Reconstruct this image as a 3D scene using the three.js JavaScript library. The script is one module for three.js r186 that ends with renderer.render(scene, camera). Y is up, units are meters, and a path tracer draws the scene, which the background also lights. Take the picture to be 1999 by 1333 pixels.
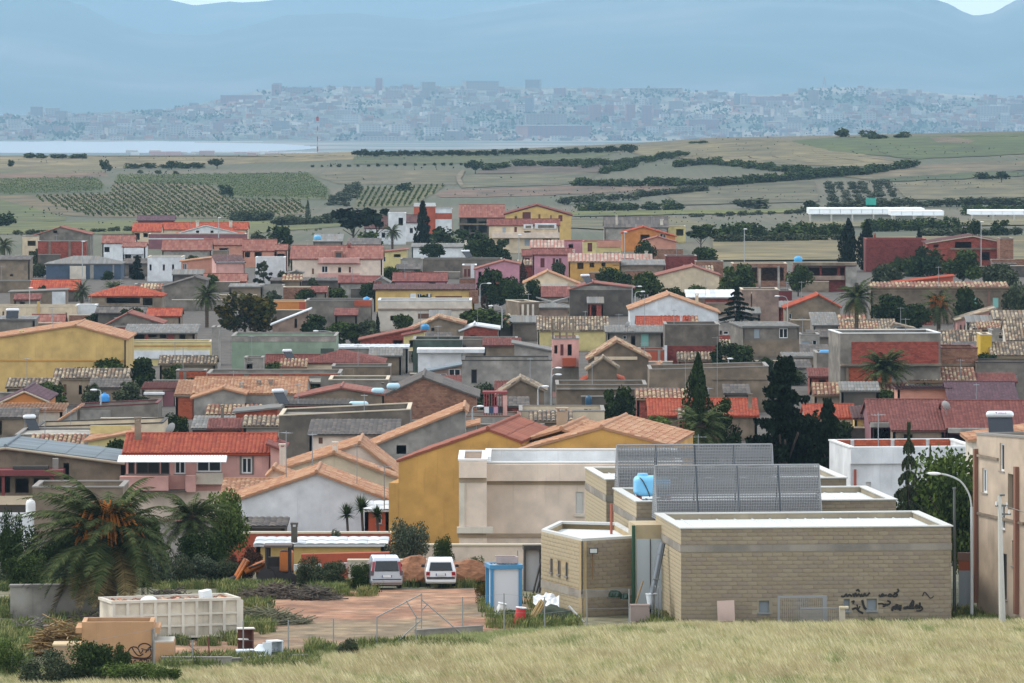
import * as THREE from 'three';
import { mergeGeometries } from 'three/addons/utils/BufferGeometryUtils.js';
import { RoundedBoxGeometry } from 'three/addons/geometries/RoundedBoxGeometry.js';

// ---------- camera: a long lens on a hillside, level, with the lens shifted down ----------
const F = 11111, CX = 999.5, HY = 150, EYE = 40;      // focal length, principal column, horizon row (photo pixels), eye height in metres
const scene = new THREE.Scene();
const camera = new THREE.PerspectiveCamera(2 * Math.atan(666.5 / F) * 180 / Math.PI, 1999 / 1333, 5, 120000);
camera.position.set(0, EYE, 0);
camera.lookAt(0, EYE, -100);
camera.setViewOffset(1999, 1333, 0, 666.5 - HY, 1999, 1333);
const renderer = new THREE.WebGLRenderer();
renderer.toneMapping = THREE.LinearToneMapping;
renderer.toneMappingExposure = 1.62;
renderer.shadowMap.enabled = true;

// ---------- random numbers and noise ----------
let seed = 12345;
const srand = (s) => { seed = s >>> 0; };
const rnd = () => { seed = (seed + 0x6D2B79F5) >>> 0; let t = seed; t = Math.imul(t ^ (t >>> 15), t | 1); t ^= t + Math.imul(t ^ (t >>> 7), t | 61); return ((t ^ (t >>> 14)) >>> 0) / 4294967296; };
const rr = (a, b) => a + (b - a) * rnd();
const hash = (x, y) => { let h = Math.imul(x | 0, 374761393) + Math.imul(y | 0, 668265263); h = Math.imul(h ^ (h >>> 13), 1274126177); return ((h ^ (h >>> 16)) >>> 0) / 4294967296; };
const lerp = (a, b, t) => a + (b - a) * t, clamp = (x, a, b) => Math.min(b, Math.max(a, x));
const sstep = (a, b, x) => { const t = clamp((x - a) / (b - a), 0, 1); return t * t * (3 - 2 * t); };
const vnoise = (x, y, per = 0) => {
  const ix = Math.floor(x), iy = Math.floor(y), fx = x - ix, fy = y - iy, w = (i) => (per ? ((i % per) + per) % per : i);
  const u = fx * fx * (3 - 2 * fx), v = fy * fy * (3 - 2 * fy);
  return lerp(lerp(hash(w(ix), w(iy)), hash(w(ix + 1), w(iy)), u), lerp(hash(w(ix), w(iy + 1)), hash(w(ix + 1), w(iy + 1)), u), v);
};
const fbm = (x, y, o = 4, per = 0) => { let s = 0, a = 0.5, t = 0; for (let i = 0; i < o; i++) { s += a * vnoise(x, y, per); t += a; a *= 0.5; x *= 2; y *= 2; per *= 2; } return s / t; };
const table = (pts) => (x) => { if (x <= pts[0][0]) return pts[0][1]; for (let i = 1; i < pts.length; i++) if (x <= pts[i][0]) { const t = (x - pts[i - 1][0]) / (pts[i][0] - pts[i - 1][0]); return lerp(pts[i - 1][1], pts[i][1], t); } return pts[pts.length - 1][1]; };

// ---------- sky: bright thin overcast, sun behind it to the left ----------
{
  const W = 256, H = 128, data = new Float32Array(W * H * 4);
  for (let j = 0; j < H; j++) for (let i = 0; i < W; i++) {
    const up = ((j + 0.5) / H - 0.5) * Math.PI, az = ((i + 0.5) / W) * Math.PI * 2, k = (j * W + i) * 4;
    const n = 0.9 + 0.22 * fbm(i / 20, j / 8, 4, Math.floor(W / 20));
    const s = Math.max(0, Math.sin(up)), b = lerp(1.3, 0.8, Math.sqrt(s)) * n;
    data[k] = b * lerp(0.98, 0.9, s); data[k + 1] = b * lerp(1.0, 0.97, s); data[k + 2] = b * lerp(1.04, 1.1, s); data[k + 3] = 1;
  }
  const t = new THREE.DataTexture(data, W, H, THREE.RGBAFormat, THREE.FloatType);
  t.mapping = THREE.EquirectangularReflectionMapping; t.magFilter = THREE.LinearFilter; t.needsUpdate = true;
  scene.background = t; scene.environment = t;
}
const sun = new THREE.DirectionalLight(new THREE.Color(1.0, 0.95, 0.86), 1.5);
sun.position.set(-700, 900, -250); sun.target.position.set(0, 0, -600);
sun.castShadow = true; sun.shadow.radius = 20; sun.shadow.mapSize.set(4096, 4096);
Object.assign(sun.shadow.camera, { left: -500, right: 500, top: 700, bottom: -700, near: 1, far: 3000 });
sun.position.add(sun.target.position);
scene.add(sun, sun.target);
scene.fog = new THREE.FogExp2(new THREE.Color(0.46, 0.76, 1.0), 0.000033);

// ---------- where things stand ----------
const dropT = table([[150, 27], [300, 27], [330, 29], [380, 31.5], [440, 33.5], [520, 35], [600, 36], [700, 36.8], [800, 37.3], [1000, 38], [1200, 38.6], [1400, 39.6], [1600, 43], [1800, 46.2], [2000, 48.2], [2200, 48.3], [2500, 46.3], [2800, 43.8], [3000, 42.4], [3150, 43.5], [3500, 52], [4500, 84], [6000, 130], [8000, 180], [11000, 214], [14000, 218.8], [20000, 219]]);
const crestT = table([[-1200, 42], [0, 42.4], [500, 41.6], [690, 40], [1000, 39], [1250, 36], [1400, 33], [1600, 31.5], [1999, 28.6], [3200, 24]]);
const yardEdge = table([[-300, 257], [340, 262], [600, 266.5], [815, 274.5], [1000, 277.5], [1150, 279], [1320, 278.5], [3000, 281]]);
const drop = (X, d) => {
  const px = CX + X * F / d;
  let h = (dropT(d - 25) + dropT(d) + dropT(d + 25)) / 3;
  if (d < 320) h = dropT(d);
  if (d > 1500 && d < 5600) { const w = sstep(1700, 3000, d) * (1 - sstep(3400, 5600, d)); h -= (42.4 - crestT(px)) * w; h += (vnoise(X / 90, d / 260) - 0.5) * 1.6 * w; }
  if (d < 300) {
    const t = clamp((px - 1000) / 350, 0, 1), db = yardEdge(px), u = db - d;
    if (u > 0) h -= lerp(-0.1, 0.3, t) * sstep(0, 8, u) + u * lerp(0.022, 0.046, t) + (vnoise(X / 6, d / 9) - 0.5) * 0.35 * sstep(2, 14, u);
  }
  return h;
};
const gy = (X, d) => EYE - drop(X, d);                                     // ground height
const wx = (px, d) => (px - CX) * d / F, wy = (py, d) => EYE - (py - HY) * d / F;
const groundD = (px, py, lo = 200, hi = 3300) => { for (let d = lo; d < hi; d *= 1.004) { if (HY + F * drop(wx(px, d), d) / d <= py) return d; } return hi; };   // depth at which the ground shows at a row
const V = (x, y, z) => new THREE.Vector3(x, y, z);

// ---------- names, labels ----------
const taken = {};
const numbered = (n) => { const k = taken[n] = (taken[n] ?? -1) + 1; return k ? n + '_' + String(k).padStart(3, '0') : n; };
function tag(o, label, category, group, kind) { o.userData.label = label; o.userData.category = category; if (group) o.userData.group = group; if (kind) o.userData.kind = kind; return o; }
function thing(name, label, category, pos = [0, 0, 0], turn = 0, group) { const g = new THREE.Group(); g.name = numbered(name); g.position.set(...pos); g.rotation.y = turn; scene.add(g); return tag(g, label, category, group, 'thing'); }
function part(name, geo, m, parent) { const o = new THREE.Mesh(Array.isArray(geo) ? merge(geo) : geo, m); o.name = parent === scene ? numbered(name) : name; o.castShadow = o.receiveShadow = true; parent.add(o); return o; }
function struct(name, geo, m, label) { const o = part(name, geo, m, scene); o.userData.kind = 'structure'; o.userData.label = label; return o; }
function merge(list) {
  if (list.length === 1) return list[0];
  const anyC = list.some((g) => g.attributes.color);
  list = list.map((g) => { if (g.index) g = g.toNonIndexed(); for (const k of Object.keys(g.attributes)) if (!['position', 'normal', 'uv', 'color'].includes(k)) g.deleteAttribute(k);
    const n = g.attributes.position.count;
    if (!g.attributes.uv) g.setAttribute('uv', new THREE.BufferAttribute(new Float32Array(n * 2), 2));
    if (!g.attributes.normal) g.computeVertexNormals();
    if (anyC && !g.attributes.color) g.setAttribute('color', new THREE.BufferAttribute(new Float32Array(n * 3).fill(1), 3));
    return g; });
  return mergeGeometries(list);
}
// ---------- colours, textures, materials ----------
const col = (h) => new THREE.Color(h);
function tex(size, fn, repeat, srgb = true) {
  const d = new Uint8Array(size * size * 4);
  for (let y = 0; y < size; y++) for (let x = 0; x < size; x++) { const c = fn(x / size, y / size), k = (y * size + x) * 4; d[k] = clamp(c[0], 0, 1) * 255; d[k + 1] = clamp(c[1], 0, 1) * 255; d[k + 2] = clamp(c[2], 0, 1) * 255; d[k + 3] = 255; }
  const t = new THREE.DataTexture(d, size, size); t.wrapS = t.wrapT = THREE.RepeatWrapping; t.magFilter = THREE.LinearFilter; t.minFilter = THREE.LinearMipmapLinearFilter; t.generateMipmaps = true;
  if (srgb) t.colorSpace = THREE.SRGBColorSpace; t.repeat.set(repeat, repeat); t.needsUpdate = true; return t;
}
const g3 = (v) => [v, v, v];
// weathered plaster: blotches, grain and rain runs with their own outline
const plasterTex = tex(512, (u, v) => { const run = fbm(u * 48, v * 3, 3, 48), spot = fbm(u * 8, v * 8, 5, 8), fine = hash(u * 512, v * 512); return g3(0.93 + (spot - 0.5) * 0.2 - Math.max(0, run - 0.7) * 0.25 + (fine - 0.5) * 0.05); }, 1 / 7);
const grimeTex = tex(512, (u, v) => { const run = fbm(u * 40, v * 2.0, 4, 40), spot = fbm(u * 6, v * 6, 6, 6), fine = hash(u * 512, v * 512); const k = 0.9 + (spot - 0.5) * 0.5 - Math.max(0, run - 0.66) * 0.3 + (fine - 0.5) * 0.09; return [k, k * 0.985, k * 0.96]; }, 1 / 6);
const brickTex = tex(512, (u, v) => { const row = Math.floor(v * 32), fx = (u * 16 + (row % 2) * 0.5), bx = Math.floor(fx), mx = fx - bx, my = v * 32 - row; const joint = mx < 0.05 || my < 0.12; const k = 0.82 + hash(bx % 16, row) * 0.26 + (fbm(u * 9, v * 9, 4, 9) - 0.5) * 0.4; return joint ? [0.74, 0.76, 0.78].map((c) => c * (0.85 + 0.3 * hash(u * 512, v * 512))) : [k, k * 0.96, k * 0.94]; }, 1 / 4.8);
const soilTex = tex(512, (u, v) => { const a = fbm(u * 12, v * 12, 5, 12), b = hash(u * 512, v * 512); return g3(0.8 + (a - 0.5) * 0.5 + (b - 0.5) * 0.22); }, 1 / 9);
const fieldTex = tex(1024, (u, v) => { const a = fbm(u * 10, v * 10, 6, 10), b = hash(u * 1024, v * 1024); return [0.86 + (a - 0.5) * 0.7 + (b - 0.5) * 0.2, 0.86 + (a - 0.5) * 0.6 + (b - 0.5) * 0.2, 0.86 + (a - 0.5) * 0.65 + (b - 0.5) * 0.2]; }, 1 / 90);
const mats = {};
const mat = (hex, o = {}) => { const k = hex + JSON.stringify(o, (kk, v) => (v && v.isTexture ? v.uuid : v)); return mats[k] ??= new THREE.MeshStandardMaterial({ color: col(hex), roughness: 0.9, ...o }); };
const plaster = (hex) => mat(hex, { map: plasterTex, bumpMap: plasterTex, bumpScale: 0.01 });
const grimy = (hex) => mat(hex, { map: grimeTex, bumpMap: grimeTex, bumpScale: 0.015 });
const bricks = (hex) => mat(hex, { map: brickTex, bumpMap: brickTex, bumpScale: 0.01 });
const plain = (hex, r = 0.8) => mat(hex, { roughness: r });
const metal = (hex, r = 0.5, m = 0.6) => mat(hex, { roughness: r, metalness: m });
const glassDark = mat('#1b2226', { roughness: 0.08 });
const vcol = mat('#ffffff', { vertexColors: true, roughness: 0.88 });
const leafMat = new THREE.MeshPhysicalMaterial({ vertexColors: true, roughness: 1, specularIntensity: 0.15, side: THREE.DoubleSide });
// ================= the land =================
function fan(d0, d1, nd, p0, p1, np, yf, colf) {
  const pos = [], uv = [], cl = [], idx = [];
  for (let j = 0; j <= nd; j++) { const d = d0 * Math.pow(d1 / d0, j / nd);
    for (let i = 0; i <= np; i++) { const px = lerp(p0, p1, i / np), X = wx(px, d), Y = yf(X, d, px); pos.push(X, Y, -d); uv.push(X, d); if (colf) cl.push(...colf(X, d, px)); } }
  for (let j = 0; j < nd; j++) for (let i = 0; i < np; i++) { const a = j * (np + 1) + i, b = a + 1, c = a + np + 1, e = c + 1; idx.push(a, b, e, a, e, c); }
  const g = new THREE.BufferGeometry(); g.setAttribute('position', new THREE.Float32BufferAttribute(pos, 3)); g.setAttribute('uv', new THREE.Float32BufferAttribute(uv, 2)); if (colf) g.setAttribute('color', new THREE.Float32BufferAttribute(cl, 3));
  g.setIndex(idx); g.computeVertexNormals(); return g;
}
const mix3 = (a, b, t) => [lerp(a[0], b[0], t), lerp(a[1], b[1], t), lerp(a[2], b[2], t)];
{
  const earth = [0.11, 0.088, 0.066], weed = [0.13, 0.14, 0.07], dry = [0.25, 0.225, 0.13], dust = [0.115, 0.1, 0.085], scrub = [0.085, 0.095, 0.045];
  const g = fan(150, 16400, 440, -1300, 3300, 330, gy, (X, d, px) => {
    const n = fbm(X / 14 + 50, d / 14, 4), m = fbm(X / 120, d / 120, 4);
    if (d < 345) return mix3(weed, dry, clamp((n - 0.35) * 3, 0, 1));
    if (d < 1150) return mix3(dust, earth, n);
    return mix3(scrub, [0.14, 0.125, 0.075], clamp((m - 0.42) * 4, 0, 1));
  });
  struct('ground', g, mat('#ffffff', { vertexColors: true, map: soilTex, roughness: 1 }), 'dry earth and rough pasture from the near slope out to the coastal plain');
  // water of the lagoon and the gulf beyond it
  const w = new THREE.PlaneGeometry(36000, 30000).rotateX(-Math.PI / 2).translate(0, EYE - 220, -27500);
  struct('lagoon_water', w, new THREE.MeshPhysicalMaterial({ color: col('#66727a'), roughness: 0.3, specularIntensity: 0.22 }), 'pale lagoon and gulf water behind the fields');
}
// field patches: an outline given on the picture's rows is laid on the land and becomes a real sheet of crop
function patchGeo(poly, lift, nr = 26, nc = 40, colf) {
  const ys = poly.map((p) => p[1]), y0 = Math.min(...ys), y1 = Math.max(...ys), pos = [], uv = [], cl = [], idx = [];
  for (let j = 0; j <= nr; j++) { const y = lerp(y0 + 0.02, y1 - 0.02, j / nr); let xa = 1e9, xb = -1e9;
    for (let k = 0; k < poly.length; k++) { const [ax, ay] = poly[k], [bx, by] = poly[(k + 1) % poly.length]; if ((ay <= y && by >= y) || (by <= y && ay >= y)) { const x = ay === by ? ax : lerp(ax, bx, (y - ay) / (by - ay)); xa = Math.min(xa, x); xb = Math.max(xb, x); } }
    for (let i = 0; i <= nc; i++) { const wob = (i === 0 || i === nc) ? (vnoise(y / 3, xa / 50) - 0.5) * 3 : 0; const px = lerp(xa, xb, i / nc) + wob, d = groundD(px, y, 1150, 3200), X = wx(px, d); pos.push(X, gy(X, d) + lift, -d); uv.push(X, d); if (colf) cl.push(...colf(X, d)); } }
  for (let j = 0; j < nr; j++) for (let i = 0; i < nc; i++) { const a = j * (nc + 1) + i, c = a + nc + 1; idx.push(a, c, c + 1, a, c + 1, a + 1); }
  const g = new THREE.BufferGeometry(); g.setAttribute('position', new THREE.Float32BufferAttribute(pos, 3)); g.setAttribute('uv', new THREE.Float32BufferAttribute(uv, 2)); if (colf) g.setAttribute('color', new THREE.Float32BufferAttribute(cl, 3)); g.setIndex(idx); g.computeVertexNormals(); return g;
}
const C3 = (h) => col(h).toArray();
const fieldMat = mat('#ffffff', { vertexColors: true, map: fieldTex, roughness: 1 });
let lift = 0.05;
function field(name, label, poly, c1, c2, sc = 25) { const rich = (h) => { const c = C3(h), m = (c[0] + c[1] + c[2]) / 3, g = /vine|grass|green|meadow/.test(name) ? 0.4 : 0.43; return c.map((v) => Math.max(0.01, m + (v - m) * (g < 0.41 ? 1.6 : 1.1)) * g); }, a = rich(c1), b = rich(c2); lift += 0.012; return struct(name, patchGeo(poly, lift, 40, 110, (X, d) => { const f = 0.72 + 0.56 * fbm(X / 5 + 7, d / 22, 3); return mix3(a, b, clamp((fbm(X / sc, d / (sc * 3), 4) - 0.3) * 2.4, 0, 1)).map((v) => v * f); }), fieldMat, label); }
field('wheat_field', 'pale dry field along the left crest below the lagoon', [[-60, 308], [120, 305], [420, 307], [700, 296], [700, 312], [420, 322], [200, 330], [-60, 335]], '#b3a276', '#8f8558');
field('wheat_field', 'green and tan strip of crop left of the lone tree', [[-60, 332], [200, 327], [205, 336], [-60, 346]], '#7c7d4a', '#93895a');
field('ploughed_strip', 'thin band of bare pinkish soil at the left edge', [[-60, 341], [205, 337], [212, 345], [-60, 349]], '#a78468', '#977a5e', 12);
field('vine_field', 'flat green vineyard block at the far left', [[-60, 350], [190, 347], [205, 362], [200, 376], [-60, 384]], '#56603a', '#6d6e46');
field('vine_field', 'wide green vineyard block behind the striped vineyard', [[225, 342], [605, 338], [645, 372], [640, 392], [445, 388], [420, 362], [225, 360]], '#56633a', '#727348', 40);
field('bare_vineyard_soil', 'tan soil under the striped vine rows', [[-60, 384], [215, 378], [222, 358], [410, 360], [446, 391], [585, 392], [600, 418], [470, 428], [150, 424], [60, 410], [-60, 384]], '#8f8164', '#7d7456', 12);
field('grass_field', 'bright green grass corner below the vines at left', [[-60, 392], [0, 390], [130, 424], [130, 432], [-60, 440]], '#66703a', '#77783f');
field('meadow', 'light green meadow strip behind the town at left', [[-60, 436], [500, 428], [690, 428], [700, 440], [480, 458], [-60, 458]], '#83854f', '#7a8048');
field('dry_field', 'dry tan field above the small vineyard in the middle', [[640, 336], [900, 332], [905, 345], [890, 362], [660, 360], [615, 345]], '#8e8560', '#767350');
field('bare_vineyard_soil', 'soil of the small striped vineyard left of the village', [[700, 368], [870, 363], [850, 378], [800, 404], [690, 408]], '#7f7a53', '#6c6c46', 12);
field('ploughed_field', 'long pinkish ploughed field in the middle distance', [[880, 371], [1100, 364], [1260, 364], [1330, 368], [1250, 376], [1000, 385], [860, 386], [850, 381]], '#9a7c63', '#87705a', 12);
field('ploughed_field', 'brown ploughed field behind the middle hedge', [[945, 326], [1180, 322], [1170, 338], [930, 341]], '#7d6a52', '#6c5f49', 18);
field('green_field', 'green field in front of the tree row on the crest', [[690, 306], [1210, 298], [1150, 312], [940, 320], [690, 322]], '#5c6642', '#68704a');
field('dry_field', 'pale dry field under the middle hedge', [[930, 342], [1170, 339], [1150, 352], [1100, 362], [900, 368], [905, 350]], '#8b8662', '#7b7a55');
field('wheat_field', 'golden dry hillside right of the tree row', [[1210, 292], [1300, 281], [1430, 274], [1560, 276], [1760, 318], [1700, 326], [1500, 322], [1260, 306]], '#a89a6c', '#8a8257', 30);
field('vine_field', 'bright green hillside vineyard at the top right', [[1540, 276], [1640, 268], [1800, 270], [2080, 256], [2080, 296], [1930, 306], [1790, 312], [1620, 296]], '#55662c', '#667238', 50);
field('bare_bank', 'bare pale bank within the green hillside', [[1815, 270], [1850, 268], [1905, 276], [1890, 281], [1830, 279]], '#a08a6c', '#948465', 8);
field('dry_field', 'dun field right of the long hedge', [[1640, 345], [1760, 326], [1940, 316], [2080, 318], [2080, 330], [1860, 342], [1690, 352]], '#9b8a6b', '#8a8059', 20);
field('green_field', 'dark green strip on the far right slope', [[1690, 352], [1900, 338], [2080, 333], [2080, 341], [1860, 352], [1720, 356]], '#4c5a34', '#566339');
field('dry_field', 'tan field beside the olive grove at right', [[1740, 360], [1900, 352], [2080, 346], [2080, 384], [1880, 392], [1770, 390]], '#928a63', '#7f7b53');
field('dry_field', 'grey-tan slope left of the olive grove', [[1300, 382], [1440, 360], [1590, 356], [1600, 396], [1330, 402]], '#8d8763', '#76734f', 30);
field('meadow', 'thin bright green meadow strip behind the roofs at centre right', [[1110, 414], [1560, 409], [1570, 416], [1120, 424]], '#788045', '#83874e');
field('dry_field', 'dry strip of grass just behind the yellow gabled house', [[1110, 428], [1300, 424], [1400, 440], [1330, 458], [1110, 446]], '#98905f', '#847f54');
field('wheat_field', 'tan wheat field right behind the town', [[1390, 468], [1720, 464], [2080, 462], [2080, 510], [1700, 510], [1395, 512]], '#b0a06e', '#96885a', 14);
field('dry_field', 'pale dry strip below the long greenhouse', [[1540, 436], [2080, 428], [2080, 440], [1560, 446]], '#a5996c', '#8d875a');
field('dirt_track', 'pale dirt track bending through the fields', [[890, 345], [903, 333], [909, 334], [899, 350], [905, 362], [899, 366], [892, 356]], '#a59678', '#9a8c70', 8);
// ================= building kit =================
const bx = (x0, x1, y0, y1, z0, z1) => { const g = new THREE.BoxGeometry(x1 - x0, y1 - y0, z1 - z0); g.translate((x0 + x1) / 2, (y0 + y1) / 2, (z0 + z1) / 2); const p = g.attributes.position, n = g.attributes.normal, u = g.attributes.uv; for (let i = 0; i < p.count; i++) { const ax = Math.abs(n.getX(i)), ay = Math.abs(n.getY(i)); u.setXY(i, ax > 0.5 ? p.getZ(i) : p.getX(i), ay > 0.5 ? p.getZ(i) : p.getY(i)); } return g.toNonIndexed(); };
const cyl = (r0, r1, h, x, y, z, n = 10) => new THREE.CylinderGeometry(r1, r0, h, n).translate(x, y + h / 2, z).toNonIndexed();
const bar = (a, b, r, n = 6) => { const dv = b.clone().sub(a), g = new THREE.CylinderGeometry(r, r, dv.length(), n); g.applyQuaternion(new THREE.Quaternion().setFromUnitVectors(V(0, 1, 0), dv.clone().normalize())); const m = a.clone().add(b).multiplyScalar(0.5); return g.translate(m.x, m.y, m.z).toNonIndexed(); };
const tube = (pts, r, n = 20, k = 6) => new THREE.TubeGeometry(new THREE.CatmullRomCurve3(pts), n, r, k).toNonIndexed();
const tint = (g, c) => { const n = g.attributes.position.count, a = new Float32Array(n * 3); for (let i = 0; i < n; i++) { a[i * 3] = c[0]; a[i * 3 + 1] = c[1]; a[i * 3 + 2] = c[2]; } g.setAttribute('color', new THREE.BufferAttribute(a, 3)); return g; };
// roof coverings: palette of tile colours, width of one tile row, tile length, height of the wave
const STY = {
  orange: { pal: ['#ad4226', '#b84c2c', '#a03a22', '#b6532f'], p: 0.3, row: 0.42, amp: 0.07 },
  red: { pal: ['#8b3f33', '#96473a', '#81392e', '#9c4e41'], p: 0.3, row: 0.42, amp: 0.06 },
  salmon: { pal: ['#a45746', '#ab604e', '#9b5041', '#b06a57'], p: 0.32, row: 0.5, amp: 0.05 },
  peach: { pal: ['#b98560', '#c2916c', '#b07752', '#c69a78', '#ad7657'], p: 0.34, row: 0.42, amp: 0.07 },
  brown: { pal: ['#693a36', '#72403a', '#5f3531', '#784741'], p: 0.32, row: 0.45, amp: 0.06 },
  plum: { pal: ['#6d4248', '#75484e', '#643c42'], p: 0.32, row: 0.45, amp: 0.05 },
  old: { pal: ['#a5957b', '#8d7d68', '#74675a', '#b8a88c', '#5d544b', '#94785f'], p: 0.42, row: 0.5, amp: 0.13, chan: '#4c443d' },
  oldred: { pal: ['#b09a78', '#a07f62', '#8b5d49', '#c0ab88', '#955d47'], p: 0.42, row: 0.5, amp: 0.13, chan: '#5a3f34' },
  stripe: { pal: ['#cf9f8b', '#c58f7a', '#d6ad97'], p: 0.5, row: 0.6, amp: 0.1, chan: '#9b5a4b' },
  eternit: { pal: ['#7d7c79', '#85837f', '#75746f', '#807a70'], p: 0.34, row: 1.4, amp: 0.05 },
  darkroof: { pal: ['#5a5450', '#625b55', '#524c48', '#6a6159'], p: 0.4, row: 1.0, amp: 0.05 },
  white: { pal: ['#d5d9db', '#dde0e1', '#cfd4d6'], p: 0.6, row: 2.5, amp: 0.03 },
  metal: { pal: ['#717d82', '#76828a', '#6b777d', '#7b868b'], p: 0.5, row: 2.2, amp: 0.03 },
  seam: { pal: ['#ad5539', '#b15a3e', '#a75036'], p: 1.0, row: 1.2, amp: 0.05 },
};
for (const k in STY) { STY[k].c = STY[k].pal.map((h) => C3(h).map((v, i) => v * (['orange', 'red', 'salmon', 'seam', 'peach', 'brown', 'plum', 'stripe'].includes(k) ? (k === 'orange' ? [0.7, 0.78, 0.74] : k === 'peach' ? [0.72, 0.76, 0.78] : [0.55, 0.71, 0.77])[i] : 0.78))); STY[k].cc = STY[k].chan ? C3(STY[k].chan) : null; STY[k].avg = STY[k].c.reduce((a, b) => [a[0] + b[0] / STY[k].c.length, a[1] + b[1] / STY[k].c.length, a[2] + b[2] / STY[k].c.length], [0, 0, 0]); }
// one covered slope: eave from A to B, rising along U; len(x) lets hips be cut slanted
function slope(A, B, U, len, sty, far = false, tileOn = true) {
  const st = STY[sty], X = B.clone().sub(A), W = X.length(); X.normalize(); U = U.clone().normalize(); const N = X.clone().cross(U).normalize();
  const lf = typeof len === 'function' ? len : () => len, out = [], pos = [], cl = [];
  const P = (x, y, z) => [A.x + X.x * x + U.x * y + N.x * z, A.y + X.y * x + U.y * y + N.y * z, A.z + X.z * x + U.z * y + N.z * z];
  const quad = (a, b, c, d, k) => { pos.push(...a, ...b, ...c, ...a, ...c, ...d); for (let i = 0; i < 6; i++) cl.push(k[0], k[1], k[2]); };
  if (tileOn) {
    const f = far ? 1.35 : 1, p0 = st.p * f, nc = Math.max(1, Math.round(W / p0)), p = W / nc, prof = st.cc ? [[0, 0], [0.2, 0.02], [0.34, 0.8], [0.6, 1], [0.86, 0.8], [1, 0]] : far ? [[0, 0], [0.5, 1], [1, 0]] : [[0, 0], [0.28, 0.85], [0.6, 1], [0.85, 0.5], [1, 0]];
    for (let c = 0; c < nc; c++) { const L = lf((c + 0.5) * p), rows = Math.max(1, Math.round(L / (st.row * f * (far ? 1.6 : 1)))), rl = L / rows, off = rnd() * 0.1;
      for (let r = 0; r < rows; r++) { const base = st.c[Math.floor(rnd() * st.c.length)], v = 0.88 + rnd() * 0.24, k = [base[0] * v, base[1] * v, base[2] * v], jog = (rnd() - 0.5) * 0.03;
        const ya = Math.max(0, r * rl - (r ? off : 0)), yb = (r + 1) * rl - (r < rows - 1 ? off : 0), step = 0.025;
        for (let q = 0; q < prof.length - 1; q++) { const xa = (c + prof[q][0]) * p + jog, xb = (c + prof[q + 1][0]) * p + jog, za = prof[q][1] * st.amp, zb = prof[q + 1][1] * st.amp, kk = st.cc && q < 1 ? st.cc : k;
          quad(P(xa, ya, za + step), P(xb, ya, zb + step), P(xb, yb, zb), P(xa, yb, za), kk); } } }
  }
  // the deck under the covering
  const n = 8, T = 0.14, k = st.avg;
  for (let i = 0; i < n; i++) { const xa = W * i / n, xb = W * (i + 1) / n, la = lf(xa), lb = lf(xb), z1 = tileOn ? -0.01 : 0.03;
    quad(P(xa, 0, z1), P(xb, 0, z1), P(xb, lb, z1), P(xa, la, z1), k); quad(P(xa, la, -T), P(xb, lb, -T), P(xb, 0, -T), P(xa, 0, -T), k);
    quad(P(xa, 0, -T), P(xb, 0, -T), P(xb, 0, z1), P(xa, 0, z1), k); quad(P(xb, lb, -T), P(xa, la, -T), P(xa, la, z1), P(xb, lb, z1), k); }
  quad(P(0, lf(0), -T), P(0, 0, -T), P(0, 0, 0), P(0, lf(0), 0), k); quad(P(W, 0, -T), P(W, lf(W), -T), P(W, lf(W), 0), P(W, 0, 0), k);
  const g = new THREE.BufferGeometry(); g.setAttribute('position', new THREE.Float32BufferAttribute(pos, 3)); g.setAttribute('color', new THREE.Float32BufferAttribute(cl, 3)); g.setAttribute('uv', new THREE.Float32BufferAttribute(new Float32Array(pos.length / 3 * 2), 2)); g.computeVertexNormals(); return g;
}
const WALL = {
  white: plaster('#dde0e0'), cream: plaster('#d6c3a5'), ivory: plaster('#d6ccbb'), yellow: plaster('#cfae6c'), mustard: plaster('#ca9b52'), peachw: plaster('#e2cfbc'), beige: plaster('#a8957d'), orange: plaster('#c98243'), rust: plaster('#b0553a'),
  pink: plaster('#d1a095'), salmonw: plaster('#c98f78'), rose: plaster('#c8909c'), plumw: plaster('#85575c'), blue: plaster('#4f5e70'), green: plaster('#8a9c86'), dgreen: grimy('#4c5b52'), paleyellow: plaster('#cfbf83'), sun: plaster('#c9a52f'),
  grey: grimy('#837d75'), lgrey: grimy('#9e9b95'), dgrey: grimy('#5f5952'), stone: grimy('#7d6f5f'), tan: grimy('#8a7c6b'), block: grimy('#70685f'), pinkgrey: grimy('#9b8578'),
  brick: bricks('#94493a'), dbrick: bricks('#7a3832'), obrick: bricks('#a85537'), bbrick: bricks('#8f6a55'), maroon: plaster('#6f2f2f'),
};
const trim = { white: plain('#cfd1cf'), cream: plain('#b8ab94'), grey: plain('#7d7871'), dark: plain('#3a3632'), brown: plain('#7c5544'), red: plain('#8c4236'), maroon: plain('#5b2527') };
const SHUT = { r: plain('#b9b8b2'), m: plain('#5b2a28'), b: plain('#6a4a38'), t: plain('#79aaa0'), v: plain('#48614f'), w: plain('#cfd0cc'), l: plain('#8e979c'), k: plain('#2c2c2d') };
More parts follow.
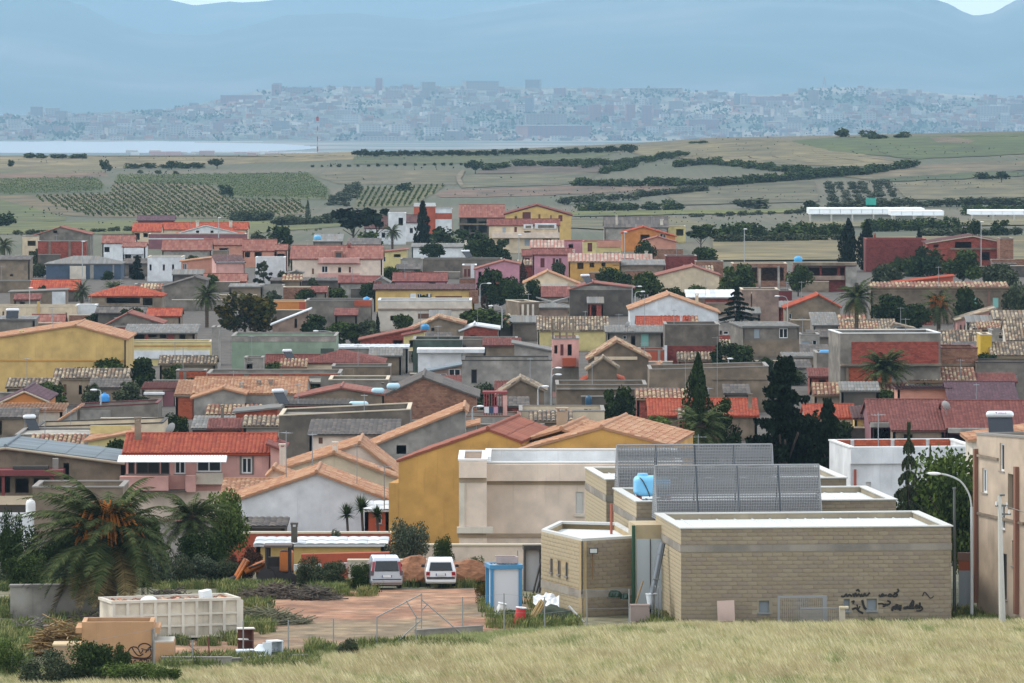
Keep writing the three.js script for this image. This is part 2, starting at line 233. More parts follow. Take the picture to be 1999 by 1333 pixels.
// builds the four walls, the roof and the openings of one building from where its front shows
let houseN = 0; const built = [];
function house(label, x0, x1, e, b, wall, roof, o = {}) {
  const pm = (x0 + x1) / 2, d = o.d ?? groundD(pm, b, 280, 2600) + ((houseN++ * 37) % 11) * 0.13, s = F / d, a = (o.a ?? 0) * Math.PI / 180, D = o.D ?? clamp((x1 - x0) / s * 0.9, 5, 11), far = s < 14;
  let W = (x1 - x0) / s; for (let i = 0; i < 4; i++) { const dl = d - W / 2 * Math.sin(a), dr = d + W / 2 * Math.sin(a); W = (wx(x1, dr) - wx(x0, dl)) / Math.cos(a); }
  const X = (wx(x0, d - W / 2 * Math.sin(a)) + wx(x1, d + W / 2 * Math.sin(a))) / 2, Y0 = Math.min(gy(X, d), wy(b, d));
  const t = thing(o.n ?? 'town_house', label, o.c ?? 'house', [X, Y0, -d], a, o.g);
  const ux = (px) => (px - pm) / (x1 - x0) * W, uy = (py) => wy(py, d) - Y0;      // picture place on the front -> metres in the building
  const wm = typeof wall === 'string' ? WALL[wall] : wall, e2 = o.e2 ?? e, hL = uy(e), hR = uy(e2), th = 0.25, hw = W / 2;
  const r0 = roof[0], kind = r0.slice(0, 1), sty = roof[1] ?? 'salmon';
  const topPts = kind === 'f' ? [[ux(roof[2]), uy(roof[3])]] : [];
  const sh = new THREE.Shape(); sh.moveTo(-hw, 0); sh.lineTo(hw, 0); sh.lineTo(hw, hR); for (const q of topPts) sh.lineTo(q[0], q[1]); sh.lineTo(-hw, hL); sh.closePath();
  for (const [xa, ya, xb, yb] of o.o ?? []) { const A = clamp(ux(xa), -hw + 0.05, hw - 0.1), B = clamp(ux(xb), -hw + 0.1, hw - 0.05), y1 = uy(ya), y0 = Math.max(0.03, uy(yb)); if (y1 - y0 < 0.05) continue; const h = new THREE.Path(); h.moveTo(A, y0); h.lineTo(A, y1); h.lineTo(B, y1); h.lineTo(B, y0); h.closePath(); sh.holes.push(h); }
  const front = new THREE.ExtrudeGeometry(sh, { depth: th, bevelEnabled: false }).translate(0, 0, -th); sh.holes = [];
  const list = [front]; const back = kind === 's' ? uyBack() : 0;
  function uyBack() { return wy(roof[2], d + D * Math.cos(a)) - Y0; }
  if (kind === 's') { // low front, high back
    const p = new THREE.Shape(); p.moveTo(0, 0); p.lineTo(D, 0); p.lineTo(D, back); p.lineTo(0, hL); p.closePath();
    const sg = new THREE.ExtrudeGeometry(p, { depth: th, bevelEnabled: false }).rotateY(Math.PI / 2); list.push(sg.clone().translate(-hw + 0.002, 0, 0), sg.translate(hw - th - 0.002, 0, 0), bx(-hw + th, hw - th, 0, back, -D, -D + th));
  } else if (kind === 'g') {
    const yr = wy(roof[2], d + D / 2 * Math.cos(a)) - Y0, p = new THREE.Shape(); p.moveTo(0, 0); p.lineTo(D, 0); p.lineTo(D, hL); p.lineTo(D / 2, yr - 0.05); p.lineTo(0, hL - 0.001); p.closePath();
    const sg = new THREE.ExtrudeGeometry(p, { depth: th, bevelEnabled: false }).rotateY(Math.PI / 2); list.push(sg.clone().translate(-hw + 0.002, 0, 0), sg.translate(hw - th - 0.002, 0, 0), bx(-hw + th, hw - th, 0, hL, -D, -D + th));
  } else {
    list.push(new THREE.ExtrudeGeometry(sh, { depth: th, bevelEnabled: false }).translate(0, 0, -D), bx(-hw + 0.002, -hw + th, 0, hL, -D + th, -th), bx(hw - th, hw - 0.002, 0, hR, -D + th, -th));
  }
  part('wall', list, wm, t);
  // roofs
  const ov = o.ov ?? 0.35; let rm = null;
  if (kind === 'g') { const yr = wy(roof[2], d + D / 2 * Math.cos(a)) - Y0, U = V(0, yr - hL, -D / 2), L = U.length(), u = U.clone().normalize(), e0 = u.clone().multiplyScalar(-ov);
    const A = V(-hw - ov * 0.6, hL + 0.1, 0).add(e0), B = V(hw + ov * 0.6, hL + 0.1, 0).add(e0);
    const A2 = V(hw + ov * 0.6, hL + 0.1, -D), B2 = V(-hw - ov * 0.6, hL + 0.1, -D);
    rm = part('roof', [slope(A, B, U, L + ov + 0.05, sty, far), slope(A2, B2, V(0, yr - hL, D / 2), L + 0.05, sty, true, false), tint(bx(-hw - ov * 0.6, hw + ov * 0.6, yr + 0.02, yr + 0.2, -D / 2 - 0.16, -D / 2 + 0.16), STY[sty].avg)], vcol, t); }
  if (kind === 's') { const U = V(0, back - hL, -D), u = U.clone().normalize(), e0 = u.clone().multiplyScalar(-ov); rm = part('roof', slope(V(-hw - ov * 0.5, hL + 0.14, 0).add(e0), V(hw + ov * 0.5, hL + 0.14, 0).add(e0), U, U.length() + ov + 0.2, sty, far), vcol, t); }
  if (kind === 'f') { const [ax, ay] = topPts[0], UL = V(ax + hw, ay - hL, 0), UR = V(ax - hw, ay - hR, 0), l = UL.clone().normalize().multiplyScalar(-ov), r = UR.clone().normalize().multiplyScalar(-ov), z1 = o.z1 ?? 0.3, up = 0.16;
    rm = part('roof', [slope(V(-hw, hL + up, -D - 0.1).add(l), V(-hw, hL + up, z1).add(l), UL, UL.length() + ov, sty, far), slope(V(hw, hR + up, z1).add(r), V(hw, hR + up, -D - 0.1).add(r), UR, UR.length() + ov, sty, far), tint(bar(V(ax, ay + up + 0.04, z1 + 0.04), V(ax, ay + up + 0.04, -D - 0.1), 0.14), STY[sty].avg)], vcol, t);
    if (o.rim) part('verge', [[-hw, hL, UL, l], [hw, hR, UR, r]].map(([x, y, U, q]) => { const n = U.clone().normalize(), A = V(x, y, 0).add(q), B = V(x, y, 0).add(U); const g = bar(V(A.x, A.y + 0.02, z1 - 0.06), V(B.x, B.y + 0.02, z1 - 0.06), 0.15, 4); return g; }), trim[o.rim], t); }
  if (kind === 'l') { const U = V(W, hR - hL, 0), n = U.clone().normalize(); rm = hR >= hL ? part('roof', slope(V(-hw, hL + 0.15, -D - 0.1).add(n.clone().multiplyScalar(-ov)), V(-hw, hL + 0.15, 0.3).add(n.clone().multiplyScalar(-ov)), U, U.length() + 2 * ov, sty, far), vcol, t)
    : part('roof', slope(V(hw, hR + 0.15, 0.3).add(n.clone().multiplyScalar(ov)), V(hw, hR + 0.15, -D - 0.1).add(n.clone().multiplyScalar(ov)), U.clone().negate(), U.length() + 2 * ov, sty, far), vcol, t); }
  if (kind === 'h') { const dr = d + D / 2, yr = wy(roof[2], dr) - Y0, rise = yr - hL, c = D / 2, L = Math.hypot(rise, c), k = L / c, y = hL + 0.1, q = 0.3;
    const A = [V(-hw - q, y, q), V(hw + q, y, q), V(hw + q, y, -D - q), V(-hw - q, y, -D - q)], U = [V(0, rise, -c), V(-c, rise, 0), V(0, rise, c), V(c, rise, 0)];
    rm = part('roof', [0, 1, 2, 3].map((i) => { const P = A[i], Q = A[(i + 1) % 4], w = P.distanceTo(Q), lim = (D + 2 * q) / 2 * k; return slope(P, Q, U[i], (x) => Math.max(0.02, Math.min(Math.min(x, w - x) * k, lim)), sty, far, i !== 2); }), vcol, t); }
  if (kind === 'p') { const y = Math.min(hL, hR) - (o.para ?? 0.5); rm = part('roof', bx(-hw + th, hw - th, y - 0.2, y, -D + th, -th), o.deck ?? grimyDeck, t);
    if (o.cap !== null) { const c = 0.06; part('coping', [bx(-hw - c, hw + c, 0, 0.1, -th - c, c), bx(-hw - c, hw + c, 0, 0.1, -D - c, -D + th + c), bx(-hw - c, -hw + th + c, 0, 0.1, -D + th + c, -th - c), bx(hw - th - c, hw + c, 0, 0.1, -D + th + c, -th - c)].map((g) => { if (hL !== hR) g.applyMatrix4(new THREE.Matrix4().makeShear((hR - hL) / W, 0, 0, 0, 0, 0)); return g.translate(0, (hL + hR) / 2 + 0.003, 0); }), trim[o.cap ?? 'grey'], t); } }
  // openings: [x0, y0, x1, y1, kind]; d dark hole, w framed window, others a shutter colour
  for (const [xa, ya, xb, yb, kd = 'd'] of o.o ?? []) {
    const A = clamp(ux(xa), -hw + 0.05, hw - 0.1), B = clamp(ux(xb), -hw + 0.1, hw - 0.05), y1 = uy(ya), y0 = Math.max(0.03, uy(yb)), w = B - A, h = y1 - y0; if (h < 0.05) continue;
    if (kd === 'd') continue;
    const doorish = h > 1.8 && y0 < 0.6, f = Math.min(0.09, w * 0.12);
    if (kd === 'w' || kd === 'g') { const fr = part(doorish ? 'door' : 'window', [bx(A, A + f, y0, y1, -0.16, -0.08), bx(B - f, B, y0, y1, -0.16, -0.08), bx(A + f, B - f, y0, y0 + f, -0.16, -0.08), bx(A + f, B - f, y1 - f, y1, -0.16, -0.08), ...(w > 0.7 ? [bx((A + B) / 2 - f / 2, (A + B) / 2 + f / 2, y0 + f, y1 - f, -0.155, -0.085)] : [])], kd === 'w' ? trim.white : trim.dark, t); part('pane', bx(A + f, B - f, y0 + f, y1 - f, -0.135, -0.125), glassDark, fr); if (s > 16 && !doorish) part('sill', bx(A - 0.08, B + 0.08, y0 - 0.06, y0 - 0.002, -0.1, 0.06), trim.grey, fr); }
    else { const n = Math.max(2, Math.round(h / 0.25)), gl = [bx(A, B, y0, y1, -0.14, -0.1)]; if (s > 14) for (let i = 0; i < n; i++) gl.push(bx(A + 0.03, B - 0.03, y0 + (i + 0.15) * h / n, y0 + (i + 0.8) * h / n, -0.1, -0.085)); part(doorish ? 'door' : 'shutter', gl, SHUT[kd] ?? SHUT.k, t); }
  }
  // chimneys: [x, top row, half width px, metres back]
  for (const [cx, cy, cw, cz = 1.5, cm = 'ivory'] of o.ch ?? []) { const x = ux(cx), y1 = wy(cy, d + cz) - Y0, w = Math.max(0.15, cw / s), y0 = Math.min(hL, hR) - 0.4; part('chimney', [bx(x - w, x + w, y0, y1 - 0.25, -cz - w, -cz + w), bx(x - w * 1.25, x + w * 1.25, y1 - 0.1, y1, -cz - w * 1.25, -cz + w * 1.25), ...[[-1, -1], [1, -1], [1, 1], [-1, 1]].map(([i, j]) => bx(x + i * w * 0.8 - 0.05, x + i * w * 0.8 + 0.05, y1 - 0.25, y1 - 0.1, -cz + j * w * 0.8 - 0.05, -cz + j * w * 0.8 + 0.05))], WALL[cm], t); }
  // extra pieces: [name, material, x0, y0, x1, y1, zBack, zFront]
  for (const [nm, m, xa, ya, xb, yb, z0, z1] of o.x ?? []) part(nm, bx(ux(xa), ux(xb), uy(yb), uy(ya), z0, z1), typeof m === 'string' ? (WALL[m] ?? trim[m]) : m, t);
  built.push(t); return Object.assign(t, { info: { d, s, W, D, Y0, ux, uy, hw, hL, hR, X } });
}
const grimyDeck = grimy('#8b8780');
// rooftop and street things, placed where they show
function at(px, py, d) { return [wx(px, d), wy(py, d), -d]; }
const heaterMats = { tank: metal('#d4d7d8', 0.35, 0.3), panel: mat('#141a22', { roughness: 0.2 }), legs: metal('#8b8f92') };
function heater(label, px, py, d, w = 1.6, turn = 0) { const p = at(px, py, d), t = thing('solar_water_heater', label, 'water heater', p, turn); t.scale.setScalar(0.82);
  part('tank', new THREE.CapsuleGeometry(0.27, w - 0.5, 4, 12).rotateZ(Math.PI / 2).translate(0, 1.45, -0.6).toNonIndexed(), heaterMats.tank, t); const pn = bx(-w / 2 + 0.1, w / 2 - 0.1, -0.03, 0.03, -0.95, 0.95); pn.rotateX(0.75).translate(0, 0.72, 0.1); part('collector_panel', pn, heaterMats.panel, t);
  part('stand', [bar(V(-w / 2 + 0.2, 0, 0.8), V(-w / 2 + 0.2, 1.2, -0.6), 0.03), bar(V(w / 2 - 0.2, 0, 0.8), V(w / 2 - 0.2, 1.2, -0.6), 0.03), bar(V(-w / 2 + 0.2, 0, -0.7), V(-w / 2 + 0.2, 1.2, -0.6), 0.03), bar(V(w / 2 - 0.2, 0, -0.7), V(w / 2 - 0.2, 1.2, -0.6), 0.03)], heaterMats.legs, t); return t; }
function tank(label, px, py, d, r, h, hex, lying = false) { const t = thing('water_tank', label, 'water tank', at(px, py, d)); const m = mat(hex, { roughness: 0.45 });
  if (lying) { part('body', new THREE.CapsuleGeometry(r, h, 5, 14).rotateZ(Math.PI / 2).translate(0, r + 0.05, 0).toNonIndexed(), m, t); part('cradle', [bx(-h / 2, -h / 2 + 0.15, 0, r * 0.7, -r * 0.8, r * 0.8), bx(h / 2 - 0.15, h / 2, 0, r * 0.7, -r * 0.8, r * 0.8)], trim.grey, t); }
  else { part('body', new THREE.LatheGeometry([[0, 0], [r * 0.96, 0], [r, 0.08], [r, h * 0.45], [r * 1.03, h * 0.5], [r, h * 0.55], [r, h - 0.25], [r * 0.8, h - 0.06], [r * 0.35, h], [0, h]].map((q) => new THREE.Vector2(...q)), 20).toNonIndexed(), m, t); part('lid', cyl(r * 0.35, r * 0.3, 0.1, 0, h, 0, 14), m, t); } return t; }
function dish(label, px, py, d, r = 0.45, turn = 0.6) { const t = thing('satellite_dish', label, 'dish', at(px, py, d), turn), m = plain('#a9a8a5', 0.6); const g = new THREE.SphereGeometry(r * 1.8, 16, 8, 0, Math.PI * 2, 0, 0.58).translate(0, -r * 1.8, 0).rotateX(-1.15).rotateX(Math.PI).toNonIndexed(); part('reflector', g, mat('#a9a8a5', { side: THREE.DoubleSide, roughness: 0.6 }), t); part('arm', [bar(V(0, -r, 0), V(0, -0.1, r * 1.3), 0.02), bar(V(0, -r * 2, -0.1), V(0, 0, -0.12), 0.035)], trim.grey, t); return t; }
const lampPoleMat = metal('#a3a7a6', 0.5, 0.4), lampHeadMat = plain('#d7d9d8', 0.5);
function lamp(label, px, yTop, yBase, d, armPx, group) { // a street lamp whose pole stands at px and whose arm reaches armPx sideways
  const s = F / d, H = (yBase - yTop) / s, A = armPx / s, t = thing('street_lamp', label, 'street lamp', at(px, yBase, d), 0, group);
  part('pole', armPx ? [cyl(0.09, 0.06, H * 0.86, 0, 0, 0, 8), tube([V(0, H * 0.85, 0), V(A * 0.12, H * 0.95, 0), V(A * 0.5, H * 1.0, 0), V(A * 0.9, H, 0)], 0.045)] : [cyl(0.09, 0.06, H, 0, 0, 0, 8)], lampPoleMat, t);
  const hd = new THREE.SphereGeometry(0.5, 12, 8).scale(0.75, 0.22, 0.36).translate(A * 0.95 + Math.sign(A || 1) * 0.2, H, 0).toNonIndexed(); part('lamp_head', hd, lampHeadMat, t); return t; }
function aerial(label, px, yTop, yBase, d) { const s = F / d, H = (yBase - yTop) / s, t = thing('tv_aerial', label, 'aerial', at(px, yBase, d)); part('mast', cyl(0.03, 0.02, H, 0, 0, 0, 6), metal('#8d8f90'), t); part('antenna', [bar(V(-0.5, H - 0.15, 0), V(0.5, H - 0.15, 0), 0.015), ...[-0.4, -0.2, 0, 0.2, 0.4].map((x) => bar(V(x, H - 0.15, -0.3), V(x, H - 0.15, 0.3), 0.012))], metal('#8d8f90'), t); return t; }
// ================= the town, far to near =================
const H = house;
// --- back row, left
H('maroon pavilion with plum roof, farthest at the left', 270, 339, 429, 448, 'plumw', ['g', 'plum', 421], { D: 6, ov: 0.8 });
H('house with orange roof and white verges below the maroon pavilion', 259, 314, 452, 478, 'cream', ['g', 'orange', 436], { o: [[262, 455, 273, 468], [280, 455, 289, 463]], D: 9 });
H('wide orange-roofed house behind the white gable at left', 318, 483, 448, 470, 'cream', ['g', 'orange', 435], { D: 8, ch: [[450, 431, 3], [385, 431, 3]] });
H('white gabled house with thick white verges among orange roofs', 342, 472, 457, 474, 'white', ['f', 'orange', 402, 440], { rim: 'white', o: [[383, 450, 389, 458], [411, 450, 417, 458]], D: 8 });
H('mauve terrace wall with a white band at left', 290, 480, 457, 486, 'plumw', ['p'], { x: [['band', 'white', 290, 465, 480, 467, -0.05, 0.04]], D: 6, para: 0.8, cap: 'cream' });
H('orange-red roofed house with small dormer gable above white house', 317, 412, 488, 514, 'lgrey', ['g', 'salmon', 469], { D: 8 });
H('white bay-fronted villa with narrow windows', 288, 356, 502, 550, 'white', ['p'], { D: 9, o: [[292, 516, 296, 528], [318, 516, 322, 528], [336, 516, 340, 528]], para: 0.8, cap: 'cream' });
H('small pink house with slanted rim right of the white villa', 354, 412, 511, 556, 'salmonw', ['l', 'peach'], { e2: 504, D: 6, o: [[357, 514, 365, 530, 'w']] });
H('grey gabled house with orange back roof and brick ground floor', 48, 176, 466, 512, 'grey', ['f', 'salmon', 118, 444], { e2: 458, D: 9, o: [[104, 450, 112, 455]] });
H('low brick house with concrete posts below the grey gable', 74, 168, 471, 518, 'brick', ['p'], { D: 4, para: 0.3, x: [['post', 'grey', 95, 471, 99, 512, -0.02, 0.06], ['post', 'grey', 134, 471, 138, 512, -0.02, 0.06]] });
H('cream pillar house beside the brick house at left', 44, 73, 462, 514, 'cream', ['p'], { D: 5, o: [[54, 470, 70, 480], [56, 490, 72, 500]] });
H('blue-grey bungalow with pale hip roof', 90, 236, 516, 546, 'blue', ['h', 'eternit', 501], { D: 10, o: [[143, 530, 149, 541, 'w']], x: [['porch', 'ivory', 137, 519, 168, 545, 0, 0.8], ['pier', 'lgrey', 176, 516, 183, 545, -0.02, 0.1], ['pier', 'lgrey', 220, 516, 223, 545, -0.02, 0.1]] });
H('white house with orange roof left of the dark conifer', 200, 262, 474, 520, 'white', ['g', 'salmon', 460], { D: 7, o: [[204, 482, 214, 492]] });
H('white balconied house with dark arches beside the conifer', 240, 284, 482, 538, 'white', ['g', 'salmon', 474], { D: 7, o: [[244, 496, 256, 506], [260, 500, 276, 514], [246, 514, 254, 526]], x: [['balcony', 'white', 242, 484, 281, 496, 0, 0.9]] });
H('low rough grey house at the left edge below the palm', -20, 58, 508, 552, 'tan', ['s', 'darkroof', 500], { D: 7, o: [[20, 535, 26, 539]] });
H('grey stone boundary house at the far left edge', -20, 62, 549, 572, 'stone', ['p'], { D: 4, para: 0.2 });
H('long red roof above a dark low wall at left', 60, 152, 566, 590, 'dgrey', ['g', 'orange', 547], { D: 8 });
H('dun wall house with white gable end at left', 20, 128, 571, 604, 'tan', ['l', 'eternit'], { e2: 567, D: 6, x: [['gable_panel', 'white', 102, 569, 128, 596, 0, 0.12]] });
H('open pavilion with orange hip roof and dark loggia at left', 176, 316, 579, 618, 'tan', ['h', 'orange', 560], { D: 9, o: [[208, 581, 273, 592], [279, 582, 298, 596]] });
H('grey gable behind the open pavilion', 320, 402, 560, 606, 'grey', ['f', 'darkroof', 380, 542], { e2: 548, D: 9, o: [[349, 585, 362, 598]] });
H('long flat grey-roofed annex right of the orange pavilion', 262, 344, 556, 590, 'lgrey', ['p'], { D: 6, para: 0.3 });
// --- back row, centre left
H('salmon-roofed row with dark arches behind the pink tower', 398, 478, 478, 506, 'salmonw', ['g', 'salmon', 466], { D: 7, o: [[405, 484, 416, 494], [428, 484, 446, 496]] });
H('pink house with salmon roof and two arched openings', 474, 538, 489, 522, 'salmonw', ['g', 'salmon', 468], { D: 8, o: [[478, 492, 488, 502], [497, 492, 511, 502]] });
H('narrow salmon block left of the big pink house', 538, 560, 488, 530, 'salmonw', ['g', 'salmon', 478], { D: 6, o: [[541, 495, 556, 505]] });
H('pink tower house with brown sloped roof and white rim', 422, 478, 513, 562, 'pink', ['s', 'brown', 499], { D: 7, a: 9, o: [[445, 497.5, 450, 499]] , x: [['rim', 'white', 422, 511, 478, 514, 0, 0.3]] });
H('low salmon roof in front of the pink tower', 398, 480, 549, 570, 'salmonw', ['g', 'salmon', 535], { D: 6 });
H('tall white blank wall left of the big pink house', 499, 556, 503, 556, 'white', ['p'], { D: 5, para: 0.4, cap: 'white', o: [[550, 532, 552, 541]] });
H('big pink two-storey house with wide salmon roof and balconies', 568, 746, 505, 562, 'peachw', ['g', 'salmon', 480], { D: 12, ch: [[680, 474, 3, 5, 'brick']], o: [[609, 524, 613, 535, 'b'], [660, 522, 666, 532], [681, 521, 685, 532, 'm'], [628, 519, 640, 532, 'w']], x: [['balcony', 'pink', 622, 503, 702, 513, 0, 1.2], ['balcony', 'pink', 622, 533, 702, 542, 0, 1.2], ['floor_band', 'pink', 620, 513, 704, 516, -0.02, 0.2], ['dormer', 'brown', 653, 490, 669, 503, -2.2, 0.4], ['dormer_window', 'dark', 656, 493, 666, 502, 0.4, 0.43]] });
H('grey shed roof with blue tank behind the big pink house', 612, 668, 472, 490, 'grey', ['s', 'eternit', 458], { D: 9 });
H('low dark-roofed barn right behind the big pink house', 678, 742, 478, 500, 'stone', ['s', 'darkroof', 466], { D: 9 });
H('white house with brown-red roof beside the dark pine', 712, 784, 445, 478, 'white', ['g', 'brown', 421], { D: 9, ch: [[722, 412, 3, 4, 'brick']], o: [[722, 452, 730, 462], [745, 454, 752, 464]] });
H('white roof tower right of the brown-red roof', 758, 792, 416, 478, 'white', ['p'], { D: 5, cap: 'white', o: [[778, 425, 787, 440], [766, 450, 775, 462]] });
H('small brown-red roof tucked between white tower and orange house', 790, 822, 434, 472, 'white', ['g', 'brown', 420], { D: 7, o: [[800, 445, 806, 455]] });
H('pale yellow house with salmon roof right of the big pink house', 745, 794, 493, 530, 'paleyellow', ['l', 'salmon'], { e2: 488, D: 8, o: [[748, 501, 753, 511, 'w'], [769, 496, 782, 502]] });
H('dark grey flat-roofed sheds in front of the big pink house', 528, 664, 549, 570, 'dgrey', ['s', 'darkroof', 543], { D: 9, ch: [[687, 538, 2]] });
H('small grey stair hut with dark doorway on the sheds', 566, 590, 533, 566, 'grey', ['f', 'eternit', 578, 530], { D: 4, o: [[570, 536, 579, 547]] });
H('low reddish roof and white wall right of the dark sheds', 662, 742, 552, 582, 'lgrey', ['g', 'red', 540], { D: 7, o: [[700, 562, 716, 572]] });
H('small grey gable left of the pink house at centre', 728, 760, 552, 582, 'lgrey', ['f', 'eternit', 744, 543], { D: 7 });
H('whitish plaster box beside the brick yard wall', 508, 553, 558, 592, 'lgrey', ['p'], { D: 6, para: 0.2 });
H('long brown brick yard wall with grey coping at centre left', 553, 640, 561, 600, 'bbrick', ['p'], { D: 3, cap: 'cream', para: 0.3 });
H('low slanted brown roof with arch beside the autumn tree', 448, 512, 561, 592, 'tan', ['s', 'eternit', 555], { D: 6 });
H('orange terrace house behind the autumn tree', 524, 598, 589, 630, 'orange', ['p'], { D: 6, cap: 'cream', x: [['pier', 'rust', 584, 589, 596, 612, 0, 0.1]] });
H('large blank grey wall with terracotta panel at centre left', 598, 724, 587, 648, 'grey', ['p'], { D: 8, cap: 'grey', x: [['panel', 'rust', 692, 586, 724, 598, 0, 0.12]] });
H('lean-to with bright white sloping roof beside the trees', 532, 602, 634, 672, 'pinkgrey', ['l', 'white'], { e2: 606, D: 5, o: [[575, 622, 580, 640]] });
// --- back row, centre
H('orange and white house with roof terraces behind the conifer', 808, 850, 402, 458, 'rust', ['p'], { D: 8, cap: 'white', x: [['parapet', 'white', 808, 396, 850, 403, -0.3, 0.05]] });
H('orange and white wing with arched window right of the conifer', 842, 882, 408, 458, 'rust', ['p'], { D: 8, cap: 'white', x: [['parapet', 'white', 842, 406, 882, 416, -0.05, 0.06], ['lower_wall', 'white', 842, 428, 882, 456, -0.05, 0.06]], o: [[860, 427.9, 866, 428]] });
H('unfinished house with big salmon roof and dark open storeys', 897, 984, 424, 466, 'dgrey', ['g', 'salmon', 400], { D: 11, o: [[912, 425, 930, 436], [934, 432, 950, 437], [905, 439, 916, 454], [918, 440, 930, 453], [934, 440, 950, 454]], x: [['floor_slab', 'tan', 895, 436, 984, 439, -0.3, 0.7]] });
H('tall yellow gabled house with maroon roof edges', 986, 1115, 418, 478, 'yellow', ['f', 'red', 1048, 401], { rim: 'maroon', e2: 420, D: 13, ch: [[1034, 400, 2, 5, 'brick']], o: [[1005, 422, 1009, 428], [1020, 414, 1036, 427, 'm'], [1051, 418, 1055, 427, 'b'], [1074, 420, 1077, 427, 'b'], [1090, 420, 1098, 432, 'm']] });
H('cream house with red roof and white dormer gables before the yellow gable', 952, 1092, 440, 494, 'cream', ['g', 'red', 428], { D: 7, o: [[981, 444, 987, 454, 'l'], [1004, 443, 1009, 453, 'm'], [1023, 451, 1036, 454], [984, 466, 994, 477], [1024, 466, 1038, 480, 'l'], [1060, 466, 1076, 470]], x: [['dormer', 'white', 1022, 438, 1040, 446, -1, 0.5], ['dormer', 'white', 1044, 436, 1086, 446, -1, 0.5], ['dormer_window', 'grey', 1026, 440, 1037, 445, 0.5, 0.53], ['dormer_window', 'grey', 1050, 439, 1082, 445, 0.5, 0.53], ['balcony', 'peachw', 960, 454, 1092, 464, 0, 1.3]] });
H('low white sheds beside the dark round tree', 804, 918, 483, 505, 'white', ['s', 'eternit', 476], { D: 8, ch: [[909, 469, 2]] });
H('long brown-grey garden building with two blank walls', 824, 980, 506, 545, 'block', ['p'], { D: 8, cap: 'grey' });
H('pale grey windowed end left of the long garden building', 782, 824, 506, 548, 'lgrey', ['p'], { D: 6, cap: 'grey', o: [[806, 514, 811, 527, 'r'], [815, 515, 820, 528, 'w']] });
H('pink tower with dark window above the rose house', 1099, 1142, 471, 520, 'rose', ['p'], { D: 6, cap: 'red', o: [[1110, 476, 1119, 486]] });
H('salmon terrace with striped tile parapet left of the pink tower', 1036, 1100, 484, 522, 'salmonw', ['s', 'stripe', 471], { D: 3 });
H('rose-pink house with dark red shutters at centre', 1040, 1118, 497, 545, 'rose', ['g', 'red', 486], { D: 7, ch: [[1120, 487, 2]], o: [[1055, 504, 1063, 522, 'm'], [1079, 504, 1084, 523, 'm'], [1084, 505, 1091, 523, 'w'], [1091, 504, 1096, 523, 'm']] });
H('low pink wing with dark red roof left of the rose house', 1020, 1042, 499, 540, 'pink', ['g', 'red', 488], { D: 6, o: [[1024, 503, 1034, 514, 'm']] });
H('yellow house with maroon door and striped parapet', 1138, 1212, 472, 524, 'paleyellow', ['p'], { D: 7, cap: 'red', o: [[1147, 474, 1156, 491, 'm']], x: [['tile_parapet', 'salmonw', 1166, 470, 1212, 482, 0, 0.25]] });
H('orange-yellow house with striped tile roof and dark windows', 1110, 1212, 511, 548, 'mustard', ['s', 'stripe', 497], { D: 4, o: [[1127, 513, 1139, 525], [1151, 513, 1160, 522], [1174, 512, 1182, 520]] });
H('house with salmon slope, pink gable and maroon shutters at centre', 928, 1014, 526, 566, 'rose', ['f', 'salmon', 984, 510], { e2: 516, D: 8, o: [[934, 530, 940, 545]] });
H('small maroon-shuttered block left of the pink gable', 903, 930, 518, 562, 'pinkgrey', ['p'], { D: 6, cap: 'white', o: [[906, 525, 911, 540, 'm'], [913, 525, 918, 540, 'm']], x: [['pier', 'white', 919, 516, 926, 560, 0, 0.2]] });
H('cream gabled house behind the grey gable at centre right', 1024, 1130, 553, 588, 'cream', ['f', 'peach', 1069, 531], { D: 9, e2: 555, x: [['lower_wall', 'ivory', 1056, 552, 1108, 568, 0, 1.2]] });
H('small house with red ribbed roof left of the long grey gable', 1058, 1112, 580, 612, 'lgrey', ['s', 'red', 561], { D: 5 });
H('long grey house with pale low gable and dark block wall', 1112, 1236, 566, 618, 'dgrey', ['f', 'salmon', 1158, 553], { e2: 563, D: 9, x: [['gable_panel', 'lgrey', 1113, 558, 1235, 566, 0, 0.05]] });
H('pink house with red-brown roof and curved gable end at centre', 768, 872, 549, 590, 'rose', ['g', 'red', 533], { D: 8, o: [[838, 551, 850, 556], [790, 556, 798, 566]] });
H('ochre house with wavy maroon tile crest behind the cream terrace', 730, 926, 566, 610, 'yellow', ['s', 'brown', 556], { D: 5, o: [[814, 573, 824, 586, 'w'], [832, 574, 842, 586], [850, 578, 902, 588, 'm']], x: [['pillar', 'white', 801, 573, 812, 590, 0, 0.3], ['pillar', 'white', 836, 573, 840, 590, 0, 0.3], ['side_wall', 'bbrick', 916, 566, 934, 592, 0, 0.6]] });
H('wide cream terrace house with plain parapet at centre', 738, 920, 587, 648, 'ivory', ['p'], { D: 9, cap: 'white', para: 0.9, x: [['ledge', 'pinkgrey', 738, 602, 920, 605, 0, 0.25]], o: [[762, 616, 779, 626], [816, 612, 880, 622, 'b']] });
H('old stone tower house with pilasters at centre', 1014, 1052, 590, 664, 'stone', ['p'], { a: 14, D: 8, cap: 'cream', x: [['pilaster', 'ivory', 1018, 594, 1022, 640, 0, 0.2], ['pilaster', 'ivory', 1028, 594, 1032, 640, 0, 0.2], ['pilaster', 'ivory', 1038, 594, 1042, 640, 0, 0.2]] });
H('pinkish house with grey hip roof beside the stone tower', 1050, 1108, 602, 660, 'pinkgrey', ['h', 'eternit', 582], { D: 9 });
H('small bright orange house beside the leafy tree', 992, 1014, 616, 664, 'mustard', ['p'], { D: 5, cap: 'cream', o: [[1005, 630, 1011, 640]] });
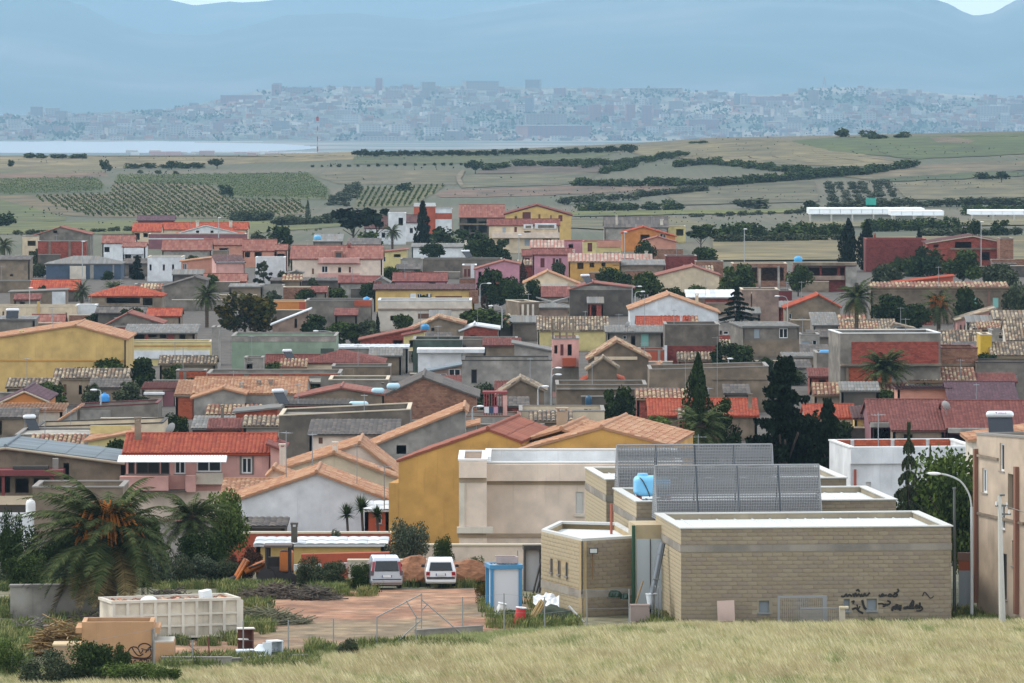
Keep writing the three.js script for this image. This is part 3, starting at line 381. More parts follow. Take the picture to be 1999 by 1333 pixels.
// --- back row, right
H('farmhouse with grey-brown roof and red ridge behind the orange house', 1180, 1304, 444, 476, 'lgrey', ['g', 'darkroof', 424], { D: 12, ch: [[1292, 428, 3], [1204, 420, 2]] });
H('pale yellow porch with dark opening beside the farmhouse', 1302, 1338, 442, 474, 'paleyellow', ['p'], { D: 6, cap: 'cream', o: [[1320, 447, 1334, 460]] });
H('orange gabled house with shallow tile roof', 1215, 1318, 455, 492, 'orange', ['f', 'orange', 1256, 444], { D: 9, e2: 462, o: [[1250, 458, 1268, 470], [1288, 456, 1300, 466, 'w']] });
H('salmon gabled house in front of the orange house', 1258, 1320, 470, 506, 'salmonw', ['f', 'salmon', 1284, 463], { D: 7, e2: 473 });
H('low cream house with pale tile roof left of the red house', 1204, 1272, 508, 534, 'paleyellow', ['g', 'stripe', 497], { D: 6, ch: [[1262, 490, 3]] });
H('long low house with grey roof and dark slot windows', 1198, 1298, 518, 548, 'tan', ['s', 'eternit', 508], { D: 8, o: [[1230, 517.9, 1234, 518]] });
H('dark red blank house with grey coping at right', 1299, 1360, 500, 545, 'dbrick', ['p'], { D: 7, cap: 'grey' });
H('brick annex with ragged top behind the cream gable', 1358, 1412, 511, 552, 'bbrick', ['p'], { D: 6, cap: 'grey' });
H('big cream gable with salmon roof at centre right', 1278, 1404, 540, 585, 'cream', ['f', 'salmon', 1354, 521], { e2: 538, D: 11 });
H('shed with curved white roof beside the cedar', 1342, 1434, 581, 616, 'pinkgrey', ['s', 'white', 567], { D: 8, ov: 0.5, x: [['brick_panel', 'brick', 1376, 583, 1432, 600, 0, 0.05]] });
H('large white gable with peach roof edges at centre right', 1230, 1402, 605, 662, 'white', ['f', 'peach', 1306, 577], { e2: 611, D: 13, ch: [[1361, 573, 3, 1.5, 'cream']] });
H('unfinished grey block with rubble on its roof', 1448, 1520, 566, 640, 'pinkgrey', ['p'], { D: 8, cap: 'cream', o: [[1466, 570, 1468, 600]], x: [['column', 'lgrey', 1483, 526, 1487, 566, -4, -3.7], ['column', 'lgrey', 1519, 520, 1523, 566, -2, -1.7]] });
H('maroon recessed house right of the unfinished block', 1520, 1546, 568, 632, 'maroon', ['p'], { D: 6, cap: 'grey' });
H('brick-columned terrace with flat slab under the blue ball tank', 1430, 1536, 515, 560, 'bbrick', ['p'], { D: 7, cap: 'cream', o: [[1440, 520, 1478, 548], [1486, 522, 1530, 548]] });
H('house with deep shaded veranda and red-brown slab roof', 1552, 1672, 518, 570, 'dbrick', ['p'], { D: 9, cap: 'brown', para: 0.2, o: [[1558, 520, 1600, 538], [1604, 520, 1634, 538], [1640, 522, 1648, 538]], x: [['balustrade', 'pinkgrey', 1552, 538, 1648, 546, 0, 0.9], ['slab', 'tan', 1548, 512, 1672, 518, -2, 1.0], ['side_wall', 'lgrey', 1650, 520, 1672, 560, 0, 0.9]] });
H('small house with orange sloped roof and grey gable at right', 1534, 1640, 602, 650, 'tan', ['f', 'orange', 1598, 577], { e2: 600, D: 8, o: [[1540, 612, 1545, 622, 'w']] });
H('big windowless dark red block at right', 1691, 1808, 467, 532, 'dbrick', ['p'], { D: 9, cap: 'red', ch: [[1708, 455, 2, 1, 'brick']] });
H('unfinished brick house with low gable and open dark bay', 1810, 1952, 475, 536, 'brick', ['f', 'brown', 1898, 461], { e2: 472, D: 12, rim: 'cream', o: [[1822, 477, 1832, 483], [1864, 472, 1896, 484], [1915, 492, 1932, 508]], x: [['slab', 'tan', 1855, 484, 1952, 487, -0.02, 0.5]] });
H('pinkish brick end wall with jagged top at the right', 1952, 1978, 466, 538, 'bbrick', ['p'], { D: 7, cap: 'grey' });
H('low brick garden wall at the right edge', 1936, 2040, 508, 540, 'bbrick', ['p'], { D: 3, cap: 'brown' });
H('house with orange slope and red wall behind the long old house', 1746, 1860, 553, 588, 'rust', ['l', 'orange'], { e2: 540, D: 6 });
H('long old house with tiled eave and turquoise shutters', 1700, 1968, 562, 634, 'stone', ['s', 'oldred', 553], { D: 5, o: [[1897, 581, 1908, 600, 't'], [1938, 581, 1949, 600, 't'], [1736, 562.9, 1750, 563]], x: [['drainpipe', 'brown', 1929, 566, 1932, 625, 0, 0.12], ['string_course', 'tan', 1700, 566, 1968, 568, 0, 0.12]] });
H('pink house with pale stone-tile roof at the right', 1868, 1940, 626, 660, 'pink', ['l', 'old'], { e2: 605, D: 7, o: [[1874, 634, 1877, 644], [1882, 634, 1885, 644]] });
H('old tiled house with small chimney at the right edge', 1940, 2040, 624, 664, 'ivory', ['g', 'old', 608], { D: 8 });
H('low weathered tile roof between palm trunk and pink house', 1900, 1960, 642, 676, 'ivory', ['g', 'old', 632], { D: 6 });
H('low old-tiled house under the tall palm', 1618, 1748, 645, 676, 'ivory', ['g', 'old', 625], { D: 9 });
H('pink-walled tile house left of the tall palm', 1615, 1690, 636, 672, 'peachw', ['g', 'oldred', 617], { D: 8 });
H('white gable end right under the tall palm', 1738, 1784, 640, 676, 'white', ['f', 'old', 1744, 634], { D: 6, e2: 644, o: [[1771, 638, 1777, 644]] });
H('grey house with wide dun roof left of the tall palm', 1588, 1636, 636, 690, 'grey', ['s', 'eternit', 612], { D: 9 });
// --- middle rows, left
H('peach flat-roofed house along the left edge', -20, 149, 599, 636, 'cream', ['p'], { D: 8, cap: 'cream', o: [[5, 608, 8, 616], [128, 610, 131, 618]], x: [['pier', 'yellow', 73, 588, 78, 616, 0, 0.2]] });
H('blank white box wall right of the peach house', 149, 188, 596, 634, 'white', ['p'], { D: 4, cap: 'white' });
H('dark weathered gable roof behind the grey gable at left', 188, 284, 611, 640, 'dgrey', ['g', 'darkroof', 600], { D: 7 });
H('small house with red roof left of the leafy hedge', 288, 352, 617, 646, 'tan', ['g', 'orange', 603], { D: 7 });
H('small orange tile roof in front of the peach house', 62, 124, 632, 656, 'plumw', ['g', 'salmon', 615], { D: 6 });
H('grey flat-roofed house with black tank stand at the left edge', -20, 68, 625, 672, 'grey', ['s', 'eternit', 618], { D: 6, o: [[10, 650, 38, 664]] });
H('plain grey gable with pink rake tiles at left', 198, 316, 640, 662, 'grey', ['f', 'salmon', 250, 612], { e2: 632, D: 9, o: [[240, 631, 243, 634], [260, 631, 263, 634]] });
H('long grey-slabbed terrace with brick piers at left', 248, 380, 650, 690, 'tan', ['s', 'eternit', 635], { D: 7, ov: 0.9, o: [[252, 652, 282, 663], [290, 652, 306, 658], [312, 652, 325, 660], [350, 652, 362, 665]], x: [['pier', 'brick', 283, 651, 290, 665, 0, 0.2], ['pier', 'brick', 326, 651, 340, 665, 0, 0.2]] });
H('cream and yellow banded parapet house at left', 248, 412, 668, 716, 'paleyellow', ['p'], { D: 6, cap: 'cream', x: [['band', 'orange', 248, 674, 412, 676, 0, 0.08], ['lower_wall', 'white', 250, 684, 410, 700, 0, 0.15]] });
H('tall grey pillar wall left of the green building', 413, 427, 640, 728, 'lgrey', ['p'], { D: 5 });
H('big blank yellow gable house at the left edge', -30, 246, 664, 770, 'yellow', ['f', 'peach', 148, 637], { e2: 663, D: 14, ch: [[42, 645, 4, 0.4, 'paleyellow']], x: [['string_course', 'mustard', -30, 702, 246, 705, 0, 0.08], ['drainpipe', 'dark', 243, 664, 246, 745, 0, 0.12]] });
H('sage green building with grey parapet', 452, 656, 657, 748, 'green', ['p'], { D: 10, cap: 'grey', x: [['parapet_band', 'lgrey', 452, 658, 656, 667, 0, 0.05], ['side_panel', 'dgreen', 626, 680, 652, 690, 0, 0.05]] });
H('long low white flat roof behind the red hip roof', 656, 796, 680, 730, 'lgrey', ['s', 'white', 674], { D: 6 });
H('old tile roof strip left of the green building', 312, 420, 711, 745, 'tan', ['g', 'old', 696], { D: 6, o: [[345, 735, 349, 742]] });
H('red hip-roofed house below the green building', 586, 748, 710, 752, 'cream', ['h', 'red', 685], { D: 10 });
H('small red tile roof joining the hip-roofed house', 520, 620, 710, 750, 'cream', ['g', 'red', 694], { D: 6 });
H('grey rooftop hut with black doorway', 477, 514, 699, 760, 'lgrey', ['p'], { D: 4, cap: 'grey', o: [[479, 700, 493, 726]] });
H('grey flat house with long red brick parapets', 404, 664, 730, 790, 'grey', ['p'], { D: 9, cap: 'grey', para: 0.9, x: [['brick_panel', 'brick', 406, 730, 476, 741, 0, 0.05], ['brick_panel', 'brick', 486, 730, 545, 741, 0, 0.05], ['brick_panel', 'obrick', 552, 730, 660, 733, 0, 0.05]], o: [[555, 737, 626, 762]] });
H('old beige tiled cottage with narrow door at left', 107, 248, 739, 790, 'beige', ['g', 'old', 722], { D: 6, o: [[124, 750, 130, 770, 'b'], [154, 752, 160, 770], [180, 752, 201, 762, 'v']] });
H('sagging dark tile roof left of the beige cottage', 14, 108, 757, 800, 'stone', ['g', 'old', 741], { D: 7, o: [[88, 756, 98, 768]] });
H('red shed roof with white awning at left', 278, 342, 760, 796, 'ivory', ['s', 'red', 748], { D: 6, x: [['awning', 'white', 282, 765, 322, 769, 0, 1.4], ['side_wall', 'plumw', 318, 762, 340, 796, 0, 0.05]] });
H('orange gable with plum roof and pale verge at the left edge', -30, 90, 800, 840, 'orange', ['f', 'plum', 48, 764], { e2: 782, D: 12, rim: 'cream' });
H('large peach tile roof house with stained white gable wall', 376, 598, 770, 842, 'lgrey', ['g', 'peach', 738], { D: 11, ov: 0.1, ch: [[470, 746, 4, 2, 'lgrey'], [503, 742, 4, 3, 'lgrey'], [526, 740, 4, 3, 'lgrey']] });
H('stained white gable joined to the peach tile roof', 378, 476, 778, 846, 'lgrey', ['f', 'peach', 436, 760], { e2: 770, D: 5 });
H('brick cube with flat lid left of the stained gable', 343, 383, 772, 818, 'obrick', ['s', 'peach', 745], { D: 8, x: [['lintel', 'lgrey', 340, 771, 376, 775, 0, 0.2]] });
H('brick fragment wall with grey piers above the peach roof', 344, 402, 724, 778, 'obrick', ['p'], { D: 3, cap: 'grey', x: [['pier', 'grey', 344, 726, 350, 760, 0, 0.1], ['pier', 'grey', 358, 726, 364, 760, 0, 0.1]] });
H('grey gable house with red tile rim at centre left', 580, 746, 777, 846, 'tan', ['f', 'salmon', 666, 759], { e2: 772, D: 8, o: [[666, 786, 683, 792]] });
H('weathered grey yard house with square vents', 642, 758, 742, 808, 'grey', ['p'], { D: 8, cap: 'cream', o: [[654, 748, 659, 753], [745, 746, 750, 751], [672, 720, 690, 734]], para: 0.3 });
H('ragged grey upper wall behind the yard house', 648, 762, 716, 780, 'stone', ['p'], { D: 6, cap: 'grey' });
H('long grey wall with plum coping under the blue tank', 150, 308, 796, 850, 'grey', ['p'], { e2: 788, D: 7, cap: 'maroon', x: [['light_panel', 'lgrey', 156, 800, 216, 824, 0, 0.06]] });
H('low white house with striped peach roof at left', -20, 122, 803, 848, 'ivory', ['s', 'peach', 790], { D: 6 });
H('peach hip of tiles beside the white chimney at left', 116, 150, 822, 852, 'lgrey', ['l', 'peach'], { e2: 800, D: 6 });
H('brick-red blank wall house with corrugated shed', 461, 542, 806, 880, 'obrick', ['l', 'eternit'], { e2: 798, D: 6 });
H('corrugated grey shed beside the brick-red wall', 376, 462, 838, 880, 'dgrey', ['s', 'eternit', 815], { D: 6, ch: [[434, 790, 3, 0.3, 'grey']] });
H('flat dark-roofed garage behind the grey gable rim', 556, 684, 792, 858, 'brick', ['s', 'darkroof', 782], { D: 8 });
// --- middle rows, centre
H('dun tile gable behind the blue tank at centre', 800, 906, 646, 690, 'tan', ['f', 'oldred', 856, 621], { e2: 634, D: 9, o: [[842, 640, 848, 646]] });
H('low reddish tile roof left of the blue tank', 704, 802, 664, 700, 'brick', ['l', 'salmon'], { e2: 644, D: 6, o: [[768, 664, 786, 674]] });
H('yellow wall house beside the blue tank', 788, 828, 656, 706, 'paleyellow', ['l', 'red'], { e2: 648, D: 5, o: [[799, 664, 806, 678]] });
H('brick house with white gable verge at centre', 900, 972, 645, 690, 'brick', ['f', 'white', 926, 635], { e2: 642, D: 7, rim: 'white', o: [[918, 654, 930, 662]] });
H('long flat grey roofs behind the green-black wall', 860, 1010, 664, 706, 'grey', ['p'], { D: 9, cap: 'grey', o: [[900, 672, 910, 680]] });
H('dark green block house at centre', 806, 902, 664, 750, 'dgreen', ['p'], { D: 9, cap: 'grey' });
H('garage with white ribbed wall and white slab roof', 816, 900, 690, 756, 'white', ['p'], { D: 6, para: 0.2, cap: 'white', x: [['roof_slab', 'white', 814, 681, 946, 688, -4, 0.8]] });
H('glazed lean-to with blue-grey roof and white windows', 832, 902, 727, 778, 'pinkgrey', ['l', 'metal'], { e2: 713, D: 5, o: [[848, 729, 872, 737, 'w'], [876, 720, 899, 737, 'w']] });
H('grey gable with sloping roof behind the big grey wall', 1004, 1078, 672, 742, 'lgrey', ['l', 'eternit'], { e2: 686, D: 7 });
H('big smooth grey blank wall with side door at centre', 902, 1077, 704, 798, 'lgrey', ['p'], { D: 9, cap: 'dark', o: [[920, 721, 931, 748, 'g']] });
H('pink flat with red balcony and bare concrete columns above', 1078, 1130, 662, 776, 'pink', ['p'], { D: 8, cap: 'grey', para: 0.2, o: [[1082, 674, 1088, 690], [1094, 672, 1100, 694, 'm'], [1108, 672, 1116, 694], [1098, 722, 1106, 738, 'l'], [1084, 720, 1090, 732]], x: [['balcony', 'rust', 1098, 698, 1124, 714, 0, 1.2], ['lower_wall', 'grey', 1078, 716, 1130, 764, 0, 0.05], ['column', 'tan', 1077, 622, 1081, 662, -0.4, 0], ['column', 'tan', 1091, 622, 1095, 662, -0.4, 0], ['column', 'tan', 1104, 622, 1108, 662, -0.4, 0], ['column', 'tan', 1117, 622, 1121, 662, -0.4, 0], ['beam', 'tan', 1076, 645, 1132, 649, -0.5, 0.1]] });
H('long dark coppo roof behind the concrete columns', 1050, 1186, 645, 686, 'paleyellow', ['g', 'old', 620], { D: 9 });
H('old stone gable with tooth moulding at centre', 1150, 1266, 702, 782, 'stone', ['f', 'oldred', 1204, 668], { e2: 700, D: 9, x: [['tooth_band', 'cream', 1160, 696, 1244, 702, 0, 0.2]] });
H('smaller lower stone gable before the old stone gable', 1148, 1204, 722, 790, 'stone', ['f', 'old', 1178, 700], { e2: 718, D: 4 });
H('grey flat-roofed house with aqua window', 1186, 1294, 649, 716, 'grey', ['s', 'eternit', 637], { D: 7, ov: 0.7, o: [[1251, 652, 1266, 676, 't'], [1216, 655, 1223, 662, 'w'], [1232, 656, 1240, 674]] });
H('red tile roof with chimneys below the white gable', 1244, 1346, 636, 680, 'brick', ['g', 'orange', 619], { D: 7, ch: [[1330, 616, 2, 1, 'white'], [1341, 619, 3, 0.6, 'brick']] });
H('terracotta walled house with white corner post', 1247, 1300, 684, 736, 'rust', ['p'], { D: 6, cap: 'grey', x: [['corner_post', 'white', 1297, 674, 1302, 716, 0, 0.3], ['corner_post', 'lgrey', 1284, 684, 1289, 716, 0, 0.15]] });
H('tall bare block wall house with maroon lower storey', 1298, 1403, 634, 736, 'block', ['p'], { D: 8, cap: 'grey', x: [['brick_storey', 'dbrick', 1303, 675, 1400, 708, 0, 0.05]] });
H('brick-red balcony house behind the round dark tree', 1402, 1436, 636, 716, 'lgrey', ['p'], { D: 7, cap: 'grey', o: [[1405, 645, 1409, 653], [1412, 646, 1422, 653, 'w']], x: [['balcony', 'brick', 1404, 654, 1436, 668, 0, 0.7]] });
H('grey house with white side, blue window and white shutter', 1450, 1560, 639, 730, 'grey', ['s', 'eternit', 630], { a: 9, D: 8, o: [[1472, 642, 1483, 660, 'l'], [1521, 641, 1538, 660, 'w']], x: [['lower_wall', 'tan', 1450, 664, 1560, 696, 0, 0.1]] });
H('small pale house with door panels right of the grey house', 1562, 1600, 654, 716, 'lgrey', ['p'], { D: 6, cap: 'grey', o: [[1566, 666, 1580, 688, 'l'], [1586, 664, 1594, 684, 'w']] });
H('low dun cottage with shuttered window right of the dark cypress', 1530, 1600, 698, 748, 'tan', ['s', 'eternit', 690], { D: 6, o: [[1546, 708, 1560, 720, 'l'], [1586, 712, 1592, 730]] });
H('big beige blank wall behind the thin trees', 1268, 1500, 722, 806, 'tan', ['p'], { e2: 716, D: 9, cap: 'grey', x: [['rib', 'tan', 1438, 742, 1442, 768, 0, 0.3], ['ledge', 'tan', 1390, 738, 1500, 741, 0, 0.2]] });
H('small peach-roofed brick hut at centre', 1242, 1300, 729, 780, 'dbrick', ['f', 'peach', 1292, 714], { e2: 726, D: 6 });
H('low dark shed with square hole before the beige wall', 1254, 1326, 770, 820, 'dgrey', ['s', 'darkroof', 760], { D: 6, o: [[1278, 770.5, 1286, 778]] });
H('small orange gable roof at centre', 1140, 1214, 744, 790, 'cream', ['f', 'orange', 1174, 729], { D: 6, e2: 742 });
H('long grey flat roof with pale deck under the old gables', 1086, 1262, 752, 812, 'stone', ['p'], { D: 9, cap: 'grey', x: [['ledge', 'lgrey', 1086, 757, 1262, 760, 0, 0.3]] });
H('brown brick gable with wide dark roof at centre', 758, 930, 770, 846, 'bbrick', ['f', 'darkroof', 826, 738], { e2: 776, D: 13 });
H('small grey box house with white heater in front of brown gable', 804, 866, 772, 838, 'lgrey', ['p'], { e2: 782, D: 5, cap: 'dark' });
H('old coppo gable beside the red pergola', 972, 1062, 772, 830, 'stone', ['f', 'old', 1016, 742], { e2: 764, D: 7 });
H('long cream wall with grey flat roof behind the chimney', 1014, 1180, 803, 866, 'cream', ['p'], { D: 9, cap: 'grey', para: 0.3 });
H('grey rendered ledge house behind the orange seam roof', 880, 1016, 813, 872, 'lgrey', ['p'], { D: 7, cap: 'brown' });
// --- middle rows, right
H('two-storey house with big brick panel in a grey frame', 1640, 1836, 651, 790, 'grey', ['p'], { a: 5, D: 9, cap: 'white', x: [['brick_panel', 'brick', 1662, 667, 1832, 710, 0, 0.04], ['floor_slab', 'tan', 1640, 710, 1836, 714, 0, 0.7], ['brick_panel', 'obrick', 1656, 716, 1740, 750, 0, 0.04], ['column', 'tan', 1651, 714, 1656, 752, 0, 0.3]] });
H('brown brick wing with red band right of the brick panel house', 1836, 1908, 680, 784, 'bbrick', ['p'], { D: 7, cap: 'maroon', x: [['floor_slab', 'tan', 1836, 710, 1908, 714, 0, 0.7]] });
H('white house with slanting coppo roof behind the brick wing', 1838, 1918, 673, 720, 'white', ['g', 'old', 647], { D: 7, ch: [[1895, 650, 3, 0.5, 'stone']] });
H('narrow bright yellow wall at the right', 1914, 1936, 654, 730, 'sun', ['p'], { D: 6, cap: 'cream' });
H('coppo-roofed house with yellow wall at the right edge', 1936, 2040, 694, 732, 'yellow', ['g', 'old', 670], { D: 8 });
H('pale blue-grey house with dark window at the right', 1936, 1968, 646, 712, 'lgrey', ['p'], { D: 6, cap: 'grey', o: [[1950, 650, 1961, 660]] });
H('mint-edged house with big coppo roof at the right edge', 1966, 2040, 664, 716, 'ivory', ['g', 'old', 622], { D: 10 });
H('grey wall house with louvred gate at the right edge', 1906, 2040, 708, 786, 'grey', ['p'], { D: 8, cap: 'dark', o: [[1963, 732, 1986, 744, 'l']], x: [['ramp', 'lgrey', 1930, 730, 1960, 746, 0, 0.6]] });
H('grey house with blue barrel left of the brick panel house', 1594, 1640, 690, 770, 'grey', ['p'], { D: 7, cap: 'grey', o: [[1624, 708, 1634, 728, 'w'], [1620, 662, 1626, 670]] });
H('single coppo-roofed outhouse before the brick wing', 1776, 1902, 744, 790, 'tan', ['g', 'oldred', 720], { D: 7 });
H('long low coppo roof overgrown by shrubs at right', 1590, 1772, 771, 806, 'tan', ['g', 'oldred', 750], { D: 6 });
H('flat-topped orange house with red eave at right', 1752, 1856, 760, 826, 'salmonw', ['s', 'brown', 755], { D: 5, ov: 0.5 });
H('dark red tile roof right of the orange house', 1854, 1986, 784, 830, 'orange', ['g', 'plum', 747], { D: 12 });
H('small yellow house with brown roof panel and blind', 1668, 1698, 818, 880, 'yellow', ['s', 'brown', 796], { D: 6, o: [[1673, 834, 1683, 854, 'w']] });
H('orange tile roof left of the small yellow house', 1574, 1668, 816, 876, 'ivory', ['g', 'orange', 791], { D: 8, o: [[1600, 826, 1614, 840], [1636, 826, 1648, 850]] });
H('wide red tile roof half hidden by the thin trees', 1268, 1478, 812, 862, 'tan', ['g', 'orange', 780], { D: 10, ch: [[1428, 800, 3, 1.2, 'tan'], [1466, 768, 4, 2, 'tan']] });
H('broad red-tiled porch house at the right edge', 1700, 1850, 824, 890, 'plumw', ['g', 'red', 782], { D: 13, o: [[1704, 836, 1760, 862], [1768, 836, 1782, 862], [1790, 836, 1846, 862]], x: [['fascia', 'lgrey', 1698, 824, 1852, 833, 0, 0.9]] });
H('right half of the red-tiled porch house', 1850, 2040, 836, 896, 'plumw', ['g', 'red', 784], { D: 13, o: [[1856, 848, 1900, 870], [1910, 848, 1990, 870]], x: [['fascia', 'lgrey', 1850, 835, 2040, 844, 0, 0.9]] });
// --- nearer rows, left and centre
H('grey flat roof with bright yellow parapet edge at left', 30, 174, 850, 912, 'lgrey', ['p'], { e2: 850, D: 10, cap: 'grey', para: 0.1, deck: grimy('#a7a49c') });
H('yellow house with slanted parapet left of the orange roof', 172, 258, 862, 930, 'paleyellow', ['l', 'peach'], { e2: 846, D: 7, o: [[226, 866, 239, 874, 'w']], x: [['parapet', 'paleyellow', 172, 834, 252, 850, -3, -2.7]] });
H('long dark flat roof behind the yellow parapet', 70, 318, 834, 888, 'cream', ['p'], { e2: 826, D: 8, cap: 'dark', para: 0.3 });
H('grey L-shaped house with whitewashed rim and dark interior wall', 545, 800, 812, 916, 'block', ['p'], { e2: 800, D: 10, cap: 'cream', para: 0.2 });
H('low dark bitumen roof with brick slope in front of the L-shaped house', 604, 776, 850, 936, 'peachw', ['s', 'darkroof', 822], { D: 9, o: [[622, 854, 630, 866, 'b']] });
H('house with long pale rake and black window at centre', 716, 908, 876, 948, 'lgrey', ['f', 'peach', 906, 800], { e2: 802, D: 9, o: [[774, 869, 793, 886]] });
H('small stucco loft with vent chimney right of the black window', 858, 930, 846, 924, 'lgrey', ['l', 'peach'], { e2: 830, D: 6, ch: [[896, 806, 6, 0.6, 'ivory']] });
// ================= nearer houses =================
H('low grey-walled house with blue-grey sheet roof at the left edge', -235, 236, 904, 1016, 'tan', ['f', 'metal', 12, 874], { e2: 903, D: 11, z1: 0.5, rim: 'cream', o: [[-10, 930, 20, 962], [30, 934, 56, 962], [66, 934, 100, 962], [124, 904, 135, 946]], x: [['awning', plaster('#7f3f3f'), -30, 913, 128, 924, 0, 2.6], ['awning_post', plain('#6d2f2b'), 9, 924, 15, 980, 2.2, 2.4], ['awning_post', plain('#6d2f2b'), 104, 924, 110, 950, 2.2, 2.4], ['roof_panel', 'dark', 30, 906, 98, 912, 1, 2.2], ['chimney_stack', 'lgrey', 105, 893, 116, 916, 0.6, 1.1], ['balcony_wall', 'cream', -30, 963, 70, 980, 2.3, 2.6], ['lower_wall', 'dgrey', -30, 982, 72, 1012, 0.5, 0.7]] });
H('dun rendered house half hidden by the big palm', 64, 240, 952, 1056, 'tan', ['p'], { D: 6, cap: 'grey', para: 0.3 });
H('white garden wall with barrel at the left edge', -30, 62, 1008, 1062, 'white', ['p'], { D: 2, cap: 'white', para: 0.2 });
H('pink house with bright orange tile roof and white awning', 244, 532, 885, 1018, 'pink', ['g', 'orange', 849], { D: 9, ch: [[264, 814, 6, 3, 'tan']], o: [[246, 900, 263, 925, 'g'], [266, 900, 312, 925, 'g'], [314, 900, 331, 925, 'g'], [341, 900, 362, 925, 'w'], [384, 900, 432, 921, 'w'], [472, 893, 492, 924, 'w'], [262, 962, 308, 996]], x: [['eave_band', 'dark', 244, 885, 532, 889, 0, 0.3], ['balcony', 'pink', 236, 928, 331, 955, 0, 1.3], ['balcony', 'ivory', 384, 923, 436, 944, 0, 0.7], ['floor_band', 'dgrey', 236, 955, 366, 958, 0, 1.35], ['lower_wall', 'peachw', 240, 958, 532, 1012, 0, 0.1], ['surround', 'grey', 468, 890, 472, 926, 0, 0.06], ['surround', 'grey', 492, 890, 496, 926, 0, 0.06], ['balcony', 'pink', 364, 926, 384, 958, 0, 1.3]] });
{ const t = thing('awning', 'white ribbed awning over the pink house windows', 'awning', at(338, 898, groundD(388, 1018) - 0.2)); const g = []; for (let i = 0; i < 40; i++) { const q = bx(-4 + i * 0.2, -4 + i * 0.2 + 0.15, -0.02, 0.02, 0, 1.7); g.push(q); } part('awning_sheet', [bx(-4, 4, -0.035, -0.021, 0, 1.7), ...g].map((q) => q.rotateX(0.22).translate(0, 0.35, 0)), plain('#d8dcdd', 0.5), t); }
H('pink gable end right of the orange tile roof', 528, 548, 872, 1020, 'pink', ['l', 'red'], { e2: 880, D: 8 });
H('peach gable with rosy wall, rearmost of the stepped gables', 556, 780, 916, 1012, 'peachw', ['f', 'peach', 702, 868], { e2: 930, D: 9, ov: 0.2 });
H('cream gable with white ball chimney in the stepped gables', 546, 779, 919, 1024, 'cream', ['f', 'peach', 652, 887], { e2: 936, D: 3, ov: 0.1, ch: [[654, 862, 5, 0.3, 'peachw'], [551, 866, 6, 0.5, 'peachw']] });
H('low peach tiled wing left of the white gable', 434, 532, 974, 1048, 'ivory', ['g', 'peach', 938], { D: 11 });
H('tiny rosy dormer gable beside the stepped gables', 522, 568, 930, 1036, 'peachw', ['f', 'peach', 534, 918], { e2: 931, D: 4, ov: 0.15 });
H('wide white gable wall with peach roof edges near the palms', 462, 758, 978, 1062, 'white', ['f', 'peach', 618, 925], { e2: 978, D: 8, ov: 0.2, o: [] });
H('lean-to with dark corrugated roof under the white gable', 470, 556, 1030, 1072, 'dgrey', ['s', 'darkroof', 1014], { D: 4 });
H('white lean-to roof at the right foot of the white gable', 712, 760, 998, 1068, 'rust', ['s', 'white', 982], { D: 5, o: [[735, 1004, 745, 1022, 'w']] });
H('tall mustard gable house with orange seamed roof', 778, 1016, 903, 1082, 'mustard', ['f', 'seam', 953, 841], { e2: 864, D: 14, a: -8, ov: 0.15, z1: 0.1, x: [['lower_wall', 'mustard', 759, 944, 779, 1082, -4, 0]] });
H('mustard gable with deep maroon eave behind the cream building', 934, 1140, 888, 1078, 'mustard', ['f', 'peach', 1102, 838], { e2: 852, D: 10, a: -8, z1: 1.6, ch: [[1078, 795, 10, 5, 'beige']] });
H('mustard gable with peach tile roof right of the chimney', 1012, 1310, 884, 1086, 'mustard', ['f', 'peach', 1175, 838], { e2: 872, D: 13, a: -8, ov: 0.1, z1: 0.1 });
H('cream flat-topped building with white walled terrace', 948, 1330, 904, 1112, 'peachw', ['p'], { D: 12, cap: 'white', para: 1.15, deck: plaster('#c4c4c0'), o: [[1124, 960, 1139, 1002, 'r']], x: [['parapet_band', 'peachw', 948, 906, 1330, 938, 0, 0.4], ['string_course', 'beige', 948, 938, 1330, 946, 0, 0.08], ['sill', 'ivory', 1122, 1003, 1142, 1008, 0, 0.15], ['plinth_band', 'beige', 948, 1041, 1330, 1049, 0, 0.08], ['inner_parapet', 'white', 952, 905, 1326, 941, -11.75, -11.7]] });
H('projecting cream bay at the left of the cream building', 896, 950, 899, 1116, 'peachw', ['p'], { D: 8, cap: 'white', para: 0.9, deck: plaster('#c4c4c0'), x: [['parapet_band', 'peachw', 896, 901, 950, 932, 0, 0.3], ['string_course', 'beige', 896, 932, 950, 941, 0, 0.08], ['pilaster', 'ivory', 897, 942, 907, 1028, 0, 0.15], ['sill_block', 'ivory', 892, 1028, 962, 1040, 0, 0.35], ['plinth_band', 'beige', 893, 1041, 950, 1049, 0, 0.08]] });
H('white terrace house with brick parapet behind the leafy tree', 1660, 1906, 874, 1066, 'white', ['p'], { a: 7, D: 8, cap: 'white', para: 1.0, deck: plaster('#b5aaa0'), o: [[1690, 940, 1700, 962, 'r']], x: [['parapet_band', 'white', 1660, 875, 1906, 904, 0, 0.25], ['brick_panel', 'obrick', 1664, 872, 1700, 890, -7.7, -7.6], ['brick_panel', 'obrick', 1708, 872, 1780, 890, -7.7, -7.6], ['brick_panel', 'obrick', 1788, 872, 1850, 890, -7.7, -7.6], ['brick_panel', 'obrick', 1858, 872, 1900, 890, -7.7, -7.6], ['drainpipe', 'rust', 1667, 915, 1671, 1000, 0, 0.15]] });
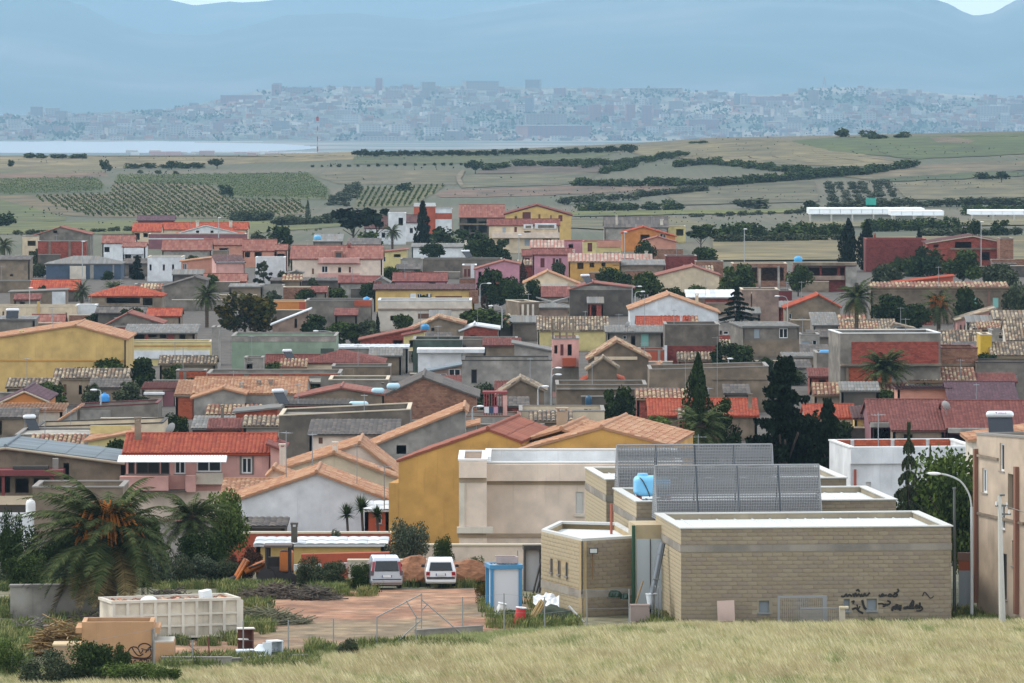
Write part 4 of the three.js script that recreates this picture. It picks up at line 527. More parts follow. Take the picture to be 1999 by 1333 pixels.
const beigeB = H('three-storey beige building seen end-on at the right edge', 1906, 2012, 858, 1232, plaster('#b7a48f'), ['p'], { a: -76, D: 10, e2: 846, cap: 'grey', para: 0.4, n: 'apartment_house', o: [[1917, 922, 1927, 970, 'w'], [1952, 866, 1961, 920, 'w'], [1968, 922, 1986, 992], [1954, 984, 1962, 1034, 'w'], [1956, 1080, 1966, 1170, 'g'], [1976, 1050, 1984, 1100, 'w']], x: [['string_course', 'tan', 1906, 896, 1950, 901, 0, 0.1], ['string_course', 'tan', 1906, 1010, 2000, 1015, 0, 0.1], ['drainpipe', 'brown', 1986, 905, 1990, 1190, 0, 0.2], ['drainpipe', 'brown', 1906, 886, 1909, 1190, 0, 0.2]] });
// ================= yard walls =================
H('cream boundary wall behind the parked cars', 826, 1062, 1066, 1132, 'peachw', ['p'], { n: 'boundary_wall', c: 'wall', D: 0.7, para: 0.05, cap: 'cream', d: 322 });
H('long rust-orange garden wall behind the yard', 428, 762, 1042, 1112, 'rust', ['p'], { n: 'boundary_wall', c: 'wall', D: 0.7, para: 0.05, cap: 'cream', d: 338 });
H('cream shed with white corrugated roof behind the digger', 500, 752, 1066, 1130, 'yellow', ['s', 'white', 1053], { D: 4, d: 325, ov: 0.3, ch: [[574, 1020, 6, 0.5, 'dgrey']] });
H('low orange wall beside the parked silver car', 588, 760, 1082, 1140, 'rust', ['p'], { n: 'boundary_wall', c: 'wall', D: 0.6, para: 0.05, cap: null, d: 314, e2: 1078 });
H('pale low wall right behind the silver car', 680, 832, 1096, 1144, 'ivory', ['p'], { n: 'boundary_wall', c: 'wall', D: 0.6, para: 0.05, cap: 'cream', d: 309 });
H('low grey block wall round the palm', 20, 225, 1146, 1200, 'lgrey', ['p'], { n: 'boundary_wall', c: 'wall', D: 0.6, para: 0.05, cap: 'grey', d: 284, e2: 1144 });
{ const cw = (label, x0, y0, x1, y1, d0, d1, h) => { const A = V(wx(x0, d0), 0, -d0), B = V(wx(x1, d1), 0, -d1), L = A.distanceTo(B), t = thing('kerb_wall', label, 'wall', [(A.x + B.x) / 2, (gy(A.x, d0) + gy(B.x, d1)) / 2, (A.z + B.z) / 2], Math.atan2(-(B.z - A.z), B.x - A.x)); part('wall_body', bx(-L / 2, L / 2, -0.5, h, -0.12, 0.12), WALL.lgrey, t); part('coping', bx(-L / 2 - 0.03, L / 2 + 0.03, h, h + 0.06, -0.15, 0.15), trim.grey, t); };
  cw('low concrete kerb wall beside the peach hut', 330, 1300, 600, 1292, 259.4, 262.4, 0.3); cw('short concrete kerb wall under the open gate', 812, 1240, 940, 1236, 273.8, 276, 0.35); }
// dirt yard
function nearPatch(poly, lift, colf, nr = 40, nc = 60) { const ys = poly.map((p) => p[1]), y0 = Math.min(...ys), y1 = Math.max(...ys), pos = [], uv = [], cl = [], idx = [];
  for (let j = 0; j <= nr; j++) { const y = lerp(y0 + 0.05, y1 - 0.05, j / nr); let xa = 1e9, xb = -1e9; for (let k = 0; k < poly.length; k++) { const [ax, ay] = poly[k], [bx_, by] = poly[(k + 1) % poly.length]; if ((ay <= y && by >= y) || (by <= y && ay >= y)) { const x = ay === by ? ax : lerp(ax, bx_, (y - ay) / (by - ay)); xa = Math.min(xa, x); xb = Math.max(xb, x); } }
    xa += (vnoise(y / 6, 3) - 0.5) * 30; xb += (vnoise(y / 6, 9) - 0.5) * 30; for (let i = 0; i <= nc; i++) { const px = lerp(xa, xb, i / nc), d = 27 * F / (y - HY), X = wx(px, d); pos.push(X, gy(X, d) + lift, -d); uv.push(X, d); cl.push(...colf(X, d)); } }
  for (let j = 0; j < nr; j++) for (let i = 0; i < nc; i++) { const a = j * (nc + 1) + i, c = a + nc + 1; idx.push(a, c, c + 1, a, c + 1, a + 1); }
  const g = new THREE.BufferGeometry(); g.setAttribute('position', new THREE.Float32BufferAttribute(pos, 3)); g.setAttribute('uv', new THREE.Float32BufferAttribute(uv, 2)); g.setAttribute('color', new THREE.Float32BufferAttribute(cl, 3)); g.setIndex(idx); g.computeVertexNormals(); return g; }
struct('dirt_yard', nearPatch([[40, 1240], [240, 1206], [440, 1166], [720, 1152], [1000, 1148], [1080, 1200], [1010, 1226], [880, 1246], [720, 1262], [560, 1284], [330, 1290], [60, 1275]], 0.03, (X, d) => { const n = fbm(X / 2.5, d / 2.5, 5), m = fbm(X / 8 + 40, d / 8, 3); return mix3(mix3(C3('#a9795b'), C3('#bd9273'), clamp((n - 0.3) * 2.5, 0, 1)), C3('#948769'), clamp((m - 0.55) * 5, 0, 0.8)); }), mat('#ffffff', { vertexColors: true, map: soilTex, bumpMap: soilTex, bumpScale: 0.04, roughness: 1 }), 'reddish bare dirt of the parking yard');
// ================= the concrete-block hall (three stepped volumes, annex, gratings) =================
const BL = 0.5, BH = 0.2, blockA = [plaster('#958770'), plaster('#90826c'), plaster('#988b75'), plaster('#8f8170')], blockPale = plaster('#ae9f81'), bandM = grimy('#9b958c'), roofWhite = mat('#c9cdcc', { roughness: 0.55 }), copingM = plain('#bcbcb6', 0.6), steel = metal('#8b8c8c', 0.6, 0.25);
const blockGeos = [0, 1, 2].map((i) => { const g = new RoundedBoxGeometry(BL - 0.014, BH - 0.014, 0.06, 1, 0.006); g.translate(0, 0, -0.012 + i * 0.002); return g; });
const yawB = 6 * Math.PI / 180;
// walls of coursed blocks on the face z=0, from x 0..W, y 0..Hh; the largest share single blocks, the rest joined
function coursed(parent, W, Hh, place, holes, single, seedN, band) {
  srand(seedN); const all = []; const rows = Math.floor(Hh / BH), cols = Math.ceil(W / BL);
  for (let r = 0; r < rows; r++) for (let c = 0; c <= cols; c++) { let x0 = c * BL - (r % 2 ? BL / 2 : 0), x1 = x0 + BL; x0 = Math.max(0, x0); x1 = Math.min(W, x1); if (x1 - x0 < 0.06) continue; const y0 = Hh - (r + 1) * BH, xm = (x0 + x1) / 2, ym = y0 + BH / 2; if (holes.some((h) => x1 > h[0] && x0 < h[1] && y0 + BH > h[2] && y0 < h[3])) continue; if (band && ym > band[0] && ym < band[1]) continue; all.push([xm, ym, x1 - x0]); }
  const rest = [[], [], [], []]; all.forEach(([xm, ym, w], i) => { const k = Math.floor(rnd() * 4), g = blockGeos[Math.floor(rnd() * 3)]; const m = new THREE.Matrix4().makeScale((w - 0.014) / (BL - 0.014), 1, 1).setPosition(xm, ym, 0).premultiply(place);
    if (i < single) { const o = new THREE.Mesh(g, single > 0 && place.pale ? blockPale : blockA[k]); o.name = 'block'; o.castShadow = o.receiveShadow = true; o.applyMatrix4(m); parent.add(o); } else rest[place.pale ? 0 : k].push(g.clone().applyMatrix4(m)); });
  rest.forEach((l, k) => { if (l.length) { const o = part('block_courses', l, place.pale ? blockPale : blockA[k], parent); o.userData.kind = 'stuff'; } });
}
function hall(label, x0, x1, e, d, D, name, single, sd, holes = []) {
  const s = F / d, a = yawB; let W = (x1 - x0) / s; for (let i = 0; i < 4; i++) W = (wx(x1, d + W * Math.sin(a)) - wx(x0, d)) / Math.cos(a);
  const X = wx(x0, d), Y0 = EYE - 27.05, Hh = wy(e, d) - Y0, t = thing(name, label, 'building', [X, Y0, -d], a);
  const hs = holes.map(([a0, b0, a1, b1]) => [(a0 - x0) / (x1 - x0) * W, (a1 - x0) / (x1 - x0) * W, wy(b1, d) - Y0, wy(b0, d) - Y0]);
  const sh = new THREE.Shape(); sh.moveTo(0, 0); sh.lineTo(W, 0); sh.lineTo(W, Hh); sh.lineTo(0, Hh); sh.closePath(); for (const [p, q, u, v] of hs) { const h = new THREE.Path(); h.moveTo(p, u); h.lineTo(p, v); h.lineTo(q, v); h.lineTo(q, u); h.closePath(); sh.holes.push(h); }
  const th = 0.3; part('wall', [new THREE.ExtrudeGeometry(sh, { depth: th, bevelEnabled: false }).translate(0, 0, -th), bx(0.002, th, 0, Hh, -D + th, -th), bx(W - th, W - 0.002, 0, Hh, -D + th, -th), bx(0, W, 0, Hh, -D, -D + th)], plaster('#9f937c'), t);
  const bandY = [Hh - 1.15, Hh - 0.8]; part('ring_beam', [bx(-0.02, W + 0.02, bandY[0] + 0.003, bandY[1] - 0.003, 0.002, 0.045), bx(-0.045, -0.002, bandY[0] + 0.003, bandY[1] - 0.003, -D, 0.002)], bandM, t);
  coursed(t, W, Hh, Object.assign(new THREE.Matrix4(), { pale: false }), hs, single, sd, bandY);
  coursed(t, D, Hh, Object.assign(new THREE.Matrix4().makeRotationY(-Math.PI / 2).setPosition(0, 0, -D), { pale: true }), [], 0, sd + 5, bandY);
  part('coping', [bx(-0.08, W + 0.08, Hh, Hh + 0.06, -0.36, 0.1), bx(-0.08, W + 0.08, Hh, Hh + 0.06, -D - 0.08, -D + 0.34), bx(-0.08, 0.36, Hh, Hh + 0.06, -D + 0.34, -0.36), bx(W - 0.36, W + 0.08, Hh, Hh + 0.06, -D + 0.34, -0.36)], copingM, t);
  const rs = []; for (let x = th; x < W - th; x += 0.9) rs.push(bx(x, x + 0.06, Hh - 0.28, Hh - 0.24, -D + th, -th)); const rf = part('roof', bx(th, W - th, Hh - 0.4, Hh - 0.28, -D + th, -th), roofWhite, t); part('roof_seam', rs, roofWhite, rf);
  hs.forEach(([p, q, u, v]) => { part('window', [bx(p, q, u, v, -0.2, -0.16), bx(p - 0.05, q + 0.05, u - 0.08, u - 0.002, -0.1, 0.1)], plain('#7d858a', 0.5), t); });
  return Object.assign(t, { W, Hh, D });
}
const hallA = hall('front concrete-block hall with white flat roof and graffiti', 1330, 1857, 1032, 278, 9.5, 'block_hall', 300, 71, [[1481, 1174, 1501, 1197], [1691, 1172, 1711, 1195], [1646, 1172, 1658, 1195]]);
const hallB = hall('middle concrete-block hall with the blue tank', 1243, 1749, 980, 290.5, 9.5, 'block_hall', 40, 72);
const hallC = hall('rearmost concrete-block hall with white roof', 1184, 1652, 937, 303, 9.5, 'block_hall', 30, 73);
// link wall and door between front and middle hall
{ const t = thing('entrance_link', 'pale grey double door recess at the left of the front hall', 'building', [wx(1268, 282), EYE - 27.05, -282], yawB); part('wall', bx(-0.3, 1.4, 0, 4.6, -6, -3.2), plaster('#b7a583'), t); const dr = part('door', [bx(-0.25, 0.42, 0, 3.9, -3.2, -3.1), bx(0.46, 1.1, 0, 3.9, -3.2, -3.1)], plain('#aab2b6', 0.5), t); part('door_frame', [bx(0.42, 0.46, 0, 3.9, -3.2, -3.05)], trim.dark, dr); part('drainpipe', cyl(0.09, 0.09, 4.6, -0.42, 0, -3.0), plain('#22462f'), t); }
// A-shaped steel gratings over the light shafts
function grating(label, x0, x1, yTop, yBot, d) { const s = F / d, W = (x1 - x0) / s, Ht = (yBot - yTop) / s, t = thing('roof_grating', label, 'grating', [wx(x0, d), wy(yBot, d), -d], yawB), run = 1.0, g = [], n = Math.round(W / 0.085);
  const slopeP = (x, f, side) => V(x, Ht * f, side * run * (1 - f)); for (const side of [1, -1]) { const q = []; for (let i = 0; i <= n; i++) { const x = W * i / n; q.push(bar(slopeP(x, 0, side), slopeP(x, 1, side), 0.025, 4)); } for (let j = 0; j <= 20; j++) q.push(bar(slopeP(0, j / 20, side), slopeP(W, j / 20, side), 0.022, 4)); part('grating_panel', q, steel, t); }
  for (let k = 0; k <= 4; k++) part('strut', [bar(slopeP(W * k / 4, 0, 1), slopeP(W * k / 4, 1, 1), 0.04), bar(slopeP(W * k / 4, 0, -1), slopeP(W * k / 4, 1, -1), 0.04)], k % 4 ? metal('#4a4f54', 0.6, 0.4) : steel, t);
  part('ridge_bar', bar(V(0, Ht, 0), V(W, Ht, 0), 0.05), steel, t); for (const x of [0, W]) { const tri = []; for (let j = 0; j < 26; j++) { const f = j / 26, z = run * (1 - f); tri.push(bx(x - 0.02, x + 0.02, Ht * f, Ht * f + Ht / 40, -z, z)); } part('end_louvre', tri, steel, t); } }
grating('front grey steel roof grating beside the blue tank', 1278, 1602, 909, 1012, 289);
grating('rear grey steel roof grating above the middle hall', 1204, 1510, 869, 985, 301.5);
// blue tank on the middle hall
{ const d = 296, t = thing('water_tank', 'light blue plastic tank on the block hall roof', 'water tank', at(1273, 968, d), yawB); const m = mat('#6fb3d8', { roughness: 0.4 }); part('body', new RoundedBoxGeometry(1.9, 1.05, 1.2, 4, 0.28).translate(0, 0.53, 0), m, t); part('lid', cyl(0.3, 0.26, 0.16, -0.5, 1.02, 0, 16), m, t); part('base_block', [bx(-0.9, -0.6, -0.45, 0, -0.5, 0.5), bx(0.5, 0.9, -0.45, 0, -0.5, 0.5)], WALL.obrick, t); part('strap', tube([V(-0.75, 1.0, 0.4), V(-0.62, 0.9, 0.61), V(-0.3, 0.3, 0.62), V(-0.2, 0, 0.62)], 0.03), trim.dark, t); part('hose', tube([V(-0.95, 0.1, 0.4), V(-1.25, 0.0, 0.6), V(-1.2, -0.6, 1), V(-0.8, -1.4, 1.1), V(-0.7, -2.6, 1.1)], 0.02), trim.dark, t); }
// annex with a folded front
{ const d = 284.5, s = F / d, Y0 = EYE - 27.05, c = [[1057, 290.5], [1136, 284.5], [1252, 286.5], [1206, 295], [1092, 296]].map(([px, dd]) => [wx(px, dd), -dd]), Ht = wy(1056, 284.5) - Y0, X = c[1][0], Z = c[1][1];
  const t = thing('block_annex', 'low folded block annex with three slit windows', 'building', [X, Y0, Z]); const P = c.map(([x, z]) => [x - X, z - Z]);
  const wallP = (i, name, th = 0.25) => { const A = P[i], B = P[(i + 1) % 5], L = Math.hypot(B[0] - A[0], B[1] - A[1]); const m = new THREE.Matrix4().makeRotationY(Math.atan2(-(B[1] - A[1]), B[0] - A[0])).setPosition(A[0], 0, A[1]); return { L, m }; };
  const wl = []; for (let i = 0; i < 5; i++) { const { L, m } = wallP(i); wl.push(bx(0, L, 0, Ht, -0.25, 0).applyMatrix4(m)); } part('wall', wl, plaster('#b39d75'), t);
  const f0 = wallP(0), f1 = wallP(1), slits = [0, 1, 2].map((i) => [f0.L * (0.24 + i * 0.19), f0.L * (0.24 + i * 0.19) + 0.3, Ht - 1.95, Ht - 1.25]); const beam = [1.0, 1.4];
  coursed(t, f0.L, Ht, Object.assign(f0.m.clone(), { pale: true }), slits, 60, 81, beam); coursed(t, f1.L, Ht, Object.assign(f1.m.clone(), { pale: false }), [], 120, 82, beam);
  part('ring_beam', [bx(0, f0.L, beam[0], beam[1], 0.002, 0.04).applyMatrix4(f0.m), bx(0, f1.L, beam[0], beam[1], 0.002, 0.04).applyMatrix4(f1.m)], bandM, t);
  slits.forEach(([p, q, u, v]) => { const w = part('window', [bx(p, p + 0.04, u, v, 0.002, 0.05), bx(q - 0.04, q, u, v, 0.002, 0.05), bx(p - 0.04, q + 0.04, u - 0.08, u, 0.002, 0.12)].map((g) => g.applyMatrix4(f0.m)), trim.grey, t); part('pane', bx(p + 0.04, q - 0.04, u, v, 0.002, 0.012).applyMatrix4(f0.m), glassDark, w); });
  const cs = new THREE.Shape(); P.forEach(([x, z], i) => (i ? cs.lineTo(x * 1.0, -z) : cs.moveTo(x, -z))); cs.closePath(); const ctr = P.reduce((a, b) => [a[0] + b[0] / 5, a[1] + b[1] / 5], [0, 0]); const inn = new THREE.Path(); P.map(([x, z]) => [lerp(x, ctr[0], 0.11), lerp(z, ctr[1], 0.11)]).forEach(([x, z], i) => (i ? inn.lineTo(x, -z) : inn.moveTo(x, -z))); inn.closePath();
  const flat = new THREE.Shape(inn.getPoints()); cs.holes.push(inn); const ex = (S, h, y) => new THREE.ExtrudeGeometry(S, { depth: h, bevelEnabled: false }).rotateX(-Math.PI / 2).translate(0, y, 0);
  part('coping', ex(cs, 0.12, Ht), copingM, t); const rf = part('roof', ex(flat, 0.1, Ht - 0.35), roofWhite, t); part('vent_pipe', cyl(0.07, 0.07, 1.6, 1.6, Ht - 0.3, -7.5), plain('#9c5a45'), t);
  const lg = part('floodlight', bx(0.35, 0.8, Ht - 0.6, Ht - 0.32, 0.1, 0.35), trim.dark, t); part('lens', bx(0.4, 0.75, Ht - 0.56, Ht - 0.36, 0.35, 0.36), plain('#b8bcb8', 0.3), lg); part('rust_pipe', bx(0.5, 0.56, Ht - 1.9, Ht - 0.6, 0.02, 0.08), plain('#6f5434'), t);
  const cab = part('conduit', bx(-0.03, 0.03, 1.2, Ht, 0.03, 0.07), trim.dark, t); }
// graffiti strokes on the front hall, as paint lying on the blocks
{ const t = hallA, ux = (px) => (px - 1330) / 527 * t.W, uy = (py) => wy(py, 278) - (EYE - 27.05), ink = plain('#1f1b16', 0.7); const strokes = [];
  const st = (pts, r = 0.045) => strokes.push(tube(pts.map(([x, y]) => V(ux(x), uy(y), 0)), r, 24, 5).scale(1, 1, 0.15).translate(0, 0, 0.055));
  st([[1641, 1166], [1646, 1167], [1651, 1162], [1653, 1167], [1657, 1163], [1662, 1167]]); st([[1664, 1161], [1666, 1168], [1669, 1160], [1672, 1167], [1675, 1162], [1680, 1168]]); st([[1670, 1156], [1674, 1154], [1677, 1158]]); st([[1680, 1162], [1684, 1167], [1687, 1161], [1690, 1166], [1697, 1160]]); 
  st([[1715, 1164], [1718, 1168], [1721, 1163], [1724, 1164], [1721, 1168]]); st([[1724, 1166], [1730, 1165]]); st([[1732, 1168], [1736, 1163], [1740, 1166], [1735, 1168]]); st([[1742, 1168], [1746, 1162], [1751, 1165], [1745, 1168], [1741, 1166]]); st([[1751, 1153], [1753, 1157], [1748, 1161], [1744, 1161]]);
  st([[1713, 1182], [1722, 1182], [1727, 1186], [1722, 1187]]); st([[1726, 1182], [1732, 1186]]); st([[1731, 1176], [1737, 1179], [1734, 1183], [1726, 1183]]);
  st([[1740, 1196], [1744, 1186], [1746, 1194], [1750, 1182], [1752, 1194], [1757, 1184], [1756, 1196]], 0.06); st([[1764, 1188], [1766, 1193], [1770, 1187], [1772, 1192], [1782, 1176], [1780, 1191]], 0.06); st([[1774, 1191], [1784, 1191]], 0.05); st([[1788, 1185], [1792, 1188], [1788, 1191], [1786, 1188], [1790, 1185]], 0.05); st([[1795, 1180], [1794, 1193]], 0.05); st([[1797, 1187], [1800, 1192], [1796, 1196], [1788, 1196]], 0.04);
  st([[1682, 1174], [1686, 1188], [1690, 1193]], 0.06); st([[1661, 1178], [1666, 1176], [1664, 1182]], 0.04); st([[1662, 1192], [1670, 1190], [1676, 1196], [1684, 1200]], 0.05); st([[1672, 1183], [1674, 1192], [1678, 1186]], 0.035); st([[1800, 1168], [1804, 1160], [1810, 1166], [1816, 1172], [1822, 1168]], 0.025); 
  part('graffiti', strokes, ink, t); }
// things leaning on and standing by the hall
{ const g = (px, d) => [wx(px, d), EYE - 27.05, -d];
  let t = thing('leaning_gutter', 'long grey metal gutter leaning on the hall corner', 'gutter', g(1266, 281.5)); const A = V(0, 0.6, 0), B = V(0.72, 3.9, -1.2); part('channel', [bar(A, B, 0.16, 4), bar(V(0.1, 0.5, 0.1), V(0.8, 3.9, -1.1), 0.03)], metal('#6e7479', 0.5, 0.4), t); part('bracket', [bar(V(0.2, 2.2, -0.3), V(0.55, 2.15, -0.5), 0.03), bar(V(0.5, 3.4, -0.9), V(0.85, 3.3, -1.0), 0.03)], steel, t);
  t = thing('grate_stack', 'stack of metal gratings leaning by the hall corner', 'grating', g(1282, 280.8)); for (let k = 0; k < 4; k++) { const q = []; for (let i = 0; i < 9; i++) q.push(bx(-0.25 + k * 0.16, -0.22 + k * 0.16, 0.3 + i * 0.2, 0.32 + i * 0.2, -0.5, 0.3), bx(-0.25 + k * 0.16, -0.23 + k * 0.16, 0.3, 2.0 - k * 0.1, -0.5 + i * 0.1, -0.48 + i * 0.1)); part('grate', q, steel, t); }
  t = thing('white_bin', 'white tapered bin at the foot of the gutter', 'bin', g(1271, 281.5)); part('body', new THREE.CylinderGeometry(0.26, 0.16, 0.75, 16).translate(0, 1.1, 0), plain('#cfd6d8', 0.5), t); part('rim', new THREE.TorusGeometry(0.26, 0.03, 6, 18).rotateX(Math.PI / 2).translate(0, 1.48, 0), plain('#cfd6d8', 0.5), t);
  t = thing('leaning_board', 'pale pinkish board leaning on the block wall', 'board', [wx(1418, 277.2), EYE - 27.05 + 0.55, -277.2]); part('panel', bx(-0.42, 0.42, 0, 1.0, -0.02, 0.02).rotateX(-0.15).rotateZ(0.04), plaster('#c6ada0'), t);
  t = thing('steel_rail', 'grey barred steel rail standing in front of the hall', 'rail', [wx(1566, 276.4), EYE - 27.05 + 0.5, -276.4], yawB); { const q = []; for (let i = 0; i < 22; i++) q.push(bx(-1.15 + i * 0.105, -1.13 + i * 0.105, 0, 1.25, -0.015, 0.015)); part('bar', q, steel, t); part('frame', [bx(-1.2, 1.2, 1.25, 1.36, -0.04, 0.04), bx(-1.2, -1.1, 0, 1.25, -0.04, 0.04), bx(1.0, 1.2, 0, 1.25, -0.04, 0.04)], steel, t); }
  t = thing('steel_rail', 'lower grey rail right of the taller barred rail', 'rail', [wx(1602, 275.6), EYE - 27.05 + 0.4, -275.6], yawB); { const q = []; for (let i = 0; i < 18; i++) q.push(bx(-0.95 + i * 0.105, -0.93 + i * 0.105, 0, 0.9, -0.015, 0.015)); part('bar', q, steel, t); part('frame', [bx(-1.0, 1.0, 0.9, 0.96, -0.03, 0.03)], steel, t); }
  t = thing('meter_cabinet', 'small cream meter cabinet before the graffiti wall', 'cabinet', [wx(1644, 275.4), EYE - 27.05 + 0.4, -275.4]); part('body', bx(-0.14, 0.14, 0, 0.95, -0.2, 0.1), plaster('#bfb4a0'), t); part('lid', bx(-0.14, 0.3, 0.95, 1.03, -0.25, 0.2), plaster('#d0c3a4'), t);
  t = thing('site_cabin', 'narrow white site cabin with blue corner posts', 'cabin', g(988, 287), 0.16); { const W = 1.45, D = 1.5, Ht = 2.45, bl = plain('#3f7fa6', 0.5), wh = plain('#c7c9cb', 0.6); part('wall_panel', bx(-W / 2 + 0.08, W / 2 - 0.08, 0.05, Ht - 0.2, -D + 0.05, -0.03), wh, t); for (const [x, z] of [[-1, 0], [1, 0], [-1, 1], [1, 1]]) part('corner_post', bx(x * W / 2 - 0.08, x * W / 2 + 0.08, 0, Ht - 0.2, -z * D - 0.08, -z * D + 0.08), bl, t); part('roof_frame', [bx(-W / 2 - 0.12, W / 2 + 0.12, Ht - 0.2, Ht, -0.06, 0.12), bx(-W / 2 - 0.12, W / 2 + 0.12, Ht - 0.2, Ht, -D - 0.12, -D + 0.06), bx(-W / 2 - 0.12, -W / 2 + 0.06, Ht - 0.2, Ht, -D + 0.06, -0.06), bx(W / 2 - 0.06, W / 2 + 0.12, Ht - 0.2, Ht, -D + 0.06, -0.06)], bl, t); const rs = []; for (let i = 0; i < 9; i++) rs.push(bx(-W / 2 + 0.07 + i * 0.15, -W / 2 + 0.15 + i * 0.15, Ht - 0.1, Ht - 0.05, -D + 0.06, -0.06)); part('roof_sheet', [bx(-W / 2 + 0.06, W / 2 - 0.06, Ht - 0.13, Ht - 0.1, -D + 0.06, -0.06), ...rs], plain('#a9b6bb', 0.5), t); }
  t = thing('cardboard_crate', 'pink-grey crate lying on the white site cabin', 'crate', [wx(990, 288), EYE - 27.05 + 2.46, -288]); part('body', bx(-0.55, 0.55, 0, 0.32, -0.4, 0.3), plaster('#b3a3a0'), t); part('slat', [bx(-0.6, 0.4, 0.33, 0.36, -0.4, 0.2), bx(0.5, 0.56, 0, 0.6, -0.4, -0.36)], plaster('#9d8f8a'), t);
  t = thing('gate_hut', 'dark steel gate box between cabin and annex', 'gate', g(1040, 299), 0.1); part('frame', [bx(-0.45, -0.37, 0, 2.2, -0.5, 0), bx(0.37, 0.45, 0, 2.2, -0.5, 0), bx(-0.48, 0.48, 2.2, 2.45, -0.6, 0.15)], trim.dark, t); part('door', bx(-0.37, 0.37, 0, 2.2, -0.3, -0.25), plain('#b2b4b5', 0.6), t);
  for (const [i, dx] of [[0, 0], [1, 0.18], [2, 0.33]]) { t = thing('leaning_plank', ['first dark plank leaning on the gate box', 'second dark plank leaning on the gate box', 'third dark plank nearest the annex wall'][i], 'plank', [wx(1040, 298) + dx, EYE - 27.05, -298]); part('board', bar(V(0, 0, 0.2), V(0.5, 1.9 - i * 0.2, -0.3), 0.05, 4), trim.dark, t); }
  const cone = (label, px, d, h, r, m, tilt) => { const q = thing('traffic_barrel', label, 'barrel', [wx(px, d), EYE - 27.05, -d]); part('body', new THREE.LatheGeometry([[r, 0], [r * 0.95, h * 0.3], [r * 0.72, h * 0.92], [r * 0.7, h], [0, h]].map((v) => new THREE.Vector2(...v)), 20).rotateZ(tilt), m, q); part('rim', new THREE.TorusGeometry(r * 0.72, 0.04, 6, 18).rotateX(Math.PI / 2).translate(0, h, 0).rotateZ(tilt), plain('#d5d8d8'), q); };
  cone('bright red plastic barrel among the weeds', 1013, 280, 0.95, 0.33, plain('#b3211d', 0.5), -0.12); cone('white plastic cone by the blue cabin post', 974, 284.5, 0.75, 0.28, plain('#cfcfca', 0.5), -0.25);
  t = thing('plank_bundle', 'bundle of yellowish timber planks leaning on weeds', 'planks', [wx(1026, 281), EYE - 27.05, -281]); for (let i = 0; i < 5; i++) part('plank', bar(V(i * 0.09, 0.02, 0.1), V(0.7 + i * 0.08, 1.15 + (i % 2) * 0.06, -0.5), 0.045, 4), plaster(i % 2 ? '#b39a68' : '#a68a5a'), t);
  t = thing('plastic_sheet', 'crumpled white plastic sheeting on the rubble', 'sheet', [wx(1066, 283.5), EYE - 27.05 + 0.75, -283.5]); { const q = new THREE.PlaneGeometry(1.3, 0.9, 26, 18).rotateX(-1.1), p = q.attributes.position; for (let i = 0; i < p.count; i++) p.setY(i, p.getY(i) + fbm(p.getX(i) * 4 + 9, p.getZ(i) * 5, 3) * 0.5); q.computeVertexNormals(); part('sheet_surface', q, mat('#d6d8d8', { side: THREE.DoubleSide, roughness: 0.5 }), t); }
  t = thing('rubble_heap', 'dark heap of rubble and bags beside the annex', 'heap', [wx(1075, 282.4), EYE - 27.05, -282.4]); part('heap_body', lump(1.1, 0.8, 0.7, 5, 0.45), mat('#3a4235', { map: grimeTex }), t);
  t = thing('green_bag', 'dark green rubbish bags on the block ledge', 'bag', [wx(1200, 284.6), EYE - 27.05 + 1.1, -284.6]); part('bag_body', [lump(0.35, 0.3, 0.3, 7, 0.3), lump(0.22, 0.25, 0.2, 8, 0.3).translate(0.5, -0.1, 0)], plain('#16301f', 0.4), t);
  t = thing('pipe_offcut', 'white pipe offcut sloping on the rubble', 'pipe', [wx(1122, 282), EYE - 27.05, -282]); part('pipe', bar(V(-0.3, 0.85, 0), V(0.45, 0.05, 0.1), 0.05, 8), plain('#d0d0cc'), t);
  t = thing('propped_pole', 'tan timber pole propped at the door recess', 'pole', g(1246, 283.5)); part('pole_shaft', bar(V(-0.3, 0.3, 0), V(0.25, 1.9, -0.5), 0.05, 6), plaster('#9b8360'), t);
  t = thing('tool_chest', 'weathered pinkish tool chest at the wall foot', 'chest', g(1252, 281)); part('body', bx(-0.55, 0.4, 0.2, 0.95, -0.4, 0.2), plaster('#a29088'), t); part('leg', bx(-0.6, -0.55, 0, 1.0, 0.15, 0.2), plain('#c8c4bb'), t); part('lid', bx(-0.58, 0.42, 0.95, 1.0, -0.42, 0.22), plaster('#a29088'), t); }
function lump(rx, ry, rz, sd, rough = 0.35) { const g = new THREE.IcosahedronGeometry(1, 4), p = g.attributes.position; for (let i = 0; i < p.count; i++) { const x = p.getX(i), y = p.getY(i), z = p.getZ(i), n = 1 + (fbm(x * 2 + sd * 7, y * 2 + z * 3 + sd, 4) - 0.5) * rough * 2; p.setXYZ(i, x * rx * n, Math.max(-0.05, y * ry * n), z * rz * n); } g.computeVertexNormals(); return g; }
